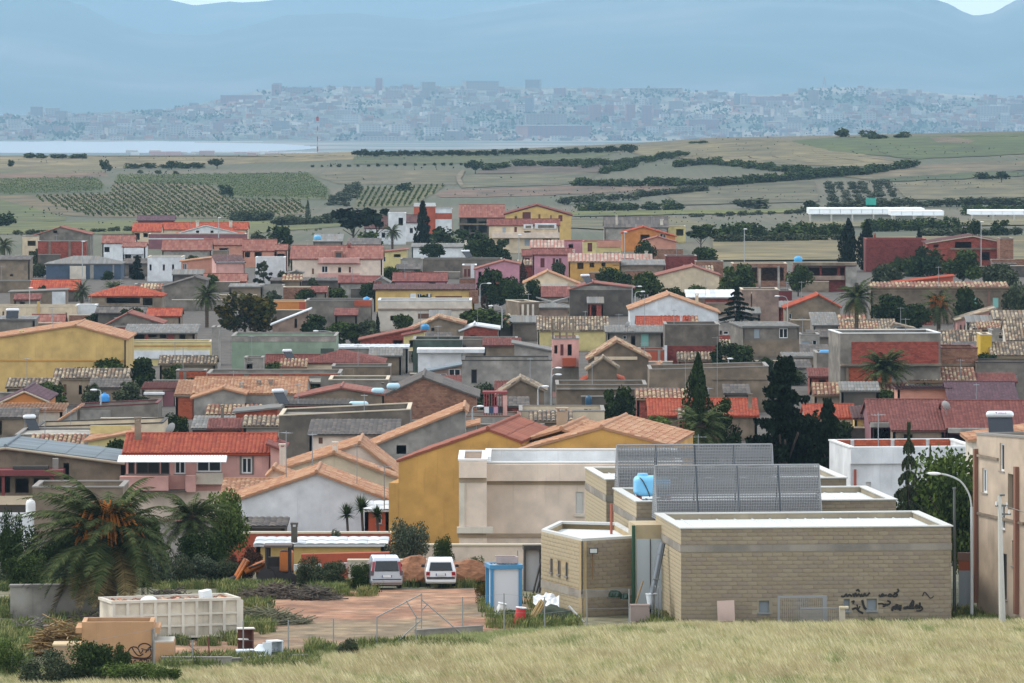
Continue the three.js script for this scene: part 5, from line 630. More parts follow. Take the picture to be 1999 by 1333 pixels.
// ================= yard: cars, container, hut, appliances, digger, fence, poles =================
const GY = EYE - 27;                                             // level of the yard
function car(label, name, px, d, yaw, o) {
  const t = thing(name, label, 'car', [wx(px, d), GY + 0.03, -d], yaw), W = o.W, L = o.L, Ht = o.H, bm = new THREE.MeshPhysicalMaterial({ color: col(o.color), roughness: 0.3, metalness: o.metal, clearcoat: 0.8, clearcoatRoughness: 0.1 });
  // side outline, rear at z=0, front at z=-L; widths drawn in above the waist
  const sh = new THREE.Shape(); o.side.forEach(([z, y], i) => (i ? sh.lineTo(z * L, y * Ht) : sh.moveTo(z * L, y * Ht))); sh.closePath();
  const g = new THREE.ExtrudeGeometry(sh, { depth: W - 0.16, bevelEnabled: true, bevelSize: 0.08, bevelThickness: 0.08, bevelSegments: 4, curveSegments: 6 }).translate(0, 0, -(W - 0.16) / 2).rotateY(Math.PI / 2), p = g.attributes.position;
  for (let i = 0; i < p.count; i++) { const y = p.getY(i) / Ht, k = y > o.waist ? 1 - (y - o.waist) * o.tuck : y < 0.3 ? 1 - (0.3 - y) * 0.25 : 1; p.setX(i, p.getX(i) * k); } g.computeVertexNormals();
  part('body', g, bm, t);
  const rearZ = (y) => o.rear(y) + 0.085, glass = mat('#10171a', { roughness: 0.06 }), q = (x0, x1, y0, y1, off, m, name, top = 1) => { const z0 = rearZ(y0), z1 = rearZ(y1), gg = new THREE.BufferGeometry(), v = [[x0, y0, z0 + off], [x1, y0, z0 + off], [x1 * top, y1, z1 + off], [x0 * top, y1, z1 + off]]; const bk = v.map(([x, y, z]) => [x, y, z - 0.05]); const tri = []; const f = (a, b, c, dd) => tri.push(...a, ...b, ...c, ...a, ...c, ...dd); f(v[0], v[1], v[2], v[3]); f(bk[1], bk[0], bk[3], bk[2]); for (let k = 0; k < 4; k++) f(v[k], bk[k], bk[(k + 1) % 4], v[(k + 1) % 4]); gg.setAttribute('position', new THREE.Float32BufferAttribute(tri, 3)); gg.computeVertexNormals(); return part(name, gg, m, t); };
  const w = W / 2;
  const rg = q(-w * 0.76, w * 0.76, o.g[0] * Ht, o.g[1] * Ht, 0.035, glass, 'rear_window', o.gtop); part('wiper', bar(V(-0.3, o.g[0] * Ht + 0.03, rearZ(o.g[0] * Ht) + 0.05), V(0.25, o.g[0] * Ht + 0.06, rearZ(o.g[0] * Ht) + 0.05), 0.012), trim.dark, rg);
  for (const s of [-1, 1]) { const a = Math.min(s * w * o.l[0], s * w * o.l[1]), b = Math.max(s * w * o.l[0], s * w * o.l[1]); const lg = q(a, b, o.l[2] * Ht, o.l[3] * Ht, 0.045, mat('#8e1620', { roughness: 0.15 }), 'tail_light', o.ltop); q(a, b, o.l[2] * Ht, (o.l[2] + (o.l[3] - o.l[2]) * 0.35) * Ht, 0.052, mat(o.lens, { roughness: 0.15 }), 'tail_light_lens', 1); }
  const pl = q(-0.26, 0.26, o.pl * Ht, o.pl * Ht + 0.12, 0.05, plain('#d6d8d8', 0.4), 'number_plate'); part('plate_edge', [bx(-0.26, -0.22, o.pl * Ht, o.pl * Ht + 0.12, rearZ(o.pl * Ht) + 0.055, rearZ(o.pl * Ht) + 0.06), bx(0.22, 0.26, o.pl * Ht, o.pl * Ht + 0.12, rearZ(o.pl * Ht) + 0.055, rearZ(o.pl * Ht) + 0.06)], plain('#24407c'), pl);
  part('bumper', new RoundedBoxGeometry(W * 0.97, Ht * 0.13, 0.22, 3, 0.06).translate(0, o.bump * Ht, rearZ(o.bump * Ht) - 0.03), bm, t); part('bumper_strip', bx(-w * 0.9, w * 0.9, o.strip * Ht - o.sh, o.strip * Ht + o.sh, rearZ(o.strip * Ht) + 0.0, rearZ(o.strip * Ht) + 0.1), plain('#33373b', 0.6), t);
  for (const s of [-1, 1]) for (const z of [0.17, 0.8]) { const wh = part('wheel', new THREE.CylinderGeometry(0.3, 0.3, 0.2, 20).rotateZ(Math.PI / 2).translate(s * (w - 0.13), 0.3, -z * L), plain('#17181a', 0.9), t); part('rim', new THREE.CylinderGeometry(0.19, 0.19, 0.22, 14).rotateZ(Math.PI / 2).translate(s * (w - 0.125), 0.3, -z * L), metal('#8e9398', 0.4, 0.7), wh); }
  for (const s of [-1, 1]) part('side_window', bx(Math.min(s * w * 0.86, s * w * 0.9), Math.max(s * w * 0.86, s * w * 0.9), (o.waist + 0.04) * Ht, Ht * 0.86, -L * 0.62, -L * 0.2).applyMatrix4(new THREE.Matrix4().makeShear(0, 0, -s * o.tuck * 0.42, 0, 0, 0)).translate(s * o.tuck * 0.42 * o.waist * Ht + s * 0.01, 0, 0), glass, t);
  for (const s of [-1, 1]) part('side_mirror', new RoundedBoxGeometry(0.2, 0.15, 0.1, 2, 0.04).translate(s * (w + 0.08), (o.waist + 0.08) * Ht, -L * 0.62), plain('#23262a'), t);
  part('underbody', bx(-w * 0.85, w * 0.85, 0.16, 0.32, -L * 0.95, -0.1), trim.dark, t); part('aerial', bar(V(0, Ht - 0.02, -L * 0.3), V(0.02, Ht + 0.2, -L * 0.24), 0.01), trim.dark, t);
  return t;
}
car('silver people carrier parked with its rear to the camera', 'people_carrier', 755, 299.5, 0.1, { W: 1.7, L: 4.2, H: 1.62, color: '#a9adb3', metal: 0.5, waist: 0.56, tuck: 0.42, side: [[0.01, 0.2], [0.0, 0.34], [0.005, 0.56], [0.05, 0.9], [0.1, 0.96], [0.3, 1.0], [0.5, 0.98], [0.75, 0.66], [0.96, 0.5], [1.0, 0.4], [1.0, 0.2]], rear: (y) => (y < 0.9 ? 0 : -(y - 0.9) * 0.32), g: [0.6, 0.92], gtop: 0.88, l: [0.82, 1.0, 0.46, 0.9], ltop: 0.86, lens: '#3d2226', pl: 0.4, bump: 0.27, strip: 0.335, sh: 0.02 });
car('small white hatchback parked beside the silver car', 'hatchback', 860.5, 300.8, 0.03, { W: 1.64, L: 3.8, H: 1.42, color: '#d9dbdc', metal: 0.0, waist: 0.58, tuck: 0.5, side: [[0.01, 0.2], [0.0, 0.34], [0.01, 0.6], [0.09, 0.93], [0.14, 0.98], [0.32, 1.0], [0.52, 0.96], [0.72, 0.66], [0.96, 0.52], [1.0, 0.42], [1.0, 0.2]], rear: (y) => (y < 0.85 ? -0.01 : -0.01 - (y - 0.85) * 0.62), g: [0.62, 0.92], gtop: 0.86, l: [0.72, 0.97, 0.38, 0.58], ltop: 0.96, lens: '#c9a9a4', pl: 0.44, bump: 0.24, strip: 0.36, sh: 0.045 });
// open-topped waste container
{ const d = 271.5, a = 19 * Math.PI / 180, t = thing('waste_container', 'white ribbed open-top waste container full of debris', 'container', [wx(219, d), GY + 0.12, -d], a), L = 6.3, D = 2.3, Ht = 1.75, m = mat('#cdc6b6', { map: grimeTex, roughness: 0.7 }), m2 = mat('#d6cfbf', { map: plasterTex, roughness: 0.7 });
  part('side_panel', [bx(0, L, 0.1, Ht, -0.06, 0), bx(0, L, 0.1, Ht, -D, -D + 0.06)], m, t); part('end_panel', bx(0, 0.06, 0.1, Ht, -D + 0.06, -0.06), m, t); part('end_panel', bx(L - 0.06, L, 0.1, Ht, -D + 0.06, -0.06), m, t); part('floor_panel', bx(0, L, 0, 0.1, -D, 0), m, t);
  for (let i = 0; i <= 9; i++) part('rib', bx(i * (L - 0.14) / 9, i * (L - 0.14) / 9 + 0.14, 0.02, Ht, 0.002, 0.09), m2, t);
  for (const y of [0.02, 0.56, 1.1]) part('rail', bx(0.01, L - 0.01, y, y + 0.09, 0.001, 0.075), m2, t); part('top_rim', [bx(-0.06, L + 0.06, Ht, Ht + 0.13, -0.1, 0.1), bx(-0.06, L + 0.06, Ht, Ht + 0.13, -D - 0.06, -D + 0.1), bx(-0.06, 0.1, Ht, Ht + 0.13, -D + 0.1, -0.1), bx(L - 0.1, L + 0.06, Ht, Ht + 0.13, -D + 0.1, -0.1)], m2, t);
  for (let k = 0; k < 6; k++) part('end_rib', bx(L, L + 0.16, 0.25 + k * 0.25, 0.37 + k * 0.25, -D, 0), m2, t); part('corner_post', bx(L - 0.05, L + 0.18, 0, Ht, -0.12, 0.1), m2, t);
  srand(501); const deb = []; for (let i = 0; i < 420; i++) { const c = [C3('#9c6549'), C3('#a9835f'), C3('#8f8374'), C3('#b79f86'), C3('#7d4a36')][Math.floor(rnd() * 5)], sz = rr(0.05, 0.2); deb.push(tint(new THREE.BoxGeometry(sz * 1.6, sz * 0.6, sz).rotateY(rnd() * 6).rotateX(rnd()).translate(rr(0.15, L - 0.15), Ht - 0.14 + rnd() * 0.14, -rr(0.15, D - 0.15)).toNonIndexed(), c)); } const db = part('debris', [tint(bx(0.06, L - 0.06, 0.1, Ht - 0.12, -D + 0.06, -0.06), C3('#8f7258')), ...deb], vcol, t); db.userData.kind = 'stuff';
  const w1 = thing('discarded_box', 'white box sticking out of the waste container', 'box', [t.position.x + 4.6 * Math.cos(a), GY + 1.95, t.position.z - 4.6 * Math.sin(a) - 0.5], 0.5); part('box_body', new RoundedBoxGeometry(0.5, 0.5, 0.5, 2, 0.03).rotateZ(0.15).translate(0, 0.15, 0), plain('#d5d9da'), w1);
  const w2 = thing('discarded_basin', 'white rounded basin on top of the container debris', 'basin', [t.position.x + 1.8 * Math.cos(a), GY + 1.85, t.position.z - 1.8 * Math.sin(a) - 0.35]); part('basin_body', new THREE.SphereGeometry(0.45, 18, 10, 0, Math.PI * 2, 0, 1.35).scale(1, 0.7, 0.6), plain('#d5dade', 0.4), w2); part('basin_rim', new THREE.TorusGeometry(0.44, 0.03, 6, 20).rotateX(Math.PI / 2).scale(1, 1, 0.6).translate(0, 0.07, 0), plain('#d5dade', 0.4), w2);
  const cab = thing('old_cabinet', 'broken brown cabinet beside the container', 'cabinet', [wx(481, 268), GY, -268], 0.2); part('carcass', [bx(-0.35, 0.35, 0.95, 1.0, -0.4, 0), bx(0.29, 0.35, 0, 0.95, -0.4, 0), bx(-0.35, 0.29, 0, 0.95, -0.4, -0.36)], plaster('#5f3a2c'), cab); part('shelf', bx(-0.35, 0.1, 0.5, 0.54, -0.36, 0.05), plain('#cfcdc6'), cab); part('top_board', bx(-0.4, 0.4, 1.0, 1.05, -0.45, 0.05), plain('#d2cfc8'), cab); }
// peach substation hut with graffiti
{ const d = 261.5, s = F / d, t = thing('peach_hut', 'small peach hut with scrawled graffiti and open dark roof tray', 'hut', [wx(230, d), GY, -d], 0.03), m = plaster('#bd926a'), W = 140 / s, D = 2.4, y1 = wy(1214, d) - GY; const w = W / 2;
  part('wall', [bx(-w, w, 0, y1, -0.2, 0), bx(-w, w, 0, y1, -D, -D + 0.2), bx(-w, -w + 0.2, 0, y1, -D + 0.2, -0.2), bx(w - 0.2, w, 0, y1, -D + 0.2, -0.2)], m, t); part('roof', bx(-w + 0.2, w - 0.2, y1 - 0.45, y1 - 0.35, -D + 0.2, -0.2), plain('#2c2a28'), t);
  part('eave_slab', [bx(-w - 0.28, -w, y1 - 0.5, y1 - 0.25, -D, 0.1), bx(w, w + 0.28, y1 - 0.5, y1 - 0.25, -D, 0.1)], m, t); part('side_box', [bx(w, w + 0.95, 0, 1.05, -2.0, 0.4)], m, t); part('side_box_roof', bx(w + 0.03, w + 0.92, 1.05, 1.1, -1.97, 0.37), plain('#a9a69b'), t); part('left_wing', bx(-w - 1.3, -w, 0, 0.85, -1.6, -0.1), plaster('#b89a78'), t); part('wing_cap', bx(-w - 1.35, -w, 0.85, 0.93, -1.65, -0.05), plain('#c2ab85'), t); part('drainpipe', cyl(0.035, 0.035, y1 - 0.3, w - 0.06, 0, 0.06), trim.grey, t);
  const q = []; const st = (pts, r = 0.03) => q.push(tube(pts.map(([x, y]) => V((x - 230) / s, wy(y, d) - GY, 0)), r, 26, 5).scale(1, 1, 0.15).translate(0, 0, 0.012)); st([[252, 1278], [251, 1270], [257, 1263], [268, 1264], [275, 1276], [281, 1266], [288, 1270], [296, 1262], [297, 1272], [290, 1283], [270, 1284], [258, 1281], [252, 1276]]); st([[258, 1264], [264, 1274], [272, 1280], [280, 1276]]); st([[270, 1264], [273, 1259], [280, 1256], [288, 1257], [294, 1262], [286, 1268], [276, 1266]]); st([[284, 1274], [292, 1264], [296, 1274]]); st([[256, 1284], [280, 1287], [298, 1283]], 0.025); st([[250, 1296], [256, 1288], [258, 1297], [264, 1288], [268, 1297]], 0.025); st([[272, 1290], [276, 1288], [278, 1294], [273, 1297], [271, 1292]], 0.025); st([[281, 1289], [285, 1287], [287, 1294], [283, 1298], [280, 1293]], 0.025); st([[290, 1288], [291, 1298], [296, 1286], [297, 1297]], 0.025); part('graffiti', q, plain('#3b2218'), t);
  const t2 = thing('concrete_slab', 'grey concrete slab wall right of the peach hut', 'wall', [wx(384, 260.2), GY, -260.2]); part('slab_body', bx(-1.6, 1.6, -0.3, 0.45, -0.15, 0.1), WALL.lgrey, t2); part('slab_cap', bx(-1.62, 1.62, 0.45, 0.5, -0.18, 0.13), trim.grey, t2); }
// dumped appliances
{ const wh = plain('#ccd4d8', 0.4); let t = thing('washing_machine', 'white washing machine lying on its side by the kerb', 'appliance', [wx(478, 263), GY, -263], 0.15); part('cabinet', new RoundedBoxGeometry(0.85, 0.5, 0.55, 2, 0.04).translate(0, 0.3, 0), wh, t); part('drum_door', cyl(0.06, 0.06, 0.03, 0, 0, 0, 14).rotateX(Math.PI / 2).translate(0.28, 0.35, 0.29), trim.dark, t); part('panel', bx(0.18, 0.42, 0.06, 0.54, 0.278, 0.285), plain('#b9bfc2'), t);
  t = thing('open_fridge', 'open white fridge standing among dumped appliances', 'appliance', [wx(541, 263.5), GY, -263.5], 0.5); part('carcass', [bx(-0.3, -0.26, 0, 0.85, -0.55, 0), bx(0.26, 0.3, 0, 0.85, -0.55, 0), bx(-0.3, 0.3, 0.85, 0.9, -0.58, 0.05), bx(-0.26, 0.26, 0, 0.04, -0.55, 0), bx(-0.26, 0.26, 0.04, 0.85, -0.55, -0.5)], wh, t); part('door', bx(-0.75, -0.32, 0, 0.85, 0, 0.06), wh, t); part('shelf', bx(-0.26, 0.26, 0.4, 0.42, -0.5, -0.05), plain('#9aa0a3'), t);
  t = thing('cooker_hood', 'toppled white cooker hood between fridge and washer', 'appliance', [wx(508, 263.2), GY, -263.2], -0.3); part('hood_body', new THREE.CylinderGeometry(0.1, 0.4, 0.3, 4).rotateY(0.78).translate(0, 0.62, 0), wh, t); part('hood_base', bx(-0.3, 0.3, 0, 0.5, -0.25, 0.2), wh, t);
  t = thing('washbasin', 'white washbasin upside down in the weeds', 'appliance', [wx(514, 262.2), GY, -262.2]); part('bowl', new THREE.SphereGeometry(0.3, 16, 8, 0, Math.PI * 2, 0, 1.5).scale(1.1, 0.6, 0.8).translate(0, 0.2, 0), wh, t); part('pedestal', cyl(0.1, 0.12, 0.2, 0, 0, 0), wh, t);
  t = thing('plastic_bag', 'white plastic bag by the kerb wall', 'bag', [wx(413, 261.3), GY, -261.3]); part('bag_body', lump(0.3, 0.22, 0.2, 12, 0.4), plain('#d2d4d0'), t); }
// digger (backhoe arm, canopy and engine block)
{ const d = 302, t = thing('backhoe_digger', 'old orange backhoe digger behind the brushwood', 'digger', [wx(536, d), GY, -d]), om = mat('#b5651f', { map: grimeTex, roughness: 0.6 }), dk = plain('#2c2624'), s = F / d, P = (x, y, z = 0) => V((x - 536) / s, wy(y, d) - GY, z);
  part('arm', [bar(P(520, 1096), P(478, 1116), 0.17, 4), bar(P(482, 1092), P(456, 1138), 0.19, 4), bar(P(484, 1094, 0.3), P(462, 1132, 0.3), 0.08, 4)], om, t); part('hydraulic_ram', bar(P(512, 1098, 0.25), P(486, 1108, 0.25), 0.06), dk, t); part('bucket', bar(P(462, 1128), P(444, 1136), 0.2, 5), dk, t);
  part('arm_plate', bx(P(497, 0).x, P(522, 0).x, P(0, 1118).y, P(0, 1098).y, -0.3, -0.2), om, t); for (const [x, z] of [[521, 0.3], [566, 0.3], [524, -0.9], [569, -0.9]]) part('canopy_post', bar(P(x, 1130, z), P(x, 1064, z), 0.09, 4), dk, t); part('canopy_roof', bx(P(516, 0).x, P(570, 0).x, P(0, 1067).y, P(0, 1063).y, -1.1, 0.5), plain('#574b45'), t);
  part('engine_cover', new RoundedBoxGeometry(0.7, 1.1, 1.2, 2, 0.1).translate(P(559, 0).x, 1.3, -0.3), om, t); part('chassis', bx(P(522, 0).x, P(566, 0).x, 0.3, 1.0, -1.1, 0.2), dk, t); part('seat', bx(-0.35, 0.35, 1.0, 1.5, -0.7, -0.2), dk, t); for (const [x, r] of [[-0.45, 0.48], [0.85, 0.36]]) part('wheel', new THREE.CylinderGeometry(r, r, 0.4, 18).rotateX(Math.PI / 2).translate(x, r, 0.2), dk, t); }
// row of white paint buckets by the orange wall
for (let i = 0; i < 7; i++) { const d = 305 + i * 0.2, t = thing('paint_bucket', ['white slanted board beside the digger', 'white bucket right of the slanted board', 'third white bucket from the digger', 'fourth white bucket from the digger', 'fifth white bucket from the digger', 'sixth white bucket from the digger', 'pinkish bucket nearest the silver car'][i], 'bucket', [wx([578, 590, 601, 622, 642, 664, 674][i], d), GY + 0.55, -d], i, 'white buckets set along the orange wall'); part('bucket_body', new THREE.CylinderGeometry(0.15, 0.12, 0.3, 14).translate(0, 0.15, 0), plain(i === 6 ? '#bfa8a6' : '#c5cac9'), t); part('rim', new THREE.TorusGeometry(0.15, 0.018, 5, 16).rotateX(Math.PI / 2).translate(0, 0.3, 0), plain('#b9bebd'), t); }
// wire fence posts along the yard and the open gate frames
{ const post = metal('#8c8f8d', 0.6, 0.3), f = (label, list, rusty) => { const t = thing('wire_fence', label, 'fence', [wx(list[0][0], list[0][2]), GY, -list[0][2]]); const o = t.position; const pts = list.map(([px, y, d]) => [V(wx(px, d) - o.x, gy(wx(px, d), d) - o.y - 0.2, -d - o.z), V(wx(px, d) - o.x, wy(y, d) - o.y, -d - o.z)]); pts.forEach(([a, b]) => part('post', bar(a, b, 0.035), post, t)); for (let i = 0; i < pts.length - 1; i++) part('wire', [0.98, 0.55, 0.15].map((k) => bar(pts[i][0].clone().lerp(pts[i][1], k), pts[i + 1][0].clone().lerp(pts[i + 1][1], k), 0.006, 4)), post, t); return t; };
  f('thin wire fence along the front of the dirt yard', [[475, 1212, 263], [563, 1210, 265.5], [651, 1207, 268]]); f('wire fence between open gate and block hall', [[903, 1165, 275.5], [984, 1158, 277], [1063, 1165, 278.2], [1146, 1150, 279], [1228, 1150, 279.3]]); f('wire fence left of the graffiti hut', [[24, 1280, 256], [301, 1226, 259.6], [376, 1250, 261]]);
  const gate = (label, segs, d) => { const t = thing('yard_gate', label, 'gate', [wx(segs[0][0], d), gy(wx(segs[0][0], d), d), -d]); const o = t.position; segs.forEach(([a, b, c, e]) => part('frame_bar', bar(V(wx(a, d) - o.x, wy(b, d) - o.y, 0), V(wx(c, d) - o.x, wy(e, d) - o.y, 0), 0.032), post, t)); };
  gate('open tubular gate frame, left wing', [[736, 1258, 736, 1204], [736, 1204, 822, 1160], [765, 1262, 822, 1210], [812, 1206, 812, 1256], [793, 1172, 814, 1206]], 269); gate('open tubular gate frame, right wing', [[823, 1158, 823, 1240], [823, 1170, 902, 1238], [812, 1206, 823, 1206], [823, 1192, 835, 1178]], 275);
  const r = thing('rusty_prop', 'thin rusty red prop leaning at the yard edge', 'pole', [wx(411, 261), GY, -261]); part('prop_shaft', [bar(V(0, 0, 0), V(-0.12, 1.35, 0), 0.035), bar(V(-0.05, 0.2, 0), V(-1.05, 0.95, -0.3), 0.02)], plain('#6c3a30'), r); }
// poles and street lamps
{ const t = thing('utility_pole', 'tall white concrete utility pole at the right edge', 'pole', [wx(1957, 270), gy(wx(1957, 270), 270) - 0.3, -270]); const Ht = wy(968, 270) - t.position.y; part('shaft', new THREE.CylinderGeometry(0.09, 0.17, Ht, 12).translate(0, Ht / 2, 0).rotateZ(0.022), plaster('#c3c1b8'), t); part('crossarm', [bx(-0.35, 0.25, Ht - 0.5, Ht - 0.42, -0.05, 0.05), bx(-0.2, 0.4, Ht - 0.9, Ht - 0.82, -0.05, 0.05)], metal('#5c615f'), t); for (const [x, y] of [[-0.3, -0.35], [0.3, -0.75], [0.2, -0.4]]) part('insulator', cyl(0.06, 0.04, 0.18, x, Ht + y - 0.1, 0), plain('#d2d3d0'), t); part('cable', tube([V(0.2, Ht - 0.5, 0), V(2.2, Ht - 1.0, 3), V(5, Ht - 1.3, 8)], 0.02), trim.grey, t); part('cap', bx(-0.14, 0.1, Ht, Ht + 0.08, -0.1, 0.1), metal('#5c615f'), t);
  const g2 = thing('street_lamp', 'big curved street lamp left of the beige building', 'street lamp', [wx(1897, 281), GY, -281]); const h = wy(925, 281) - GY; part('pole', [cyl(0.1, 0.075, h * 0.78, 0, 0, 0), tube([V(0, h * 0.77, 0), V(-0.12, h * 0.86, 0), V(-0.55, h * 0.95, 0), V(-1.15, h * 0.99, 0), V(-1.5, h, 0)], 0.05)], metal('#b7bab8', 0.5, 0.3), g2); part('lamp_head', new THREE.SphereGeometry(0.5, 14, 10).scale(0.72, 0.16, 0.26).rotateZ(-0.05).translate(-1.85, h + 0.02, 0), lampHeadMat, g2);
  const g3p = thing('street_pole', 'dark grey plain post in front of the leafy tree', 'pole', [wx(1863, 283), GY, -283]); const h3 = wy(955, 283) - GY; part('shaft', cyl(0.09, 0.07, h3, 0, 0, 0), metal('#5d615f'), g3p); part('cap', cyl(0.1, 0.1, 0.08, 0, h3, 0), metal('#5d615f'), g3p);
  const gt = thing('alley_gate', 'grey corrugated gate with rusty top in the narrow alley', 'gate', [wx(1886, 286), GY, -286]); const q = []; for (let i = 0; i < 8; i++) q.push(bx(-0.36 + i * 0.09, -0.3 + i * 0.09, 0, 2.2, 0, 0.03)); part('gate_sheet', [bx(-0.38, 0.38, 0, 2.2, -0.03, 0), ...q], metal('#8f989d', 0.6, 0.3), gt); part('gate_top', bx(-0.38, 0.38, 2.2, 2.7, -0.03, 0.02), plain('#8c4a30'), gt); part('lintel', bx(-0.42, 0.42, 2.7, 3.1, -0.1, 0.05), plain('#6f5548'), gt);
  lamp('white twin street lamp before the pink balcony flat, lower', 1077, 731, 800, 610, 10); lamp('white street lamp by the pink balcony flat, upper', 1076, 718, 800, 614, 11); lamp('street lamp in front of the old coppo gable', 1050, 754, 800, 560, 11); lamp('street lamp against the big grey wall', 935, 724, 782, 640, 0); lamp('street lamp over the laundry terrace', 922, 793, 830, 540, 12); lamp('curved street lamp above the dark trees', 937, 553, 590, 880, 16); lamp('curved street lamp left of the stone tower', 980, 597, 640, 800, -20); lamp('street lamp high above the wheat field', 1453, 447, 545, 1080, 0); lamp('street lamp before the cream balconied house', 1013, 458, 520, 1120, 0); lamp('curved lamp in front of the pale trees, upper', 1234, 559, 600, 890, 13); lamp('curved lamp beside the long grey gable', 1240, 569, 610, 870, 13); lamp('grey curved lamp over the green building', 654, 646, 706, 720, -36); lamp('globe lamp on the beige wall', 1422, 700, 716, 660, 0); lamp('lamp over the leafy bush at left', 197, 761, 790, 560, -10); lamp('curved lamp beside the orange sloped roof', 1537, 578, 640, 780, -18); lamp('thin lamp post beside the unfinished brick house', 1915, 433, 520, 1090, 0); lamp('lamp left of the orange house', 1219, 453, 520, 1090, 0); lamp('lamp over the dun wall house', 58, 562, 600, 900, 0); lamp('tall mast lamp behind the blue-grey bungalow', 161, 471, 540, 1020, 0); lamp('lamp behind the white gabled house', 427, 425, 470, 1250, 0); }
// rooftop things
heater('solar heater with black panel beside the yellow gable', 26, 640, 770, 2.0); heater('solar heater on the low white house at left', 62, 826, 545, 1.5, 0.5); heater('solar heater above the green building roof hut', 565, 706, 690, 1.6, 0.6); heater('solar heater on the white sheds near the round tree', 912, 496, 1080, 2.4, 0.7); heater('solar heater at the end of the cream gable', 1146, 554, 930, 2.2, 0.7); heater('solar heater on the dark flat garage roof', 548, 790, 580, 1.6, 0.6); heater('solar heater on the peach house roof at the left edge', 24, 628, 830, 2.2);
{ const t = heater('large solar heater with printed tank at the right edge', 1953, 858, 345, 2.0); const cv = document.createElement('canvas'); cv.width = 256; cv.height = 64; const c = cv.getContext('2d'); c.fillStyle = '#d8d6d8'; c.fillRect(0, 0, 256, 64); c.fillStyle = '#4a2a52'; c.beginPath(); c.moveTo(20, 12); c.lineTo(52, 12); c.lineTo(52, 44); c.closePath(); c.fill(); c.fillStyle = '#7a3450'; c.font = 'bold 40px sans-serif'; c.fillText('RIELLO', 74, 46); const tx = new THREE.CanvasTexture(cv); tx.colorSpace = THREE.SRGBColorSpace; const g = new THREE.CylinderGeometry(0.274, 0.274, 1.1, 20, 1, true, 0.2, 0.9).rotateZ(Math.PI / 2).rotateX(0).translate(0.1, 1.45, -0.6); const u = g.attributes.uv, p = g.attributes.position; for (let i = 0; i < u.count; i++) { const x = (p.getX(i) - 0.1) / 1.1 + 0.5, an = Math.atan2(p.getY(i) - 1.45, p.getZ(i) + 0.6); u.setXY(i, x, clamp((an + 0.1) / 1.0, 0, 1)); } part('tank_print', g, new THREE.MeshStandardMaterial({ map: tx, roughness: 0.5, side: THREE.DoubleSide }), t); }
H('beige low roof carrying the printed solar heater', 1900, 2040, 862, 1010, 'ivory', ['l', 'peach'], { e2: 842, d: 340, D: 6 });
tank('blue round tank behind the big pink house', 620, 468, 1110, 0.7, 0.9, '#5fa5cc'); tank('blue tank on the terracotta panel wall', 716, 584, 830, 0.55, 0.8, '#3f8fc4'); tank('bright blue tank on the plum coping', 204, 791, 575, 0.5, 0.8, '#2f86c8'); tank('blue tank beside the yellow wall house', 830, 646, 780, 0.55, 0.75, '#2f7fae'); tank('blue ball tank on the brick-columned terrace', 1558, 513, 1020, 0.75, 1.2, '#3d9ac9'); tank('dark blue tank on the long grey roof', 1149, 790, 600, 0.35, 0.95, '#1f4a63'); tank('light blue barrel lying on the grey roof at right', 1612, 690, 690, 0.28, 1.1, '#3f9bd0', true); tank('pale blue cylinder lying on the dark garage roof, left', 700, 797, 560, 0.33, 1.3, '#a9c9d2', true); tank('pale blue cylinder lying on the dark garage roof, middle', 738, 797, 560, 0.33, 0.7, '#a9c9d2', true); tank('pale blue cylinder lying near the brown gable', 768, 786, 570, 0.33, 0.7, '#a9c9d2', true); tank('white barrel by the left garden wall', 60, 1008, 372, 0.33, 1.0, '#cfcfcb');
dish('satellite dish beside the orange tile roof', 335, 838, 470, 0.55, 0.9); dish('satellite dish on the big red tile roof', 1845, 808, 500, 0.5, -0.8); dish('satellite dish beside the vent chimney at centre', 908, 818, 470, 0.5, 0.8); dish('small dish on the stained white wall', 556, 770, 560, 0.4, 0.5); dish('satellite dish above the terracotta wall', 1226, 660, 700, 0.45, 0.8);
aerial('tv aerial on the white gable near the yuccas', 697, 895, 975, 385); aerial('tv aerial behind the rear grating', 1363, 848, 880, 330); aerial('tall tv mast in front of the beige wall', 1400, 668, 792, 600); aerial('second tall tv mast in front of the beige wall', 1338, 690, 790, 602); aerial('tv aerial above the red chimney roof', 1258, 580, 640, 780); aerial('tv aerial over the leafy tree', 932, 616, 650, 800); aerial('tv aerial above the long dark flat roof', 138, 800, 838, 540); aerial('tv aerial on the pink sloped roof', 659, 650, 680, 730);
// red pergola with washing
{ const d = 548, t = thing('red_pergola', 'red timber pergola hung with washing at centre', 'pergola', at(966, 812, d)), s = F / d, m = plain('#8a3f3f'); for (let i = 0; i < 9; i++) part('slat', bx(-22 / s + i * 5 / s, -20 / s + i * 5 / s, 0, 46 / s, -0.05, 0.05), m, t); part('beam', [bx(-24 / s, 24 / s, 44 / s, 48 / s, -1.5, 0.1)], m, t); part('side_post', bx(16 / s, 24 / s, 0, 40 / s, -0.3, 0.2), WALL.pink, t);
  ['white shirt hanging on the red pergola', 'blue cloth hanging on the red pergola', 'pink cloth hanging on the red pergola', 'dark trousers hanging on the red pergola'].forEach((l, i) => { const q = thing('laundry', l, 'laundry', at(950 + i * 9, 806, d - 0.6)); const g = new THREE.PlaneGeometry(0.45, 0.6, 6, 6).translate(0, 0.3, 0), p = g.attributes.position; for (let k = 0; k < p.count; k++) p.setZ(k, Math.sin(p.getX(k) * 14 + i) * 0.05); g.computeVertexNormals(); part('cloth', g, mat(['#c9cbc9', '#33425e', '#b98a9a', '#26262c'][i], { side: THREE.DoubleSide }), q); }); }

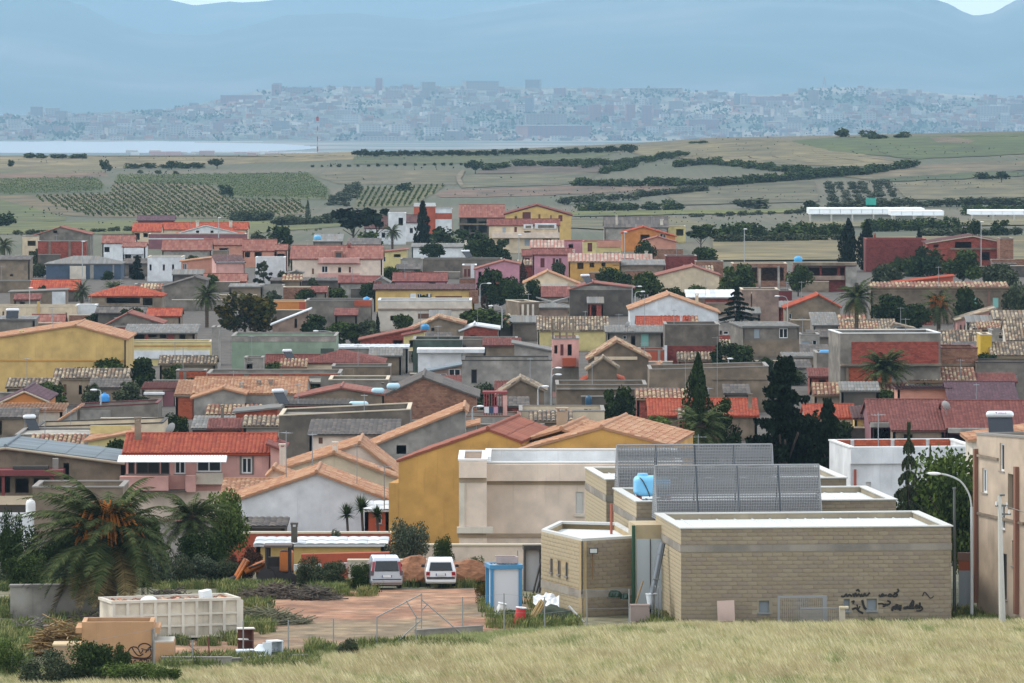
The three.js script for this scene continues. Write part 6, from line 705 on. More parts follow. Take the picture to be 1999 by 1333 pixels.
// more aerials, one on every third roof, named after the house that carries them
built.forEach((h, i) => { if (i % 3 || !/house|gable|roof|building/.test(h.userData.label)) return; const I = h.info; if (I.s < 8 || I.s > 30) return; const f = hash(i, 5) - 0.5, x = f * I.W * 0.7, H = 1.6 + hash(i, 9) * 1.6, t = thing('tv_aerial', 'tv aerial on the ' + h.userData.label.split(' ').slice(0, 12).join(' '), 'aerial', [h.position.x + x * Math.cos(h.rotation.y), I.Y0 + Math.max(I.hL, I.hR) - 0.3, h.position.z - I.D * 0.45], hash(i, 2) * 3); part('mast', cyl(0.04, 0.03, H, 0, 0, 0, 6), metal('#8d8f90'), t); part('antenna', [bar(V(-0.5, H - 0.15, 0), V(0.5, H - 0.15, 0), 0.02), ...[-0.4, -0.13, 0.13, 0.4].map((q) => bar(V(q, H - 0.15, -0.3), V(q, H - 0.15, 0.3), 0.016))], metal('#8d8f90'), t); });

// set rooftop things down on the roof that lies under them
{ scene.updateMatrixWorld(true); const rc = new THREE.Raycaster(), roofs = built, down = V(0, -1, 0), boxes = roofs.map((h) => new THREE.Box3().setFromObject(h));
  for (const t of scene.children.filter((o) => /^(solar_water_heater|water_tank|satellite_dish|tv_aerial)/.test(o.name) && o.position.z < -330)) { const p0 = t.position.clone(), d0 = -p0.z; let best = null;
    for (let k = 0; k <= 30; k++) { const d = d0 + (k % 2 ? 1 : -1) * Math.ceil(k / 2) * 2.5, f = d / d0, q = V(p0.x * f, EYE + (p0.y - EYE) * f, -d), c = roofs.filter((h, i) => { const b = boxes[i]; return q.x > b.min.x && q.x < b.max.x && q.z > b.min.z && q.z < b.max.z && b.max.y > q.y - 3; }); if (!c.length) continue; rc.set(q.clone().setY(q.y + 1.5), down); rc.far = 4; const hit = rc.intersectObjects(c, true)[0]; if (!hit) continue; const gap = Math.abs(hit.point.y - q.y), cost = gap + k * 0.01; if (!best || cost < best[0]) best = [cost, hit.point]; if (gap < 0.12) break; }
    if (best) t.position.set(best[1].x, best[1].y + (t.name.startsWith('satellite') ? 0.8 : 0), best[1].z); } }

// yards between the houses: low walls, sheds and shrubs in front of the houses, each named after the house behind it
{ const base = built.slice(); const kinds = ['grey', 'stone', 'tan', 'dgrey', 'bbrick', 'brick', 'lgrey', 'block'];
  base.forEach((h, i) => { const I = h.info; if (!/house|gable|wall|roof|cottage|block|building|garage/.test(h.userData.label) || I.s < 9 || I.s > 24 || h.userData.category !== 'house') return; const q = hash(i, 3), short = h.userData.label.split(' ').slice(0, 9).join(' ').replace(/ (and|with|of|at|the|a|in|before|beside|behind|below|above|right|left|to|by|under)$/, '').replace(/ (at|with|of|and|the|by)$/, ''), d = I.d - 3 - q * 4, px = CX + (I.X + (hash(i, 4) - 0.5) * I.W * 0.6) * F / I.d, s = F / d, by = HY + F * drop(wx(px, d), d) / d;
    const k = kinds[Math.floor(hash(i, 6) * 8)], ht = 1.3 + hash(i, 7) * 0.9, w = (3 + hash(i, 8) * 5) * s;
    if (q < 0.42) house('low ' + { grey: 'grey', stone: 'stone', tan: 'dun', dgrey: 'dark grey', bbrick: 'brown brick', brick: 'red brick', lgrey: 'pale grey', block: 'block' }[k] + ' yard wall before the ' + short, px - w / 2, px + w / 2, by - ht * s, by, k, ['p'], { n: 'yard_wall', c: 'wall', D: 0.8, para: 0.05, d, cap: hash(i, 12) < 0.5 ? 'grey' : 'cream' });
    else if (q < 0.78) { const st = ['eternit', 'old', 'darkroof', 'oldred', 'red'][Math.floor(hash(i, 9) * 5)]; house('small ' + { eternit: 'grey-roofed', old: 'old-tiled', darkroof: 'dark-roofed', oldred: 'rusty-tiled', red: 'red-roofed' }[st] + ' shed before the ' + short, px - w * 0.35, px + w * 0.35, by - (ht + 0.4) * s, by, k, ['s', st, by - (ht + 1.25) * s], { n: 'yard_shed', c: 'shed', D: 3.2, d, o: hash(i, 10) < 0.6 ? [[px - w * 0.2, by - (ht + 0.1) * s, px - w * 0.2 + 0.8 * s, by - 0.1 * s]] : [] }); }
  }); }
// ================= trees and plants =================
const LEAF = { dark: ['#33421f', '#3a4a26', '#2b3a1c', '#43522a'], mid: ['#45552a', '#506030', '#3b4b25', '#5a6a35'], light: ['#566a2e', '#647536', '#4a5d2a', '#708043'], olive: ['#5d6650', '#68705a', '#515a46', '#727a64'], pine: ['#1c2717', '#202d1b', '#171f13', '#27341f'], autumn: ['#5b5222', '#6d5d22', '#45451f', '#3d4522'], grey: ['#586146', '#4d573c', '#646b4e', '#424c35'], palm: ['#4a5530', '#545f3a', '#3c4728', '#62693f'], dry: ['#8a7a52', '#9c8a5e', '#776a48'], reddish: ['#5a3f33', '#67493a', '#4d382c'] };
for (const k in LEAF) LEAF[k] = LEAF[k].map((h) => C3(h).map((v) => v * 0.62));
function leafGeo(pts, pal) { // pts: [x,y,z,size,toneIndex]
  const n = pts.length, pos = new Float32Array(n * 18), cl = new Float32Array(n * 18); let o = 0;
  const a = V(), b = V(), q = V();
  for (const [x, y, z, s, tn] of pts) { q.set(rnd() - 0.5, rnd() - 0.5, rnd() - 0.5).normalize(); a.set(rnd() - 0.5, rnd() - 0.5, rnd() - 0.5).cross(q).normalize().multiplyScalar(s); b.copy(q).cross(a).normalize().multiplyScalar(s * rr(0.5, 0.9));
    const c = pal[tn % pal.length], v = rr(0.75, 1.25), P = [[-1, -1], [1, -1], [0.8, 1], [-1, -1], [0.8, 1], [-0.6, 0.9]];
    for (const [i, j] of P) { pos[o] = x + a.x * i + b.x * j; pos[o + 1] = y + a.y * i + b.y * j; pos[o + 2] = z + a.z * i + b.z * j; cl[o] = c[0] * v; cl[o + 1] = c[1] * v; cl[o + 2] = c[2] * v; o += 3; } }
  const g = new THREE.BufferGeometry(); g.setAttribute('position', new THREE.BufferAttribute(pos, 3)); g.setAttribute('color', new THREE.BufferAttribute(cl, 3)); g.computeVertexNormals(); return g;
}
const cache = {};
function crown(shape, pal, lod, v) {
  const key = [shape, pal, lod, v].join(); if (cache[key]) return cache[key];
  srand(900 + v * 31 + shape.length * 7 + lod * 3); const dense = (shape === 'cone' || shape === 'cedar' ? 2.2 : 1), N = [520, 3400, 9000][lod] * dense, S = [0.052, 0.029, 0.015][lod], pts = [];
  if (shape === 'broad' || shape === 'bush' || shape === 'pine') { const lobes = []; const nl = shape === 'pine' ? 12 : shape === 'bush' ? 20 : 14; for (let i = 0; i < nl; i++) { const an = rnd() * 6.28, r = Math.sqrt(rnd()) * 0.33; lobes.push([Math.cos(an) * r, shape === 'pine' ? rr(0.55, 0.85) : shape === 'bush' ? rr(0.12, 0.7 - r * 0.5) : rr(0.34, 0.8) - r * 0.3, Math.sin(an) * r, shape === 'pine' ? rr(0.12, 0.2) : rr(0.13, 0.24), Math.floor(rnd() * 4)]); }
    for (let i = 0; i < N; i++) { const L = lobes[Math.floor(rnd() * nl)], q = V(rnd() - 0.5, rnd() - 0.5, rnd() - 0.5).normalize().multiplyScalar(L[3] * Math.pow(rnd(), 0.4)); pts.push([L[0] + q.x, Math.max(0.01, L[1] + q.y * (shape === 'pine' ? 0.6 : 0.95)), L[2] + q.z, S * rr(0.7, 1.3), rnd() < 0.6 ? L[4] : Math.floor(rnd() * 4)]); } }
  if (shape === 'cone') { const nb = 150, br = []; for (let i = 0; i < nb; i++) { const y = Math.pow((i + rnd()) / nb, 1.15); br.push([y, rnd() * 6.28, (0.5 * Math.pow(1 - y, 0.75) + 0.03) * rr(0.72, 1.06), rr(-0.1, 0.25)]); } for (let i = 0; i < N; i++) { const [y, an, L, up] = br[Math.floor(Math.pow(rnd(), 1.25) * nb)], t = Math.pow(rnd(), 0.6), r = L * t, w = 0.055 * (1.3 - t); pts.push([Math.cos(an) * r + (rnd() - 0.5) * w * 2, 0.02 + y * 0.96 + up * r * 0.6 + (rnd() - 0.5) * w, Math.sin(an) * r + (rnd() - 0.5) * w * 2, S * rr(0.6, 1.2), Math.floor(rnd() * 4)]); } }
  if (shape === 'cedar') { for (let i = 0; i < N; i++) { const k = Math.floor(rnd() * 9), y = 0.12 + k / 9 * 0.85, arms = 7, ai = Math.floor(rnd() * arms), an = ai / arms * 6.28 + k * 1.7 + (rnd() - 0.5) * 0.35, t = Math.pow(rnd(), 0.7), r = 0.5 * (1 - Math.pow(k / 9.3, 1.3)) * t * (0.75 + 0.25 * Math.sin(ai * 3 + k)); pts.push([Math.cos(an) * r, y - t * t * 0.05 + (rnd() - 0.5) * 0.025, Math.sin(an) * r, S * rr(0.6, 1.2), Math.floor(rnd() * 4)]); } for (let i = 0; i < N * 0.06; i++) pts.push([(rnd() - 0.5) * 0.04, 0.85 + rnd() * 0.15, (rnd() - 0.5) * 0.04, S * 0.7, 1]); }
  if (shape === 'column') { for (let i = 0; i < N; i++) { const y = rnd(), an = rnd() * 6.28, lob = 0.7 + 0.3 * Math.sin(an * 3 + y * 12 + v), r = 0.5 * Math.sin(Math.PI * Math.pow(y * 0.93 + 0.05, 0.7)) * lob * Math.pow(rnd(), 0.4); pts.push([Math.cos(an) * r, y, Math.sin(an) * r, S * rr(0.7, 1.3), Math.floor(rnd() * 4)]); } }
  if (shape === 'sparse') { const br = []; for (let i = 0; i < 26; i++) { const an = rnd() * 6.28, y = rr(0.15, 0.98), r = (0.15 + 0.33 * (1 - y)) * Math.sqrt(rnd()); br.push([Math.cos(an) * r, y, Math.sin(an) * r, rr(0.05, 0.1), Math.floor(rnd() * 4)]); } for (let i = 0; i < N * 0.75; i++) { const L = br[Math.floor(rnd() * 26)], q = V(rnd() - 0.5, rnd() - 0.5, rnd() - 0.5).normalize().multiplyScalar(L[3] * Math.pow(rnd(), 0.4)); pts.push([L[0] + q.x, L[1] + q.y, L[2] + q.z, S * rr(0.6, 1.2), L[4]]); } }
  const g = leafGeo(pts, LEAF[pal]); g.computeBoundingBox(); const b = g.boundingBox, kx = 1 / Math.max(b.max.x - b.min.x, b.max.z - b.min.z) * 1.12; g.scale(kx, (shape === 'bush' ? 1.05 : 1) / b.max.y, kx); return cache[key] = g;
}
const barkMat = plaster('#4f4238'), trunkCache = {};
function trunkGeo(v) { return trunkCache[v] ??= (() => { srand(77 + v); const l = [new THREE.CylinderGeometry(0.014, 0.03, 0.45, 7).translate(0, 0.225, 0).toNonIndexed()]; for (let i = 0; i < 6; i++) { const an = rnd() * 6.28, r = rr(0.12, 0.3), y = rr(0.2, 0.44); l.push(bar(V(0, y, 0), V(Math.cos(an) * r, y + rr(0.15, 0.35), Math.sin(an) * r), 0.009, 5)); } l.push(bar(V(0, 0.42, 0), V(0.01, 0.85, 0), 0.012, 5)); return merge(l); })(); }
let treeN = 0;
function tree(label, shape, pal, px, yT, yB, w, o = {}) {
  const d = o.d ?? groundD(px, yB, 230, 3200), s = F / d, W = w / s, X = wx(px, d), yb = o.d ? Math.min(wy(yB, d), gy(X, d)) : wy(yB, d), h = wy(yT, d) - yb, lod = o.lod ?? (s > 24 ? 2 : s > 9 ? 1 : 0), v = treeN++ % 4;
  const t = thing(o.n ?? (shape === 'bush' ? 'shrub' : shape === 'pine' ? 'pine_tree' : shape === 'cone' || shape === 'cedar' ? 'conifer_tree' : 'leafy_tree'), label, o.c ?? (shape === 'bush' ? 'shrub' : 'tree'), [X, yb, -d], hash(px, yB) * 6.28, o.g);
  t.scale.set(W, h, W); part('crown', crown(shape, pal, lod, v), leafMat, t); if (shape !== 'bush') part('trunk', trunkGeo(v), barkMat, t); return t;
}
const T = tree;
// palms: arching fronds with leaflets on a ringed trunk
function frondGeo(L, lift, droop, nl, wd, pal, seedN, wind = 0) { srand(seedN); const pos = [], cl = []; let p = V(0, 0, 0), an = lift; const steps = nl, ds = L / steps; for (let i = 0; i < steps; i++) { const nx = V(Math.cos(an) * ds, Math.sin(an) * ds, 0).add(p), t = i / steps, lw = wd * Math.sin(Math.PI * (0.12 + t * 0.85)) , c = pal[Math.floor(rnd() * pal.length)], v = rr(0.8, 1.2); for (const sd of [-1, 1]) { const tip = V(nx.x + lw * 0.55, nx.y - lw * rr(0.15, 0.5), sd * lw * 0.9 + wind * lw); pos.push(p.x, p.y, sd * 0.01, nx.x + ds * 0.25, nx.y, sd * 0.01, tip.x, tip.y, tip.z); for (let k = 0; k < 3; k++) cl.push(c[0] * v, c[1] * v, c[2] * v); } p = nx; an -= droop / steps * (0.5 + t); } const g = new THREE.BufferGeometry(); g.setAttribute('position', new THREE.Float32BufferAttribute(pos, 3)); g.setAttribute('color', new THREE.Float32BufferAttribute(cl, 3)); g.computeVertexNormals(); return g; }
const trunkM = grimy('#5b4d40');
function palm(label, px, yc, yB, rPx, o = {}) { const d = o.d ?? groundD(px, yB, 230, 3200), s = F / d, R = rPx / s, h = (yB - yc) / s, t = thing('palm_tree', label, 'palm', [wx(px, d), wy(yB, d), -d], 0), n = o.n ?? 46, pal = LEAF[o.pal ?? 'palm'], fr = [], nv = 6; srand(o.seed ?? 5);
  const vr = []; for (let i = 0; i < nv; i++) vr.push(rnd()); const rs = (o.seed ?? 5) * 10; const list = []; for (let i = 0; i < n; i++) list.push([i * 2.399963 + hash(i, rs) * 0.5, i / n, hash(i, rs + 1)]);
  for (const [an, k, rv] of list) { const lift = lerp(1.35, o.low ?? -0.75, Math.pow(k, 0.9)) + (rv - 0.5) * 0.3, g = frondGeo(R * lerp(0.9, 1.25, rv) * (k > 0.8 ? 0.95 : 1), lift, lerp(1.5, 0.75, k), o.nl ?? 30, R * 0.2, k > 0.82 && o.dry ? LEAF.dry : pal, Math.floor(rv * 9999)); g.rotateY(an).translate(0, h, 0); if (o.wind) { const p = g.attributes.position; for (let i = 0; i < p.count; i++) { const q = Math.hypot(p.getX(i), p.getY(i) - h, p.getZ(i)) / R; p.setX(i, p.getX(i) + o.wind * q * q * R); } g.computeVertexNormals(); } fr.push(g); }
  if (s > 16) fr.forEach((g) => part('frond', g, leafMat, t)); else { const q = part('fronds', fr, leafMat, t); q.name = 'frond_crown'; }
  const rg = [], N = Math.max(4, Math.round(h / 0.3)), tr = o.tr ?? 0.28; for (let i = 0; i < N; i++) rg.push(new THREE.CylinderGeometry(tr * (i % 2 ? 1 : 1.08), tr * 1.05, h / N, 10).translate(0, (i + 0.5) * h / N, 0).toNonIndexed()); rg.push(new THREE.SphereGeometry(tr * 1.5, 10, 8).scale(1, 1.2, 1).translate(0, h - tr * 0.4, 0).toNonIndexed()); part('trunk', rg, trunkM, t);
  if (o.fruit) { const q = []; srand(31); for (let i = 0; i < 220; i++) { const a = rnd() * 6.28, r = rr(0.3, 0.62) * R * 0.75, y0 = rr(0.0, 0.3) * R; const m = V(Math.cos(a) * r * 0.6, h + y0 + R * 0.12, Math.sin(a) * r * 0.6); q.push(bar(V(Math.cos(a) * 0.1, h, Math.sin(a) * 0.1), m, 0.03, 3), bar(m, V(Math.cos(a) * r, h + y0 - rnd() * 0.3 * R, Math.sin(a) * r), 0.05, 3)); } part('fruit_stalk', q, plain('#b06a1c'), t).userData.kind = 'stuff'; } return t; }
palm('big windswept date palm with orange fruit stalks at the left', 212, 1044, 1205, 158, { d: 283, n: 120, nl: 50, fruit: true, wind: -0.14, low: -0.95, seed: 11, tr: 0.42, dry: true });
palm('smaller date palm right of the big palm', 375, 1014, 1100, 74, { d: 318, n: 70, nl: 34, seed: 12, low: -0.6, tr: 0.3 });
palm('dark green short palm in front of the brick panel house', 1727, 722, 803, 54, { n: 84, seed: 13, low: -0.35 });
palm('tall brownish palm with slim trunk at right', 1672, 580, 690, 46, { n: 64, seed: 14, pal: 'palm', low: -0.9, dry: true }); palm('drooping palm right of the tall brown palm', 1832, 594, 656, 44, { n: 56, seed: 15, low: -1.0, fruit: true }); palm('palm behind the white roof tower', 766, 452, 490, 22, { n: 40, seed: 16 }); palm('palm at the left edge above grey walls', 8, 478, 515, 24, { n: 44, seed: 17, low: -1.0 }); palm('palm left of the orange pavilion', 160, 566, 606, 25, { n: 44, seed: 18, pal: 'grey', low: -1.0 }); palm('low palm right behind the orange pavilion', 222, 562, 600, 24, { n: 36, seed: 19, low: -0.3 }); palm('dark palm beside the autumn tree', 404, 575, 640, 34, { n: 50, seed: 20, low: -0.9 }); palm('shaggy palm among the thin trees at right', 1368, 832, 900, 62, { n: 50, seed: 21, d: 430, low: -0.8 });
// yuccas by the white gable
[[677, 1004, 26, 'left'], [706, 992, 30, 'middle'], [736, 1006, 22, 'right']].forEach(([px, y, r, w], i) => { const d = 352, s = F / d, t = thing('yucca_plant', w + ' spiky yucca before the white gable', 'yucca', [wx(px, d), gy(wx(px, d), d), -d]), h = wy(y, d) - t.position.y; part('stem', tube([V(0.25, 0, 0), V(0.1, h * 0.5, 0), V(0, h, 0)], 0.09), barkMat, t); const q = []; srand(40 + i); for (let k = 0; k < 150; k++) { const a = rnd() * 6.28, e = rr(-0.5, 1.4), L = r / s * rr(0.8, 1.1), dv = V(Math.cos(a) * Math.cos(e), Math.sin(e), Math.sin(a) * Math.cos(e)); const sdv = V(-Math.sin(a), 0, Math.cos(a)).multiplyScalar(0.06), c0 = V(0, h, 0), g = new THREE.BufferGeometry(); g.setAttribute('position', new THREE.Float32BufferAttribute([...c0.clone().add(sdv).toArray(), ...c0.clone().sub(sdv).toArray(), ...c0.clone().addScaledVector(dv, L).toArray()], 3)); g.computeVertexNormals(); q.push(tint(g, LEAF.mid[k % 4])); } part('leaf_rosette', q, leafMat, t).userData.kind = 'stuff'; });
// trees inside the town
T('big yellow-green autumn tree at centre left', 'broad', 'autumn', 478, 566, 668, 118); T('dark tree right of the lean-to roof', 'broad', 'dark', 618, 612, 674, 70); T('leafy green tree below the grey blank wall', 'broad', 'mid', 670, 626, 680, 70); T('grey-green shrubby tree left of the cream terrace', 'broad', 'grey', 716, 622, 680, 56); T('dark conifer sliver beside the cream terrace', 'column', 'pine', 737, 608, 668, 12); T('small hedge tree on the grey wall', 'bush', 'mid', 646, 560, 592, 64, { n: 'leafy_tree', c: 'tree' }); T('dark conifer beside the white balconied house', 'cone', 'pine', 268, 497, 546, 30); T('grey shrub left of the blue-grey bungalow', 'bush', 'grey', 75, 513, 542, 34); T('broad dark pine above the brown-red roof', 'pine', 'pine', 690, 404, 486, 92); T('second dark pine touching the brown-red roof', 'pine', 'pine', 735, 404, 480, 60); T('fresh green tree in front of the dark pine', 'broad', 'mid', 722, 448, 494, 58); T('tall dark conifer before the orange and white house', 'cone', 'pine', 826, 388, 486, 40); T('dark trees below the orange and white house', 'broad', 'dark', 868, 440, 488, 56); T('dark tree before the unfinished open storeys', 'broad', 'dark', 918, 446, 492, 62); T('round dark tree left of the garden building', 'broad', 'dark', 845, 473, 514, 50); T('large round dark green tree below the cream balconies', 'broad', 'dark', 962, 462, 520, 74); T('green tree left of the large round tree', 'broad', 'mid', 920, 464, 512, 46); T('spindly thin-leaved tree before the white blank wall', 'sparse', 'grey', 515, 508, 560, 36); T('narrow dark climber left of the big pink house', 'column', 'dark', 561, 460, 520, 14); T('trees behind the salmon block', 'broad', 'dark', 548, 438, 486, 54); T('grey-green shrub left of the salmon block trees', 'bush', 'grey', 500, 450, 482, 40); T('olive bushes right of the yellow house', 'bush', 'mid', 762, 520, 556, 40); T('reddish araucaria-like tree beside the pink gable', 'cedar', 'reddish', 1020, 507, 560, 30); T('dark tree clump below the pink gable, left', 'broad', 'dark', 962, 520, 606, 62); T('dark tree clump below the pink gable, middle', 'broad', 'dark', 1000, 538, 612, 68); T('dark tree clump below the pink gable, right', 'broad', 'dark', 1040, 544, 608, 50); T('leafy tree above the flat grey roofs', 'broad', 'mid', 938, 600, 668, 104); T('brownish shrub beside the cream terrace end', 'sparse', 'reddish', 946, 574, 614, 26); T('green tree beside the orange-yellow house', 'broad', 'mid', 1186, 518, 570, 56); T('dark trees right of the long grey gable, left', 'broad', 'dark', 1222, 530, 600, 54); T('dark trees right of the long grey gable, middle', 'broad', 'mid', 1262, 528, 606, 60); T('dark trees right of the long grey gable, right', 'broad', 'dark', 1310, 558, 614, 60); T('tree before the salmon gabled house', 'broad', 'dark', 1262, 466, 520, 46); T('umbrella pine left of the wheat field', 'pine', 'dark', 1368, 436, 494, 62); T('rounded bush under the umbrella pine', 'bush', 'mid', 1372, 482, 520, 60); T('leafy tree right of the big cream gable', 'broad', 'mid', 1440, 512, 590, 76); T('green tree behind the brick-columned terrace', 'broad', 'mid', 1558, 514, 580, 60); T('wide cedar in front of the unfinished block', 'cedar', 'pine', 1438, 556, 660, 104, { lod: 2 }); T('dark ragged tree left of the red block', 'column', 'pine', 1656, 424, 530, 46); T('second dark ragged tree left of the red block', 'column', 'pine', 1692, 426, 528, 40); T('wide dark shrub before the red block', 'bush', 'dark', 1808, 482, 540, 78, { n: 'leafy_tree', c: 'tree' }); T('olive-green tree before the unfinished brick house', 'broad', 'mid', 1880, 486, 560, 76); T('grey-green tree right of the low brick wall', 'broad', 'grey', 1950, 512, 584, 74); T('grey-green shrubs below the red block', 'bush', 'grey', 1730, 514, 566, 66); T('green tree right of the long old house', 'broad', 'grey', 1988, 546, 650, 60); T('dark green tree behind the palms at right', 'broad', 'dark', 1745, 572, 648, 80); T('dark green tree between the two right palms', 'broad', 'dark', 1786, 590, 660, 60); T('leafy tree beside the long old house', 'broad', 'dark', 1886, 556, 652, 60);
T('round dark tree in front of the maroon storey', 'broad', 'dark', 1428, 664, 740, 84); T('dark broad tree below the yellow gable, right', 'broad', 'dark', 272, 696, 770, 62); T('dark broad tree below the yellow gable, left', 'broad', 'mid', 214, 696, 770, 66); T('small bush beside the tiled cottage', 'bush', 'mid', 78, 724, 756, 34); T('shrub right of the tiled cottage door', 'bush', 'grey', 184, 748, 800, 46); T('feathery tree beside the blue tank', 'broad', 'grey', 254, 744, 806, 70); T('shrub beneath the old tile strip', 'bush', 'mid', 338, 712, 752, 44); T('dark creeper under the brick parapet', 'bush', 'dark', 590, 735, 790, 70); T('bushy tree right of the dish', 'broad', 'dark', 342, 804, 872, 50); T('bougainvillea shrub on the brick-red wall', 'bush', 'dark', 508, 826, 872, 40); T('small round tree on the garage roof line', 'bush', 'light', 872, 702, 738, 44); T('dark leafy tree left of the thin trees', 'broad', 'dark', 1206, 750, 850, 70); T('light green bush row behind the peach roof', 'bush', 'light', 1140, 800, 858, 74); T('light green bush right of the dark leafy tree', 'bush', 'light', 1268, 812, 864, 84); T('tiny conifer beside the brick chimney', 'cedar', 'pine', 1048, 794, 836, 28); T('tall feathery dark tree before the red tile roof, left', 'column', 'dark', 1362, 684, 888, 78, { d: 472, lod: 2 }); T('thin brownish tree before the red tile roof, right', 'sparse', 'dark', 1420, 774, 888, 100, { d: 465, lod: 2 });
T('very dark tall conifer behind the grating', 'cone', 'pine', 1532, 692, 930, 220, { d: 395, lod: 2 }); T('very dark conifer right of the tall conifer', 'cone', 'pine', 1616, 774, 930, 120, { d: 392, lod: 2 }); T('dark shrub filling below the conifers', 'broad', 'pine', 1560, 800, 925, 190, { d: 398, lod: 2 }); T('shrub hedge over the long coppo roof', 'bush', 'mid', 1650, 745, 800, 120); T('shrub hedge right part under the short palm', 'bush', 'mid', 1712, 760, 806, 90); T('green shrub beside the small yellow house', 'bush', 'light', 1714, 832, 880, 48); T('shrub at the right edge by the louvred gate', 'bush', 'mid', 1990, 720, 780, 46);
T('blue-green young cedar in front of the white terrace house', 'cedar', 'grey', 1774, 822, 1010, 100, { d: 306, lod: 2 }); T('small conifer tip beside the young cedar', 'cone', 'grey', 1816, 866, 960, 22, { d: 350, lod: 2 }); T('big fresh green tree beside the beige building', 'broad', 'light', 1848, 866, 1130, 180, { d: 300, lod: 2 }); T('lower green tree at the alley mouth', 'broad', 'mid', 1788, 930, 1100, 160, { d: 314, lod: 2 }); T('green tree filling behind the lamp', 'broad', 'mid', 1878, 920, 1140, 110, { d: 296, lod: 2 });
T('bushy green tree right of the small palm', 'broad', 'light', 440, 952, 1070, 96, { d: 322, lod: 2 }); T('dark shrubbery between the two palms', 'bush', 'dark', 396, 1036, 1108, 100, { d: 312, lod: 2 }); T('silvery olive bush beside the mustard wall', 'bush', 'olive', 790, 1014, 1104, 84, { d: 318, lod: 2 }); T('low silvery bush on the rust wall', 'bush', 'olive', 652, 1034, 1092, 44, { d: 332, lod: 2 }); T('dark leafy shrub at the left edge', 'bush', 'dark', 38, 1024, 1100, 86, { d: 306, lod: 2 }); T('bright shrub below the left edge wall', 'bush', 'mid', 52, 1080, 1136, 80, { d: 298, lod: 2 }); T('weedy shrub at the foot of the mustard wall', 'bush', 'mid', 868, 1044, 1100, 40, { d: 316, lod: 2 }); T('red-leaved shrub behind the digger', 'bush', 'reddish', 486, 1066, 1126, 50, { d: 312, lod: 2 }); T('small red-flowered shrub in pots', 'bush', 'reddish', 452, 1080, 1128, 36, { d: 310, lod: 2 }); T('grassy weeds left of the site cabin mound', 'bush', 'mid', 926, 1086, 1134, 40, { d: 306, lod: 2 }); T('yellow-flowered weed left of the blue cabin', 'bush', 'autumn', 946, 1138, 1170, 40, { d: 292, lod: 2 });
T('grey-green round bush on the yard edge', 'bush', 'grey', 684, 1246, 1292, 46, { d: 264, lod: 2 }); T('dark shrub in front of the peach hut, left', 'bush', 'grey', 92, 1266, 1345, 110, { d: 251, lod: 2 }); T('tall shrub in front of the peach hut, middle', 'bush', 'mid', 176, 1248, 1345, 96, { d: 252, lod: 2 }); T('bright green shrub right before the hut', 'bush', 'light', 262, 1292, 1350, 120, { d: 250, lod: 2 }); T('leafy sprig shrub against the hut front', 'bush', 'mid', 232, 1256, 1340, 44, { d: 254, lod: 2 }); T('yellow-green weeds at the left bottom corner', 'bush', 'light', 14, 1244, 1350, 80, { d: 256, lod: 2 }); T('weedy shrub beside the kerb at lower left', 'bush', 'light', 318, 1300, 1352, 70, { d: 249, lod: 2 }); T('green weeds under the wire fence', 'bush', 'mid', 1062, 1182, 1212, 44, { d: 283.2, lod: 2 }); T('weeds beside the red barrel', 'bush', 'mid', 996, 1190, 1214, 44, { d: 283.4, lod: 2 }); T('tall weeds right of the digger, first clump', 'bush', 'grey', 608, 1084, 1146, 60, { d: 301, lod: 2 }); T('tall weeds right of the digger, second clump', 'bush', 'grey', 652, 1094, 1148, 60, { d: 300.5, lod: 2 }); T('weeds left of the silver car', 'bush', 'mid', 706, 1098, 1150, 50, { d: 301, lod: 2 });
[[305, 1064, 1150, 70], [345, 1076, 1152, 70], [400, 1084, 1150, 80], [440, 1090, 1150, 60], [270, 1080, 1146, 60], [20, 1100, 1160, 70], [100, 1096, 1150, 80], [150, 1102, 1152, 60]].forEach(([px, a, b, w], i) => T(['grey weeds right under the small palm, first', 'grey weeds right under the small palm, second', 'pale weeds left of the digger, first', 'pale weeds left of the digger, second', 'weeds between the big palm and the pink house', 'weeds at the left edge beside the block wall', 'weeds behind the block wall, left', 'weeds behind the block wall, right'][i], 'bush', i % 2 ? 'grey' : 'olive', px, a, b, w, { d: 302 + i * 0.7, lod: 2 }));
[[300, 1010, 1090, 60, 'mid'], [20, 990, 1080, 50, 'dark'], [120, 1030, 1100, 80, 'dark'], [255, 1020, 1096, 70, 'dark']].forEach(([px, a, b, w, pl], i) => T(['green shrub behind the small palm at left', 'dark shrub beside the white barrel', 'dark shrub behind the big palm, left', 'dark shrub behind the big palm, right'][i], 'bush', pl, px, a, b, w, { d: 326 + i, lod: 2 }));
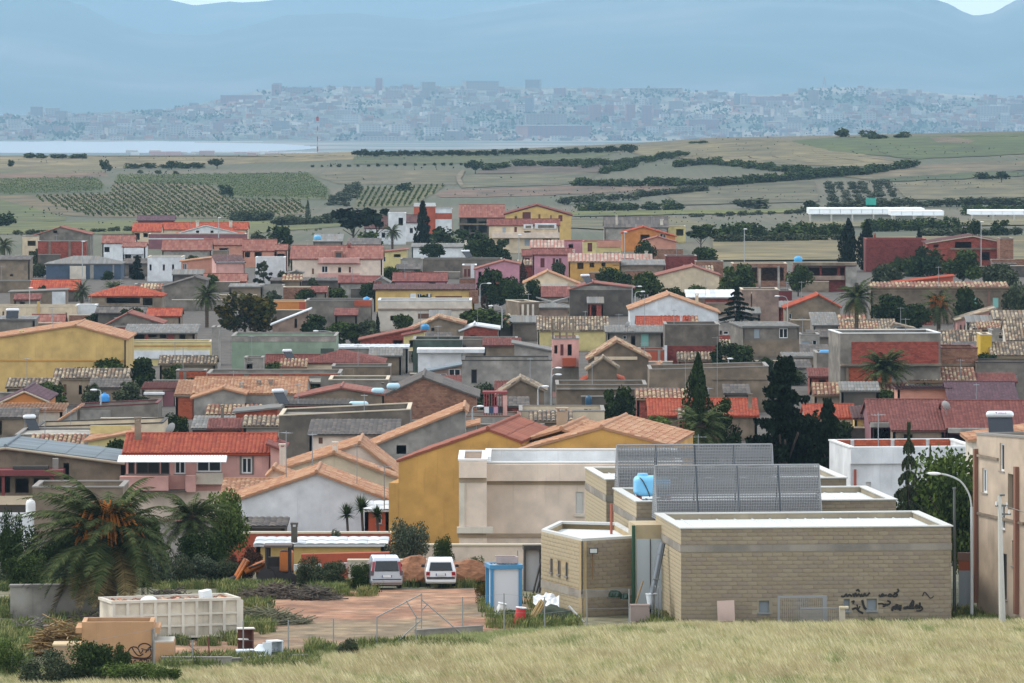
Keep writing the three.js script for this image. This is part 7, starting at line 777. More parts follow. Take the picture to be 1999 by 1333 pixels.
// heaps: brushwood, straw, earth
{ const heap = (label, px, y, d, rx, ry, n, cols, sd, name = 'brushwood_heap') => { const t = thing(name, label, 'heap', [wx(px, d), GY, -d]), q = []; srand(sd); const c = cols.map(C3); for (let i = 0; i < n; i++) { const a = rnd() * 6.28, r = Math.sqrt(rnd()), x = Math.cos(a) * r * rx, z = Math.sin(a) * r * rx * 0.5, h = ry * (1 - r * r) * rr(0.25, 1.0), L = rr(0.3, 1.0), e = rr(-0.5, 0.7), b = rnd() * 6.28; q.push(tint(bar(V(x, h, z), V(x + Math.cos(b) * L * Math.cos(e), Math.max(0.02, h + Math.sin(e) * L * 0.6), z + Math.sin(b) * L * Math.cos(e)), rr(0.014, 0.034), 3), c[i % c.length])); } const o = part('twig_mass', [tint(lump(rx * 0.8, ry * 0.55, rx * 0.4, sd, 0.3), c[0].map((v) => v * 0.8)), ...q], vcol, t); o.userData.kind = 'stuff'; };
  heap('grey heap of brushwood in front of the digger', 545, 1145, 295, 1.9, 0.7, 900, ['#5d5248', '#4b4139', '#6d6357', '#574636'], 61); heap('brushwood heap between digger and weeds', 615, 1145, 294, 1.2, 0.7, 500, ['#564d44', '#4b443b', '#665d50'], 62); heap('tall heap of dry tan straw beside the container', 128, 1240, 266, 1.7, 1.7, 1100, ['#8d7446', '#a1875a', '#7a6038', '#6b5232'], 63, 'straw_heap'); heap('lower straw heap behind the peach hut', 200, 1205, 270, 1.2, 0.9, 500, ['#8a6b42', '#7a5836', '#9a8054'], 64, 'straw_heap'); heap('flat heap of grey-green cuttings by the container', 512, 1205, 281, 2.2, 0.75, 1200, ['#6a684f', '#5c5c44', '#787459'], 65, 'cuttings_heap'); heap('grey branch heap behind the container', 330, 1150, 286, 1.9, 1.3, 900, ['#5b5149', '#4a423a', '#6a6056'], 66); heap('dark heap at the palm foot', 190, 1170, 279, 1.3, 0.8, 300, ['#3a342e', '#4a4038'], 67); heap('grey rubble pile left of the straw heap', 70, 1215, 276, 1.4, 0.7, 200, ['#77716a', '#66605a', '#847b70'], 68, 'rubble_pile');
  [[808, 'mound of reddish soil between the two cars', 1.1, 1.25], [912, 'mound of reddish soil right of the white hatchback', 1.5, 1.1]].forEach(([px, l, rx, ry], i) => { const t = thing('soil_mound', l, 'mound', [wx(px, 306), GY, -306]); part('soil_body', lump(rx, ry, 1.0, 21 + i, 0.25), mat('#a3704f', { map: soilTex, bumpMap: soilTex, bumpScale: 0.05 }), t); }); }
// countryside trees: single ones with labels of their own, hedges and rows as groups of look-alikes
T('lone tall tree in the left wheat field', 'broad', 'dark', 206, 309, 337, 24); T('dark round tree right of the striped vineyard', 'broad', 'dark', 440, 360, 386, 30); T('large dark tree on the left crest', 'broad', 'dark', 424, 308, 330, 32); T('tree left of the large crest tree', 'broad', 'dark', 335, 313, 332, 28); T('round shrub at the far left field', 'bush', 'dark', 22, 311, 326, 14); T('dark bush before the middle dry field', 'bush', 'dark', 787, 356, 373, 36); T('big dark tree at the left end of the middle hedge', 'broad', 'dark', 928, 310, 340, 38); T('tall poplar in the olive shrubs', 'column', 'grey', 601, 388, 436, 14); T('tree at the right end of the crest row', 'broad', 'dark', 1233, 281, 300, 26); T('dark bush left of the long greenhouse', 'broad', 'dark', 1584, 390, 424, 42); T('tree standing right of the dun field', 'broad', 'dark', 1955, 332, 358, 30); T('bush left of the tree by the dun field', 'bush', 'dark', 1918, 336, 352, 40); T('wide bush on the grey-tan slope', 'bush', 'grey', 1466, 386, 408, 70); T('yellow broom bush in the long hedge', 'bush', 'autumn', 1408, 346, 364, 24); T('dark bushes at the far left meadow', 'bush', 'dark', 14, 416, 442, 50);
T('conifer tip before the red block field', 'cone', 'pine', 1794, 442, 480, 16); T('round dark tree behind the unfinished brick house', 'broad', 'dark', 1896, 426, 466, 40); T('dark tree left of the lamp behind the brick house', 'broad', 'dark', 1952, 428, 462, 34);
const nth = (n) => n + (n % 10 === 1 && n % 100 !== 11 ? 'st' : n % 10 === 2 && n % 100 !== 12 ? 'nd' : n % 10 === 3 && n % 100 !== 13 ? 'rd' : 'th');
const hedge = (label, group, pts, step, h, w, shape = 'bush', pal = 'mid', jit = 0.4) => { srand(pts[0][0] * 7 + pts[0][1]); const spots = []; for (let i = 0; i < pts.length - 1; i++) { const n = Math.max(1, Math.round(Math.hypot(pts[i + 1][0] - pts[i][0], pts[i + 1][1] - pts[i][1]) / step)); for (let k = 0; k < n; k++) { const px = lerp(pts[i][0], pts[i + 1][0], (k + rr(0.5 - jit, 0.5 + jit)) / n), y = lerp(pts[i][1], pts[i + 1][1], (k + 0.5) / n), hh = h * rr(0.7, 1.25); spots.push([px, y, hh, w * rr(0.75, 1.25)]); } } spots.sort((a, b) => a[0] - b[0]); spots.forEach(([px, y, hh, ww], i) => T(spots.length > 1 ? `${label}, ${nth(i + 1)} from the left` : label, shape, pal, px, y - hh, y + 1, ww * 1.25, { lod: 0, g: group, n: /olive/.test(label) ? 'olive_tree' : /tree/.test(label) ? 'field_tree' : 'field_bush', c: /tree/.test(label) ? 'tree' : 'bush' })); };
hedge('dark tree in the long row on the crest', 'trees in the row on the crest', [[690, 306], [960, 304], [1225, 297]], 14, 13, 17, 'broad', 'dark', 0.15); hedge('low dark bush on the left crest before the lagoon', 'bushes on the left crest', [[40, 308], [180, 309]], 26, 9, 22, 'bush'); hedge('bush in the hedge right of the lone tree', 'bushes right of the lone tree', [[255, 328], [400, 328]], 24, 10, 26, 'bush'); hedge('small shrub below the left crest', 'shrubs below the left crest', [[255, 338], [350, 340]], 30, 9, 12, 'bush', 'grey'); hedge('young sapling in the thin row below the crest', 'saplings in the thin row', [[600, 326], [910, 322]], 18, 5, 6, 'bush', 'dark', 0.1); hedge('tree in the hedge along the brown ploughed field', 'trees along the ploughed field', [[945, 334], [1000, 324], [1160, 325]], 22, 15, 24); hedge('tree in the diagonal grove at the middle right', 'trees of the diagonal grove', [[1140, 328], [1240, 320], [1340, 305]], 11, 15, 22, 'broad', 'mid'); hedge('tree in the lower grove beside the diagonal track', 'trees of the lower grove', [[1170, 340], [1240, 326]], 12, 12, 20); hedge('tree in the hedge above the pink ploughed field', 'trees above the pink field', [[1120, 362], [1210, 364], [1390, 362]], 15, 15, 26); hedge('tree in the long hedge across the right slope', 'trees of the long hedge', [[1390, 364], [1480, 358], [1600, 347], [1680, 341], [1785, 326]], 12, 16, 26); hedge('tree in the upper hedge behind the white farmhouse', 'trees of the upper hedge', [[1320, 326], [1390, 320], [1500, 332], [1600, 340], [1690, 342]], 14, 13, 24); hedge('bush below the pink ploughed field', 'bushes below the pink field', [[1240, 384], [1380, 374]], 14, 12, 24, 'bush', 'grey'); hedge('bush behind the yellow gabled house', 'bushes behind the yellow house', [[1090, 400], [1230, 390]], 18, 14, 30, 'broad', 'grey'); hedge('dark tree behind the farmhouse roof', 'trees behind the farmhouse', [[1130, 412], [1330, 410]], 20, 18, 32); hedge('tree in the wood edge behind the wheat field', 'trees of the wood edge', [[1405, 468], [1520, 466], [1640, 464]], 17, 28, 36); hedge('olive tree in the front of the wood edge', 'olives of the wood edge', [[1400, 474], [1640, 470]], 20, 16, 26, 'bush', 'grey'); hedge('shrub in the band left of the greenhouse', 'shrubs left of the greenhouse', [[1340, 424], [1570, 416]], 24, 9, 16, 'bush', 'grey'); hedge('tree behind the long greenhouse', 'trees behind the greenhouse', [[1620, 408], [1800, 404], [2000, 402]], 16, 17, 30, 'broad', 'grey'); hedge('tree in the belt below the greenhouse', 'trees below the greenhouse', [[1690, 452], [1860, 448]], 16, 22, 32); hedge('bush in the belt right of the red block', 'bushes right of the red block', [[1800, 462], [2000, 458]], 18, 16, 30, 'bush', 'grey'); hedge('tree in the far right belt', 'trees of the far right belt', [[1880, 420], [2010, 414]], 20, 18, 30); hedge('grey-green bush in the damp hollow at left', 'bushes of the damp hollow', [[540, 440], [600, 438], [700, 432]], 13, 18, 30, 'bush', 'grey'); hedge('dark bush at the foot of the striped vineyard', 'bushes at the vineyard foot', [[452, 432], [530, 430]], 14, 20, 34, 'bush', 'grey'); hedge('olive tree left of the small vineyard', 'olives left of the small vineyard', [[650, 404], [665, 385], [700, 366]], 9, 13, 22, 'bush', 'olive'); hedge('olive tree in the second olive line', 'olives in the second line', [[668, 406], [700, 375]], 10, 11, 18, 'bush', 'olive'); hedge('small bush along the meadow behind the left roofs', 'bushes along the left meadow', [[25, 458], [270, 450]], 16, 8, 16, 'bush', 'grey'); hedge('scrub bush under the crest at right', 'scrub under the right crest', [[1450, 324], [1690, 336]], 22, 4, 9, 'bush', 'reddish'); hedge('tree on the right skyline', 'trees on the right skyline', [[1632, 268], [1665, 266], [1700, 270]], 26, 16, 24); hedge('bush on the right skyline', 'bushes on the right skyline', [[1700, 272], [1780, 268]], 20, 10, 20, 'bush'); hedge('low bush on the bare middle crest', 'bushes on the bare crest', [[1340, 281], [1385, 279]], 20, 5, 24, 'bush');
for (let r = 0; r < 6; r++) hedge('olive tree of grove row ' + ['one', 'two', 'three', 'four', 'five', 'six'][r] + ' from the top', 'olive trees in the grove', [[1606 + r * 2, 362 + r * 8], [1738 + r * 6, 360 + r * 8]], 24, 10, 17, 'bush', 'olive', 0.2);
// vine rows
function vines(label, poly, dir, spacing, x0, x1, yTop, yBot) { const inside = (x, y) => { let c = false; for (let i = 0, j = poly.length - 1; i < poly.length; j = i++) { const [xi, yi] = poly[i], [xj, yj] = poly[j]; if ((yi > y) !== (yj > y) && x < (xj - xi) * (y - yi) / (yj - yi) + xi) c = !c; } return c; };
  const c0 = poly[0], d0 = groundD(...c0, 1150, 3200), t = thing('vineyard', label, 'vineyard', [wx(c0[0], d0), gy(wx(c0[0], d0), d0), -d0]); const o = t.position; srand(poly[0][0] + 3); for (let x = x0; x < x1; x += spacing) { const pts = []; for (let y = yTop; y < yBot; y += Math.min(0.9, 1.3 / Math.abs(dir))) { const px = x + (y - yTop) * dir; if (!inside(px, y)) continue; const d = groundD(px, y, 1150, 3200) * (1 + 0.002 * (rnd() - 0.5)), X = wx(px, d), Y = gy(X, d); for (let k = 0; k < 4; k++) pts.push([X + rr(-0.3, 0.3) - o.x, Y + rr(0.2, 1.2) - o.y, -d + rr(-1, 1) - o.z, rr(0.22, 0.38) * (dir > 3 ? 0.62 : 1), Math.floor(rnd() * 4)]); } if (pts.length > 8) part('vine_row', leafGeo(pts, LEAF[dir > 3 ? 'light' : 'mid']), leafMat, t).userData.kind = 'stuff'; } }
vines('striped vineyard with bare soil between rows at left', [[60, 386], [215, 380], [222, 359], [410, 361], [446, 391], [585, 393], [598, 417], [470, 427], [170, 423], [110, 405]], 1.35, 12.5, 10, 600, 358, 428); vines('green vineyard of close level rows behind the striped vineyard', [[230, 344], [600, 340], [640, 372], [636, 390], [448, 386], [424, 362], [230, 359]], 9, 30, -260, 640, 340, 391); vines('green vineyard of level rows at the far left', [[0, 352], [188, 349], [202, 362], [198, 374], [0, 382]], 9, 30, -260, 210, 349, 383); vines('small striped vineyard left of the village', [[702, 369], [868, 364], [848, 379], [800, 403], [692, 407]], -0.55, 11, 690, 890, 363, 408);

{ srand(3131); const pts = []; for (let i = 0; i < 5000; i++) { const px = rr(-100, 2100), y = rr(262, 470), d = groundD(px, y, 1250, 3050) * (1 + rr(-0.003, 0.003)); if (d < 1300 || d > 3040) continue; const X = wx(px, d); if (fbm(X / 40, d / 120, 4) < 0.56) continue; pts.push([X, gy(X, d) + 0.3, -d, rr(0.2, 0.5), Math.floor(rnd() * 4)]); } const o = part('field_scrub', leafGeo(pts, LEAF.grey), leafMat, scene); tag(o, 'low scrub and weeds scattered over the fields', 'scrub', null, 'stuff'); }

built.forEach((h, i) => { const I = h.info; if (h.userData.category !== 'house' || I.s < 9 || I.s > 24 || hash(i, 21) > 0.36) return; const short = h.userData.label.split(' ').slice(0, 10).join(' ').replace(/ (and|with|of|at|the|a|in|before|beside|behind|below|above|right|left|to|by|under)$/, '').replace(/ (at|with|of|and|the|by)$/, ''), d = I.d - 2 - hash(i, 22) * 5, px = CX + (I.X + (hash(i, 23) - 0.5) * I.W) * F / I.d, s = F / d, by = HY + F * drop(wx(px, d), d) / d, ht = 1.5 + hash(i, 24) * 1.8; T('green garden shrub before the ' + short, 'bush', ['dark', 'mid', 'grey', 'dark'][i % 4], px, by - ht * s, by, (2 + hash(i, 25) * 2.5) * s, { d, n: 'garden_shrub' }); });
// ================= far city, coast and mountains =================
const topT = table([[-1500, 232], [0, 226], [200, 222], [330, 216], [430, 196], [470, 186], [540, 174], [620, 173], [740, 170], [900, 170], [1050, 174], [1250, 176], [1400, 182], [1500, 188], [1560, 180], [1610, 171], [1700, 174], [1780, 180], [1850, 188], [1999, 190], [3500, 200]]);
const cityY = (X, d) => { const px = CX + X * F / d, hTop = (topT(px) - HY) * 23320 / F, t = sstep(19580, 23320, d), back = sstep(23540, 26840, d); const n = (vnoise(X / 570, d / 570) - 0.5) * 20 * t * (1 - back); return EYE - lerp(lerp(218, hTop, Math.pow(t, 0.85)), 218, back) + n; };
{
  const g = fan(19030, 27280, 70, -1500, 3500, 240, (X, d, px) => { const sh = 19360 + (vnoise(px / 60, 3) - 0.5) * 260 + (px > 560 ? -1980 * sstep(560, 760, px) : 0); return cityY(X, d) + (d < sh && px < 700 ? -6 : 0); }, (X, d) => { const n = fbm(X / 440 + 9, d / 440, 4); return mix3([0.045, 0.06, 0.035], [0.2, 0.17, 0.13], clamp((n - 0.42) * 4, 0, 1)); });
  struct('city_hill', g, mat('#ffffff', { vertexColors: true, roughness: 1 }), 'low hills under the hazy far city');
  const g2 = fan(15180, 19140, 90, 380, 3500, 260, (X, d, px) => { const y = HY + 220 * F / d, c = 288, hw = 10 * Math.sqrt(Math.max(0, 1 - Math.pow(clamp(px / 615, 0, 1), 5))); return EYE - 218.6 - (Math.abs(y - c) < hw ? 6 : 0); }, (X, d) => { const n = fbm(X / 330, d / 330, 4); return mix3([0.05, 0.06, 0.04], [0.22, 0.19, 0.15], clamp((n - 0.4) * 4, 0, 1)); });
  struct('coastal_plain', g2, mat('#ffffff', { vertexColors: true, roughness: 1 }), 'flat land between the far city and the lagoon');
  const g3_ = fan(15500, 16500, 10, -1500, 900, 60, (X, d, px) => EYE - 218.2 - (d > 16240 + 130 * vnoise(px / 40, 1) ? 3 : 0), () => [0.07, 0.075, 0.05]);
  struct('lagoon_shore', g3_, mat('#ffffff', { vertexColors: true, roughness: 1 }), 'dark near shore of the lagoon');
  // mountains
  const ridge = (name, label, d, pts, c, depth) => {
    const t = table(pts), g = new THREE.BufferGeometry(), pos = [], cl = [], idx = [], n = 400, m = 46, p0 = -1500, p1 = 3500;
    for (let j = 0; j <= m; j++) for (let i = 0; i <= n; i++) { const px = lerp(p0, p1, i / n), f = j / m, dd = d + depth * f, X = wx(px, dd);
      const yt = wy(t(px), d + depth * 0.75), rel = f < 0.75 ? Math.pow(f / 0.75, 0.9) : 1 - Math.pow((f - 0.75) / 0.25, 1.5) * 0.6;
      const rug = (fbm(X / 1980 + f * 2, f * 5 + X / 5700, 5) - 0.5) * 0.5 * Math.sin(Math.PI * Math.min(1, f / 0.75));
      pos.push(X, lerp(EYE - 220, yt, clamp(rel + rug * (1 - rel * rel), 0, 1.0)) + (f === 0 ? -4 : 0), -dd); const k = fbm(X / 1100, f * 14, 4); cl.push(...mix3(c, [0.13, 0.12, 0.1], clamp((k - 0.5) * 3, 0, 1))); }
    for (let j = 0; j < m; j++) for (let i = 0; i < n; i++) { const a = j * (n + 1) + i, e = a + n + 1; idx.push(a, a + 1, e + 1, a, e + 1, e); }
    g.setAttribute('position', new THREE.Float32BufferAttribute(pos, 3)); g.setAttribute('color', new THREE.Float32BufferAttribute(cl, 3)); g.setIndex(idx); g.computeVertexNormals();
    struct(name, g, mat('#ffffff', { vertexColors: true, roughness: 1 }), label);
  };
  const wig = (pts) => { const out = []; for (let i = 0; i < pts.length - 1; i++) for (let k = 0; k < 8; k++) { const x = lerp(pts[i][0], pts[i + 1][0], k / 8); out.push([x, lerp(pts[i][1], pts[i + 1][1], k / 8) + (fbm(x / 40, 7, 3) - 0.5) * 7]); } out.push(pts[pts.length - 1]); return out; };
  ridge('mountain_ridge', 'near hazy mountain ridge across the whole horizon', 33000, wig([[-1500, 20], [-400, -30], [0, -22], [110, -6], [170, 14], [230, 45], [300, 64], [420, 66], [490, 46], [560, 28], [700, 26], [850, 38], [920, 26], [1050, 6], [1200, -14], [1500, -40], [1750, -30], [1850, 6], [1880, 24], [1905, 31], [1935, 26], [1965, 8], [1999, -8], [2300, -40], [3500, 10]]), [0.035, 0.05, 0.03], 5700);
  ridge('mountain_ridge', 'paler mountain ridge behind the gap at left', 41500, wig([[-1500, 0], [0, -60], [250, -20], [380, 8], [560, -4], [800, -16], [1000, -30], [1500, -60], [1700, -20], [1820, 40], [1905, 60], [2000, 40], [2300, 0], [3500, 0]]), [0.04, 0.05, 0.035], 5000);
}
// the far city: big recognisable blocks one by one, the small houses between them as one mass
{
  const pale = ['#7f7268', '#8c837b', '#75665c', '#856c63', '#a39e98', '#6a6260', '#80574f', '#968d82'].map((h) => plain(h)), win = plain('#5d6470');
  const geoms = {}; const blk = (fl, bays) => geoms[fl + '_' + bays] ??= (() => { const l = []; for (let i = 0; i < fl; i++) for (const z of [1]) { for (let b = 0; b < bays; b++) l.push(bx(-0.5 + (b + 0.25) / bays, -0.5 + (b + 0.75) / bays, (i + 0.35) / fl, (i + 0.8) / fl, 0.5, 0.512)); } return merge(l); })();
  const baseG = bx(-0.5, 0.5, 0, 1, -0.5, 0.5), roofG = bx(-0.52, 0.52, 1, 1.04, -0.52, 0.52);
  const cityD = (py, px) => { for (let d = 19470; d < 23430; d += 33) if (HY + F * (EYE - cityY(wx(px, d), d)) / d <= py) return d; return 23430; };
  const block = (label, px, y0, y1, w, k, group, name = 'city_block', fl) => { const d = cityD(y1, px), s = F / d, X = wx(px, d), h = (y1 - y0) / s, t = thing(name, label, 'building', [X, wy(y1, d) - 2, -d], (hash(px, y1) - 0.5) * 0.7, group); t.scale.set(w / s, h, Math.max(26, w / s * 0.6)); part('wall', baseG, pale[k % 8], t); part('roof', roofG, pale[(k + 3) % 8], t); const n = fl ?? clamp(Math.round(h / 7.5), 2, 12); part('window_grid', blk(n, clamp(Math.round(w / s / 11), 2, 12)), win, t).userData.kind = 'stuff'; return t; };
  [['domed pink church on the castle hill of the far city', 540, 164, 186, 16, 6], ['tall pink stone tower left on the far skyline', 740, 152, 176, 13, 6], ['wide grey palace block on the far skyline', 938, 158, 176, 64, 0], ['dark square hospital block on the far skyline', 1041, 155, 176, 28, 5], ['broad pale fortress wall on the castle hill', 590, 170, 182, 70, 3], ['reddish block cluster at the left of the castle hill', 470, 185, 200, 70, 6], ['long tan wall on the skyline right of the hospital', 1270, 171, 180, 120, 1], ['broad tan school on the right far hill', 1508, 188, 206, 76, 3], ['tall tan block below the mast hill', 1588, 176, 206, 20, 2], ['first tall pink tower in the middle of the far city', 1162, 203, 238, 20, 6], ['second tall pink tower in the middle of the far city', 1190, 203, 236, 18, 6], ['third tall pink tower in the middle of the far city', 1230, 203, 238, 18, 6], ['fourth and broadest pink tower of the far city', 1263, 205, 244, 20, 6], ['dark narrow tower with white top in the far city', 1034, 190, 224, 16, 5], ['long olive-grey slab building in the far city', 1066, 222, 250, 80, 0], ['long low pink housing slab in the far city', 1080, 244, 268, 130, 6], ['white double slab at the lower left of centre', 720, 242, 262, 44, 4], ['white slab right of the double slab', 780, 242, 262, 38, 4], ['low white industrial hall in the far city', 745, 266, 282, 90, 7], ['tan apartment tower at lower centre', 888, 256, 290, 38, 2], ['grey tower pair left of the olive slab', 850, 222, 252, 24, 0], ['pale tower right of the grey pair', 895, 230, 252, 26, 1], ['cream housing slab by the lagoon', 232, 248, 266, 50, 7], ['white low hall on the lagoon shore', 228, 266, 277, 26, 4], ['cream tower group behind the lagoon', 345, 244, 266, 34, 7], ['grey tower on the left shoreline', 72, 208, 230, 22, 5], ['pale tower right of the left shoreline tower', 102, 210, 232, 28, 1], ['large pale slab cluster at the right of the far city', 1940, 206, 226, 60, 1], ['second pale slab cluster at the far right', 1984, 202, 222, 40, 2], ['purple-pink slab at the right middle', 1370, 232, 254, 60, 6], ['white stepped block at right middle', 1620, 222, 242, 44, 4]].forEach(([l, x, a, b, w, k]) => block(l, x, a, b, w, k));
  { const d = 22880, t = thing('radio_mast', 'tall lattice radio mast on the right far hill', 'mast', at(1609, 180, d)), s = F / d; const h = 30 / s; part('mast_frame', [bar(V(-9, 0, 0), V(0, h, 0), 2, 4), bar(V(9, 0, 0), V(0, h, 0), 2, 4), bar(V(-6, h * 0.3, 0), V(6, h * 0.3, 0), 1.5, 4)], plain('#8a7a80'), t); part('mast_base', bx(-30, 30, 0, 20, -13, 13), plain('#9c8c88'), t); }
  { const d = 5200, s = F / d, t = thing('chimney_stack', 'thin red and white striped mast before the far city', 'mast', at(620, 296, d)); for (let i = 0; i < 7; i++) part('mast_band', cyl(0.6 - i * 0.05, 0.55 - i * 0.05, 70 / s / 7, 0, i * 10 / s, 0, 8), plain(i % 2 ? '#a9a9a9' : '#9a4c4c'), t); part('mast_head', cyl(1.2, 1.2, 8 / s, 0, 60 / s, 0, 8), plain('#984a4c'), t); }
  srand(4242); const grp = 'look-alike apartment blocks of the hazy far city'; const spots = []; for (let i = 0; i < 190; i++) spots.push(rr(2, 1997)); spots.sort((a, b) => a - b); let nb = 0; for (const px of spots) { const top = topT(px), y1 = lerp(top + 8, 282, Math.pow(rnd(), 0.9)); if (px < 620 && y1 > 272) continue; const hgt = rr(8, 20), w = rr(12, 34); const kk = Math.floor(rnd() * 8); block(`${hgt > 15 ? 'tall' : hgt > 11 ? 'mid-height' : 'low'} ${['tan', 'pale', 'brownish', 'pinkish', 'whitish', 'grey', 'pink', 'cream'][kk]} far city block, ${nth(++nb)} of the many from the left`, px, y1 - hgt, y1, w, kk, grp); }
  const mass = []; const cols = ['#b9ab9b', '#c4bbb0', '#ad9a8a', '#b07a68', '#c9c4bc', '#a89e97', '#b5958a', '#d5d0c8', '#a5735f'].map(C3); for (let i = 0; i < 5600; i++) { const px = rr(-300, 2300), top = topT(px), y1 = lerp(top + 2, 286, rnd()); if (px < 620 && y1 > 273) continue; const park = fbm(px / 70, y1 / 18, 3); if (park > 0.57) continue; const d = cityD(y1, px), s = F / d, w = rr(5, 18) / s, h = rr(3, 10) / s, c = cols[Math.floor(rnd() * 9)], v = rnd() < 0.12 ? 1.5 : rr(0.65, 1.1); mass.push(tint(bx(-w / 2, w / 2, 0, h, -13, 13).rotateY(rr(-0.4, 0.4)).translate(wx(px, d), wy(y1, d) - 2, -d), c.map((q) => q * v * 0.55))); }
  const o = part('city_houses', mass, vcol, scene); tag(o, 'mass of small pale houses filling the far city', 'houses', null, 'stuff');
  srand(777); const wood = []; for (let i = 0; i < 3600; i++) { const px = rr(-300, 2300), top = topT(px), y1 = lerp(top + 3, 288, rnd()); if (px < 620 && y1 > 276) continue; const park = fbm(px / 70, y1 / 18, 3); if (park < 0.55 && rnd() > 0.04) continue; const d = cityD(y1, px) - 20, X = wx(px, d), Y = wy(y1, d); for (let k = 0; k < 5; k++) wood.push([X + rr(-22, 22), Y + rr(2, 20), -d + rr(-18, 18), rr(4, 7.5), Math.floor(rnd() * 4)]); }
  const q = part('city_trees', leafGeo(wood, LEAF.dark), leafMat, scene); tag(q, 'dark tree masses between the far city blocks', 'trees', null, 'stuff');
  const shore = []; srand(88); for (let i = 0; i < 26; i++) { const px = rr(260, 640), d = rr(15730, 16200); shore.push(tint(bx(-rr(8, 26), rr(8, 26), 0, rr(5, 11), -18, 18).translate(wx(px, d), EYE - 218.3, -d), cols[i % 9])); } const sh = part('shore_sheds', shore, vcol, scene); tag(sh, 'low sheds along the near lagoon shore', 'sheds', null, 'stuff');
}
// farm buildings in the fields
H('small white farmhouse with red roof on the right slope', 1383, 1420, 325, 336, 'white', ['g', 'red', 318], { d: 2560, D: 9, o: [[1388, 328, 1391, 332], [1408, 328, 1411, 332]], n: 'farmhouse' });
{ const gh = (label, x0, x1, yT, yB, d, walls) => { const s = F / d, W = (x1 - x0) / s, Ht = (yB - yT) / s, t = thing('greenhouse', label, 'greenhouse', [wx(x0, d), wy(yB, d), -d]); const wm = mat('#d9dddd', { roughness: 0.5 }); part('roof', [bx(0, W, Ht * 0.55, Ht * 0.62, -16, 0), ...(() => { const l = []; for (let i = 0; i < W; i += 3) l.push(bx(i, i + 2.9, Ht * 0.62, Ht, -15.8, -1.4 + (i % 2) * 0.1)); return l; })()], wm, t); for (let i = 0; i <= W; i += 6) part('post', bx(i, i + 0.5, 0, Ht * 0.55, -0.6, -0.1), plain('#b6b3a8'), t); if (walls) part('side_sheet', bx(0.1, W - 0.1, 0.3, Ht * 0.5, -2, -1.5), plain('#a9aaa2'), t); };
  gh('long white-roofed greenhouse behind the right houses', 1580, 1806, 407, 432, 1620, true); gh('open white shelter at the end of the greenhouse', 1740, 1842, 412, 432, 1600, false); gh('white-roofed open shelter at the right edge', 1896, 2060, 411, 430, 1620, false); const t = thing('turquoise_tarp', 'small turquoise tarp in the right fields', 'tarp', at(1700, 400, 1850)); const g = new THREE.PlaneGeometry(3.4, 2.2, 8, 4).translate(0, 1.1, 0), p = g.attributes.position; for (let i = 0; i < p.count; i++) p.setZ(i, Math.sin(p.getX(i) * 2) * 0.4); g.computeVertexNormals(); part('tarp_sheet', g, mat('#3fa593', { side: THREE.DoubleSide }), t); }
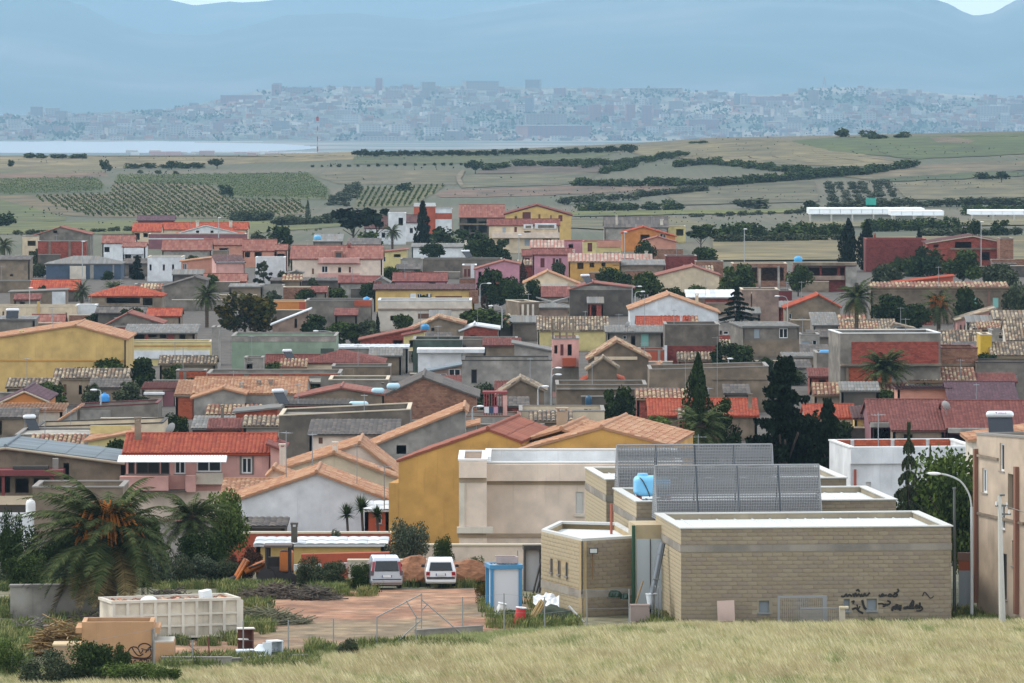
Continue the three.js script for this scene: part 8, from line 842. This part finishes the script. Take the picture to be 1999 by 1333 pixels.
// ================= foreground grass and weeds =================
{
  const tuft = (n, h, lean, wdt) => { const pos = []; for (let i = 0; i < n; i++) { const a = rnd() * 6.28, r = rnd() * 0.22, x = Math.cos(a) * r, z = Math.sin(a) * r, hh = h * rr(0.55, 1.1), lx = lean * rr(0.4, 1.3), lz = rr(-0.18, 0.18), w = wdt * rr(0.7, 1.3), c = rnd() * 3.14, ex = Math.cos(c) * w, ez = Math.sin(c) * w; pos.push(x - ex, 0, z - ez, x + ex, 0, z + ez, x + lx * 0.4, hh * 0.7, z + lz * 0.5, x + lx * 0.4 - ex * 0.6, hh * 0.62, z + lz * 0.5, x + lx * 0.4 + ex * 1.3, hh * 0.66, z + lz * 0.5 + ez, x + lx, hh, z + lz); } const g = new THREE.BufferGeometry(); g.setAttribute('position', new THREE.Float32BufferAttribute(pos, 3)); g.computeVertexNormals(); return g; };
  const gm = mat('#ffffff', { side: THREE.DoubleSide, roughness: 0.9 });
  srand(99); const G = [tuft(15, 0.46, -0.2, 0.012), tuft(15, 0.34, -0.1, 0.014), tuft(13, 0.62, -0.26, 0.012)];
  const straw = ['#d0c69c', '#c6bb8e', '#d8cfa8', '#bab07f'].map(C3), green = ['#a3a76e', '#939b64', '#adb07a', '#868e58'].map(C3), brown = ['#b5a77f', '#bfb188'].map(C3);
  const mtx = new THREE.Matrix4(), q = new THREE.Quaternion(), up = V(0, 1, 0), cc = new THREE.Color();
  G.forEach((g, gi) => { const N = 48000, o = new THREE.InstancedMesh(g, gm, N); let k = 0; while (k < N) { const px = rr(-200, 2250), d = 200 + 82 * Math.sqrt(rnd()), X = wx(px, d), db = yardEdge(px); if (d > db - 0.3) continue; const n = fbm(X / 5 + 20, d / 7, 4), n2 = fbm(X / 1.4 + 70, d / 2.2, 3), edge = db - d; const pal = n2 > 0.66 || edge < 2 + 5 * n ? green : n > 0.6 ? (rnd() < 0.5 ? brown : straw) : n < 0.38 && rnd() < 0.5 ? green : straw; const c = pal[Math.floor(rnd() * pal.length)], v = rr(0.8, 1.2), s = rr(0.7, 1.25) * (pal === green ? 0.85 : 1) * Math.min(1, 0.42 + edge / 25); mtx.compose(V(X, gy(X, d) - 0.02, -d), q.setFromAxisAngle(up, rr(-0.6, 0.6)), V(s, s, s)); o.setMatrixAt(k, mtx); o.setColorAt(k, cc.setRGB(c[0] * v, c[1] * v, c[2] * v)); k++; }
    o.name = numbered('tall_grass'); o.castShadow = o.receiveShadow = true; scene.add(o); tag(o, ['pale windblown grass covering the near slope', 'short mixed grass covering the near slope', 'tallest bent straw grass covering the near slope'][gi], 'grass', 'grass of the near slope', 'stuff'); });
  // weeds inside and round the yard
  const W = tuft(12, 0.4, -0.05, 0.03), N = 9000, o = new THREE.InstancedMesh(W, gm, N); let k = 0; const zones = [[430, 1138, 735, 1166, 1], [0, 1090, 330, 1160, 0.7], [0, 1180, 60, 1330, 0.9], [320, 1288, 620, 1312, 0.7], [460, 1176, 530, 1240, 0.35], [300, 1236, 470, 1262, 0.5], [940, 1178, 1130, 1228, 0.5], [600, 1262, 1000, 1280, 0.5], [1250, 1190, 1860, 1232, 0.9], [300, 1090, 460, 1150, 0.9], [60, 1190, 240, 1240, 0.3], [1860, 1190, 2000, 1240, 0.8], [780, 1118, 960, 1140, 0.3]];
  const wc = ['#68733a', '#59662f', '#7a8046', '#8d8a55', '#4b5a2c'].map(C3); while (k < N) { const z = zones[Math.floor(rnd() * zones.length)]; if (rnd() > z[4]) continue; const px = rr(z[0], z[2]), y = rr(z[1], z[3]); const d = 27 * F / (y - HY), X = wx(px, d); if (fbm(X / 1.6, d / 2.5, 3) < 0.45) continue; const s = rr(0.6, 1.5), c = wc[Math.floor(rnd() * 5)], v = rr(0.75, 1.2); mtx.compose(V(X, gy(X, d) - 0.02, -d), q.setFromAxisAngle(up, rnd() * 6.28), V(s, s, s)); o.setMatrixAt(k, mtx); o.setColorAt(k, cc.setRGB(c[0] * v, c[1] * v, c[2] * v)); k++; }
  o.name = numbered('yard_weeds'); o.castShadow = o.receiveShadow = true; scene.add(o); tag(o, 'green weeds growing round the dirt yard', 'weeds', null, 'stuff');
}
renderer.render(scene, camera);
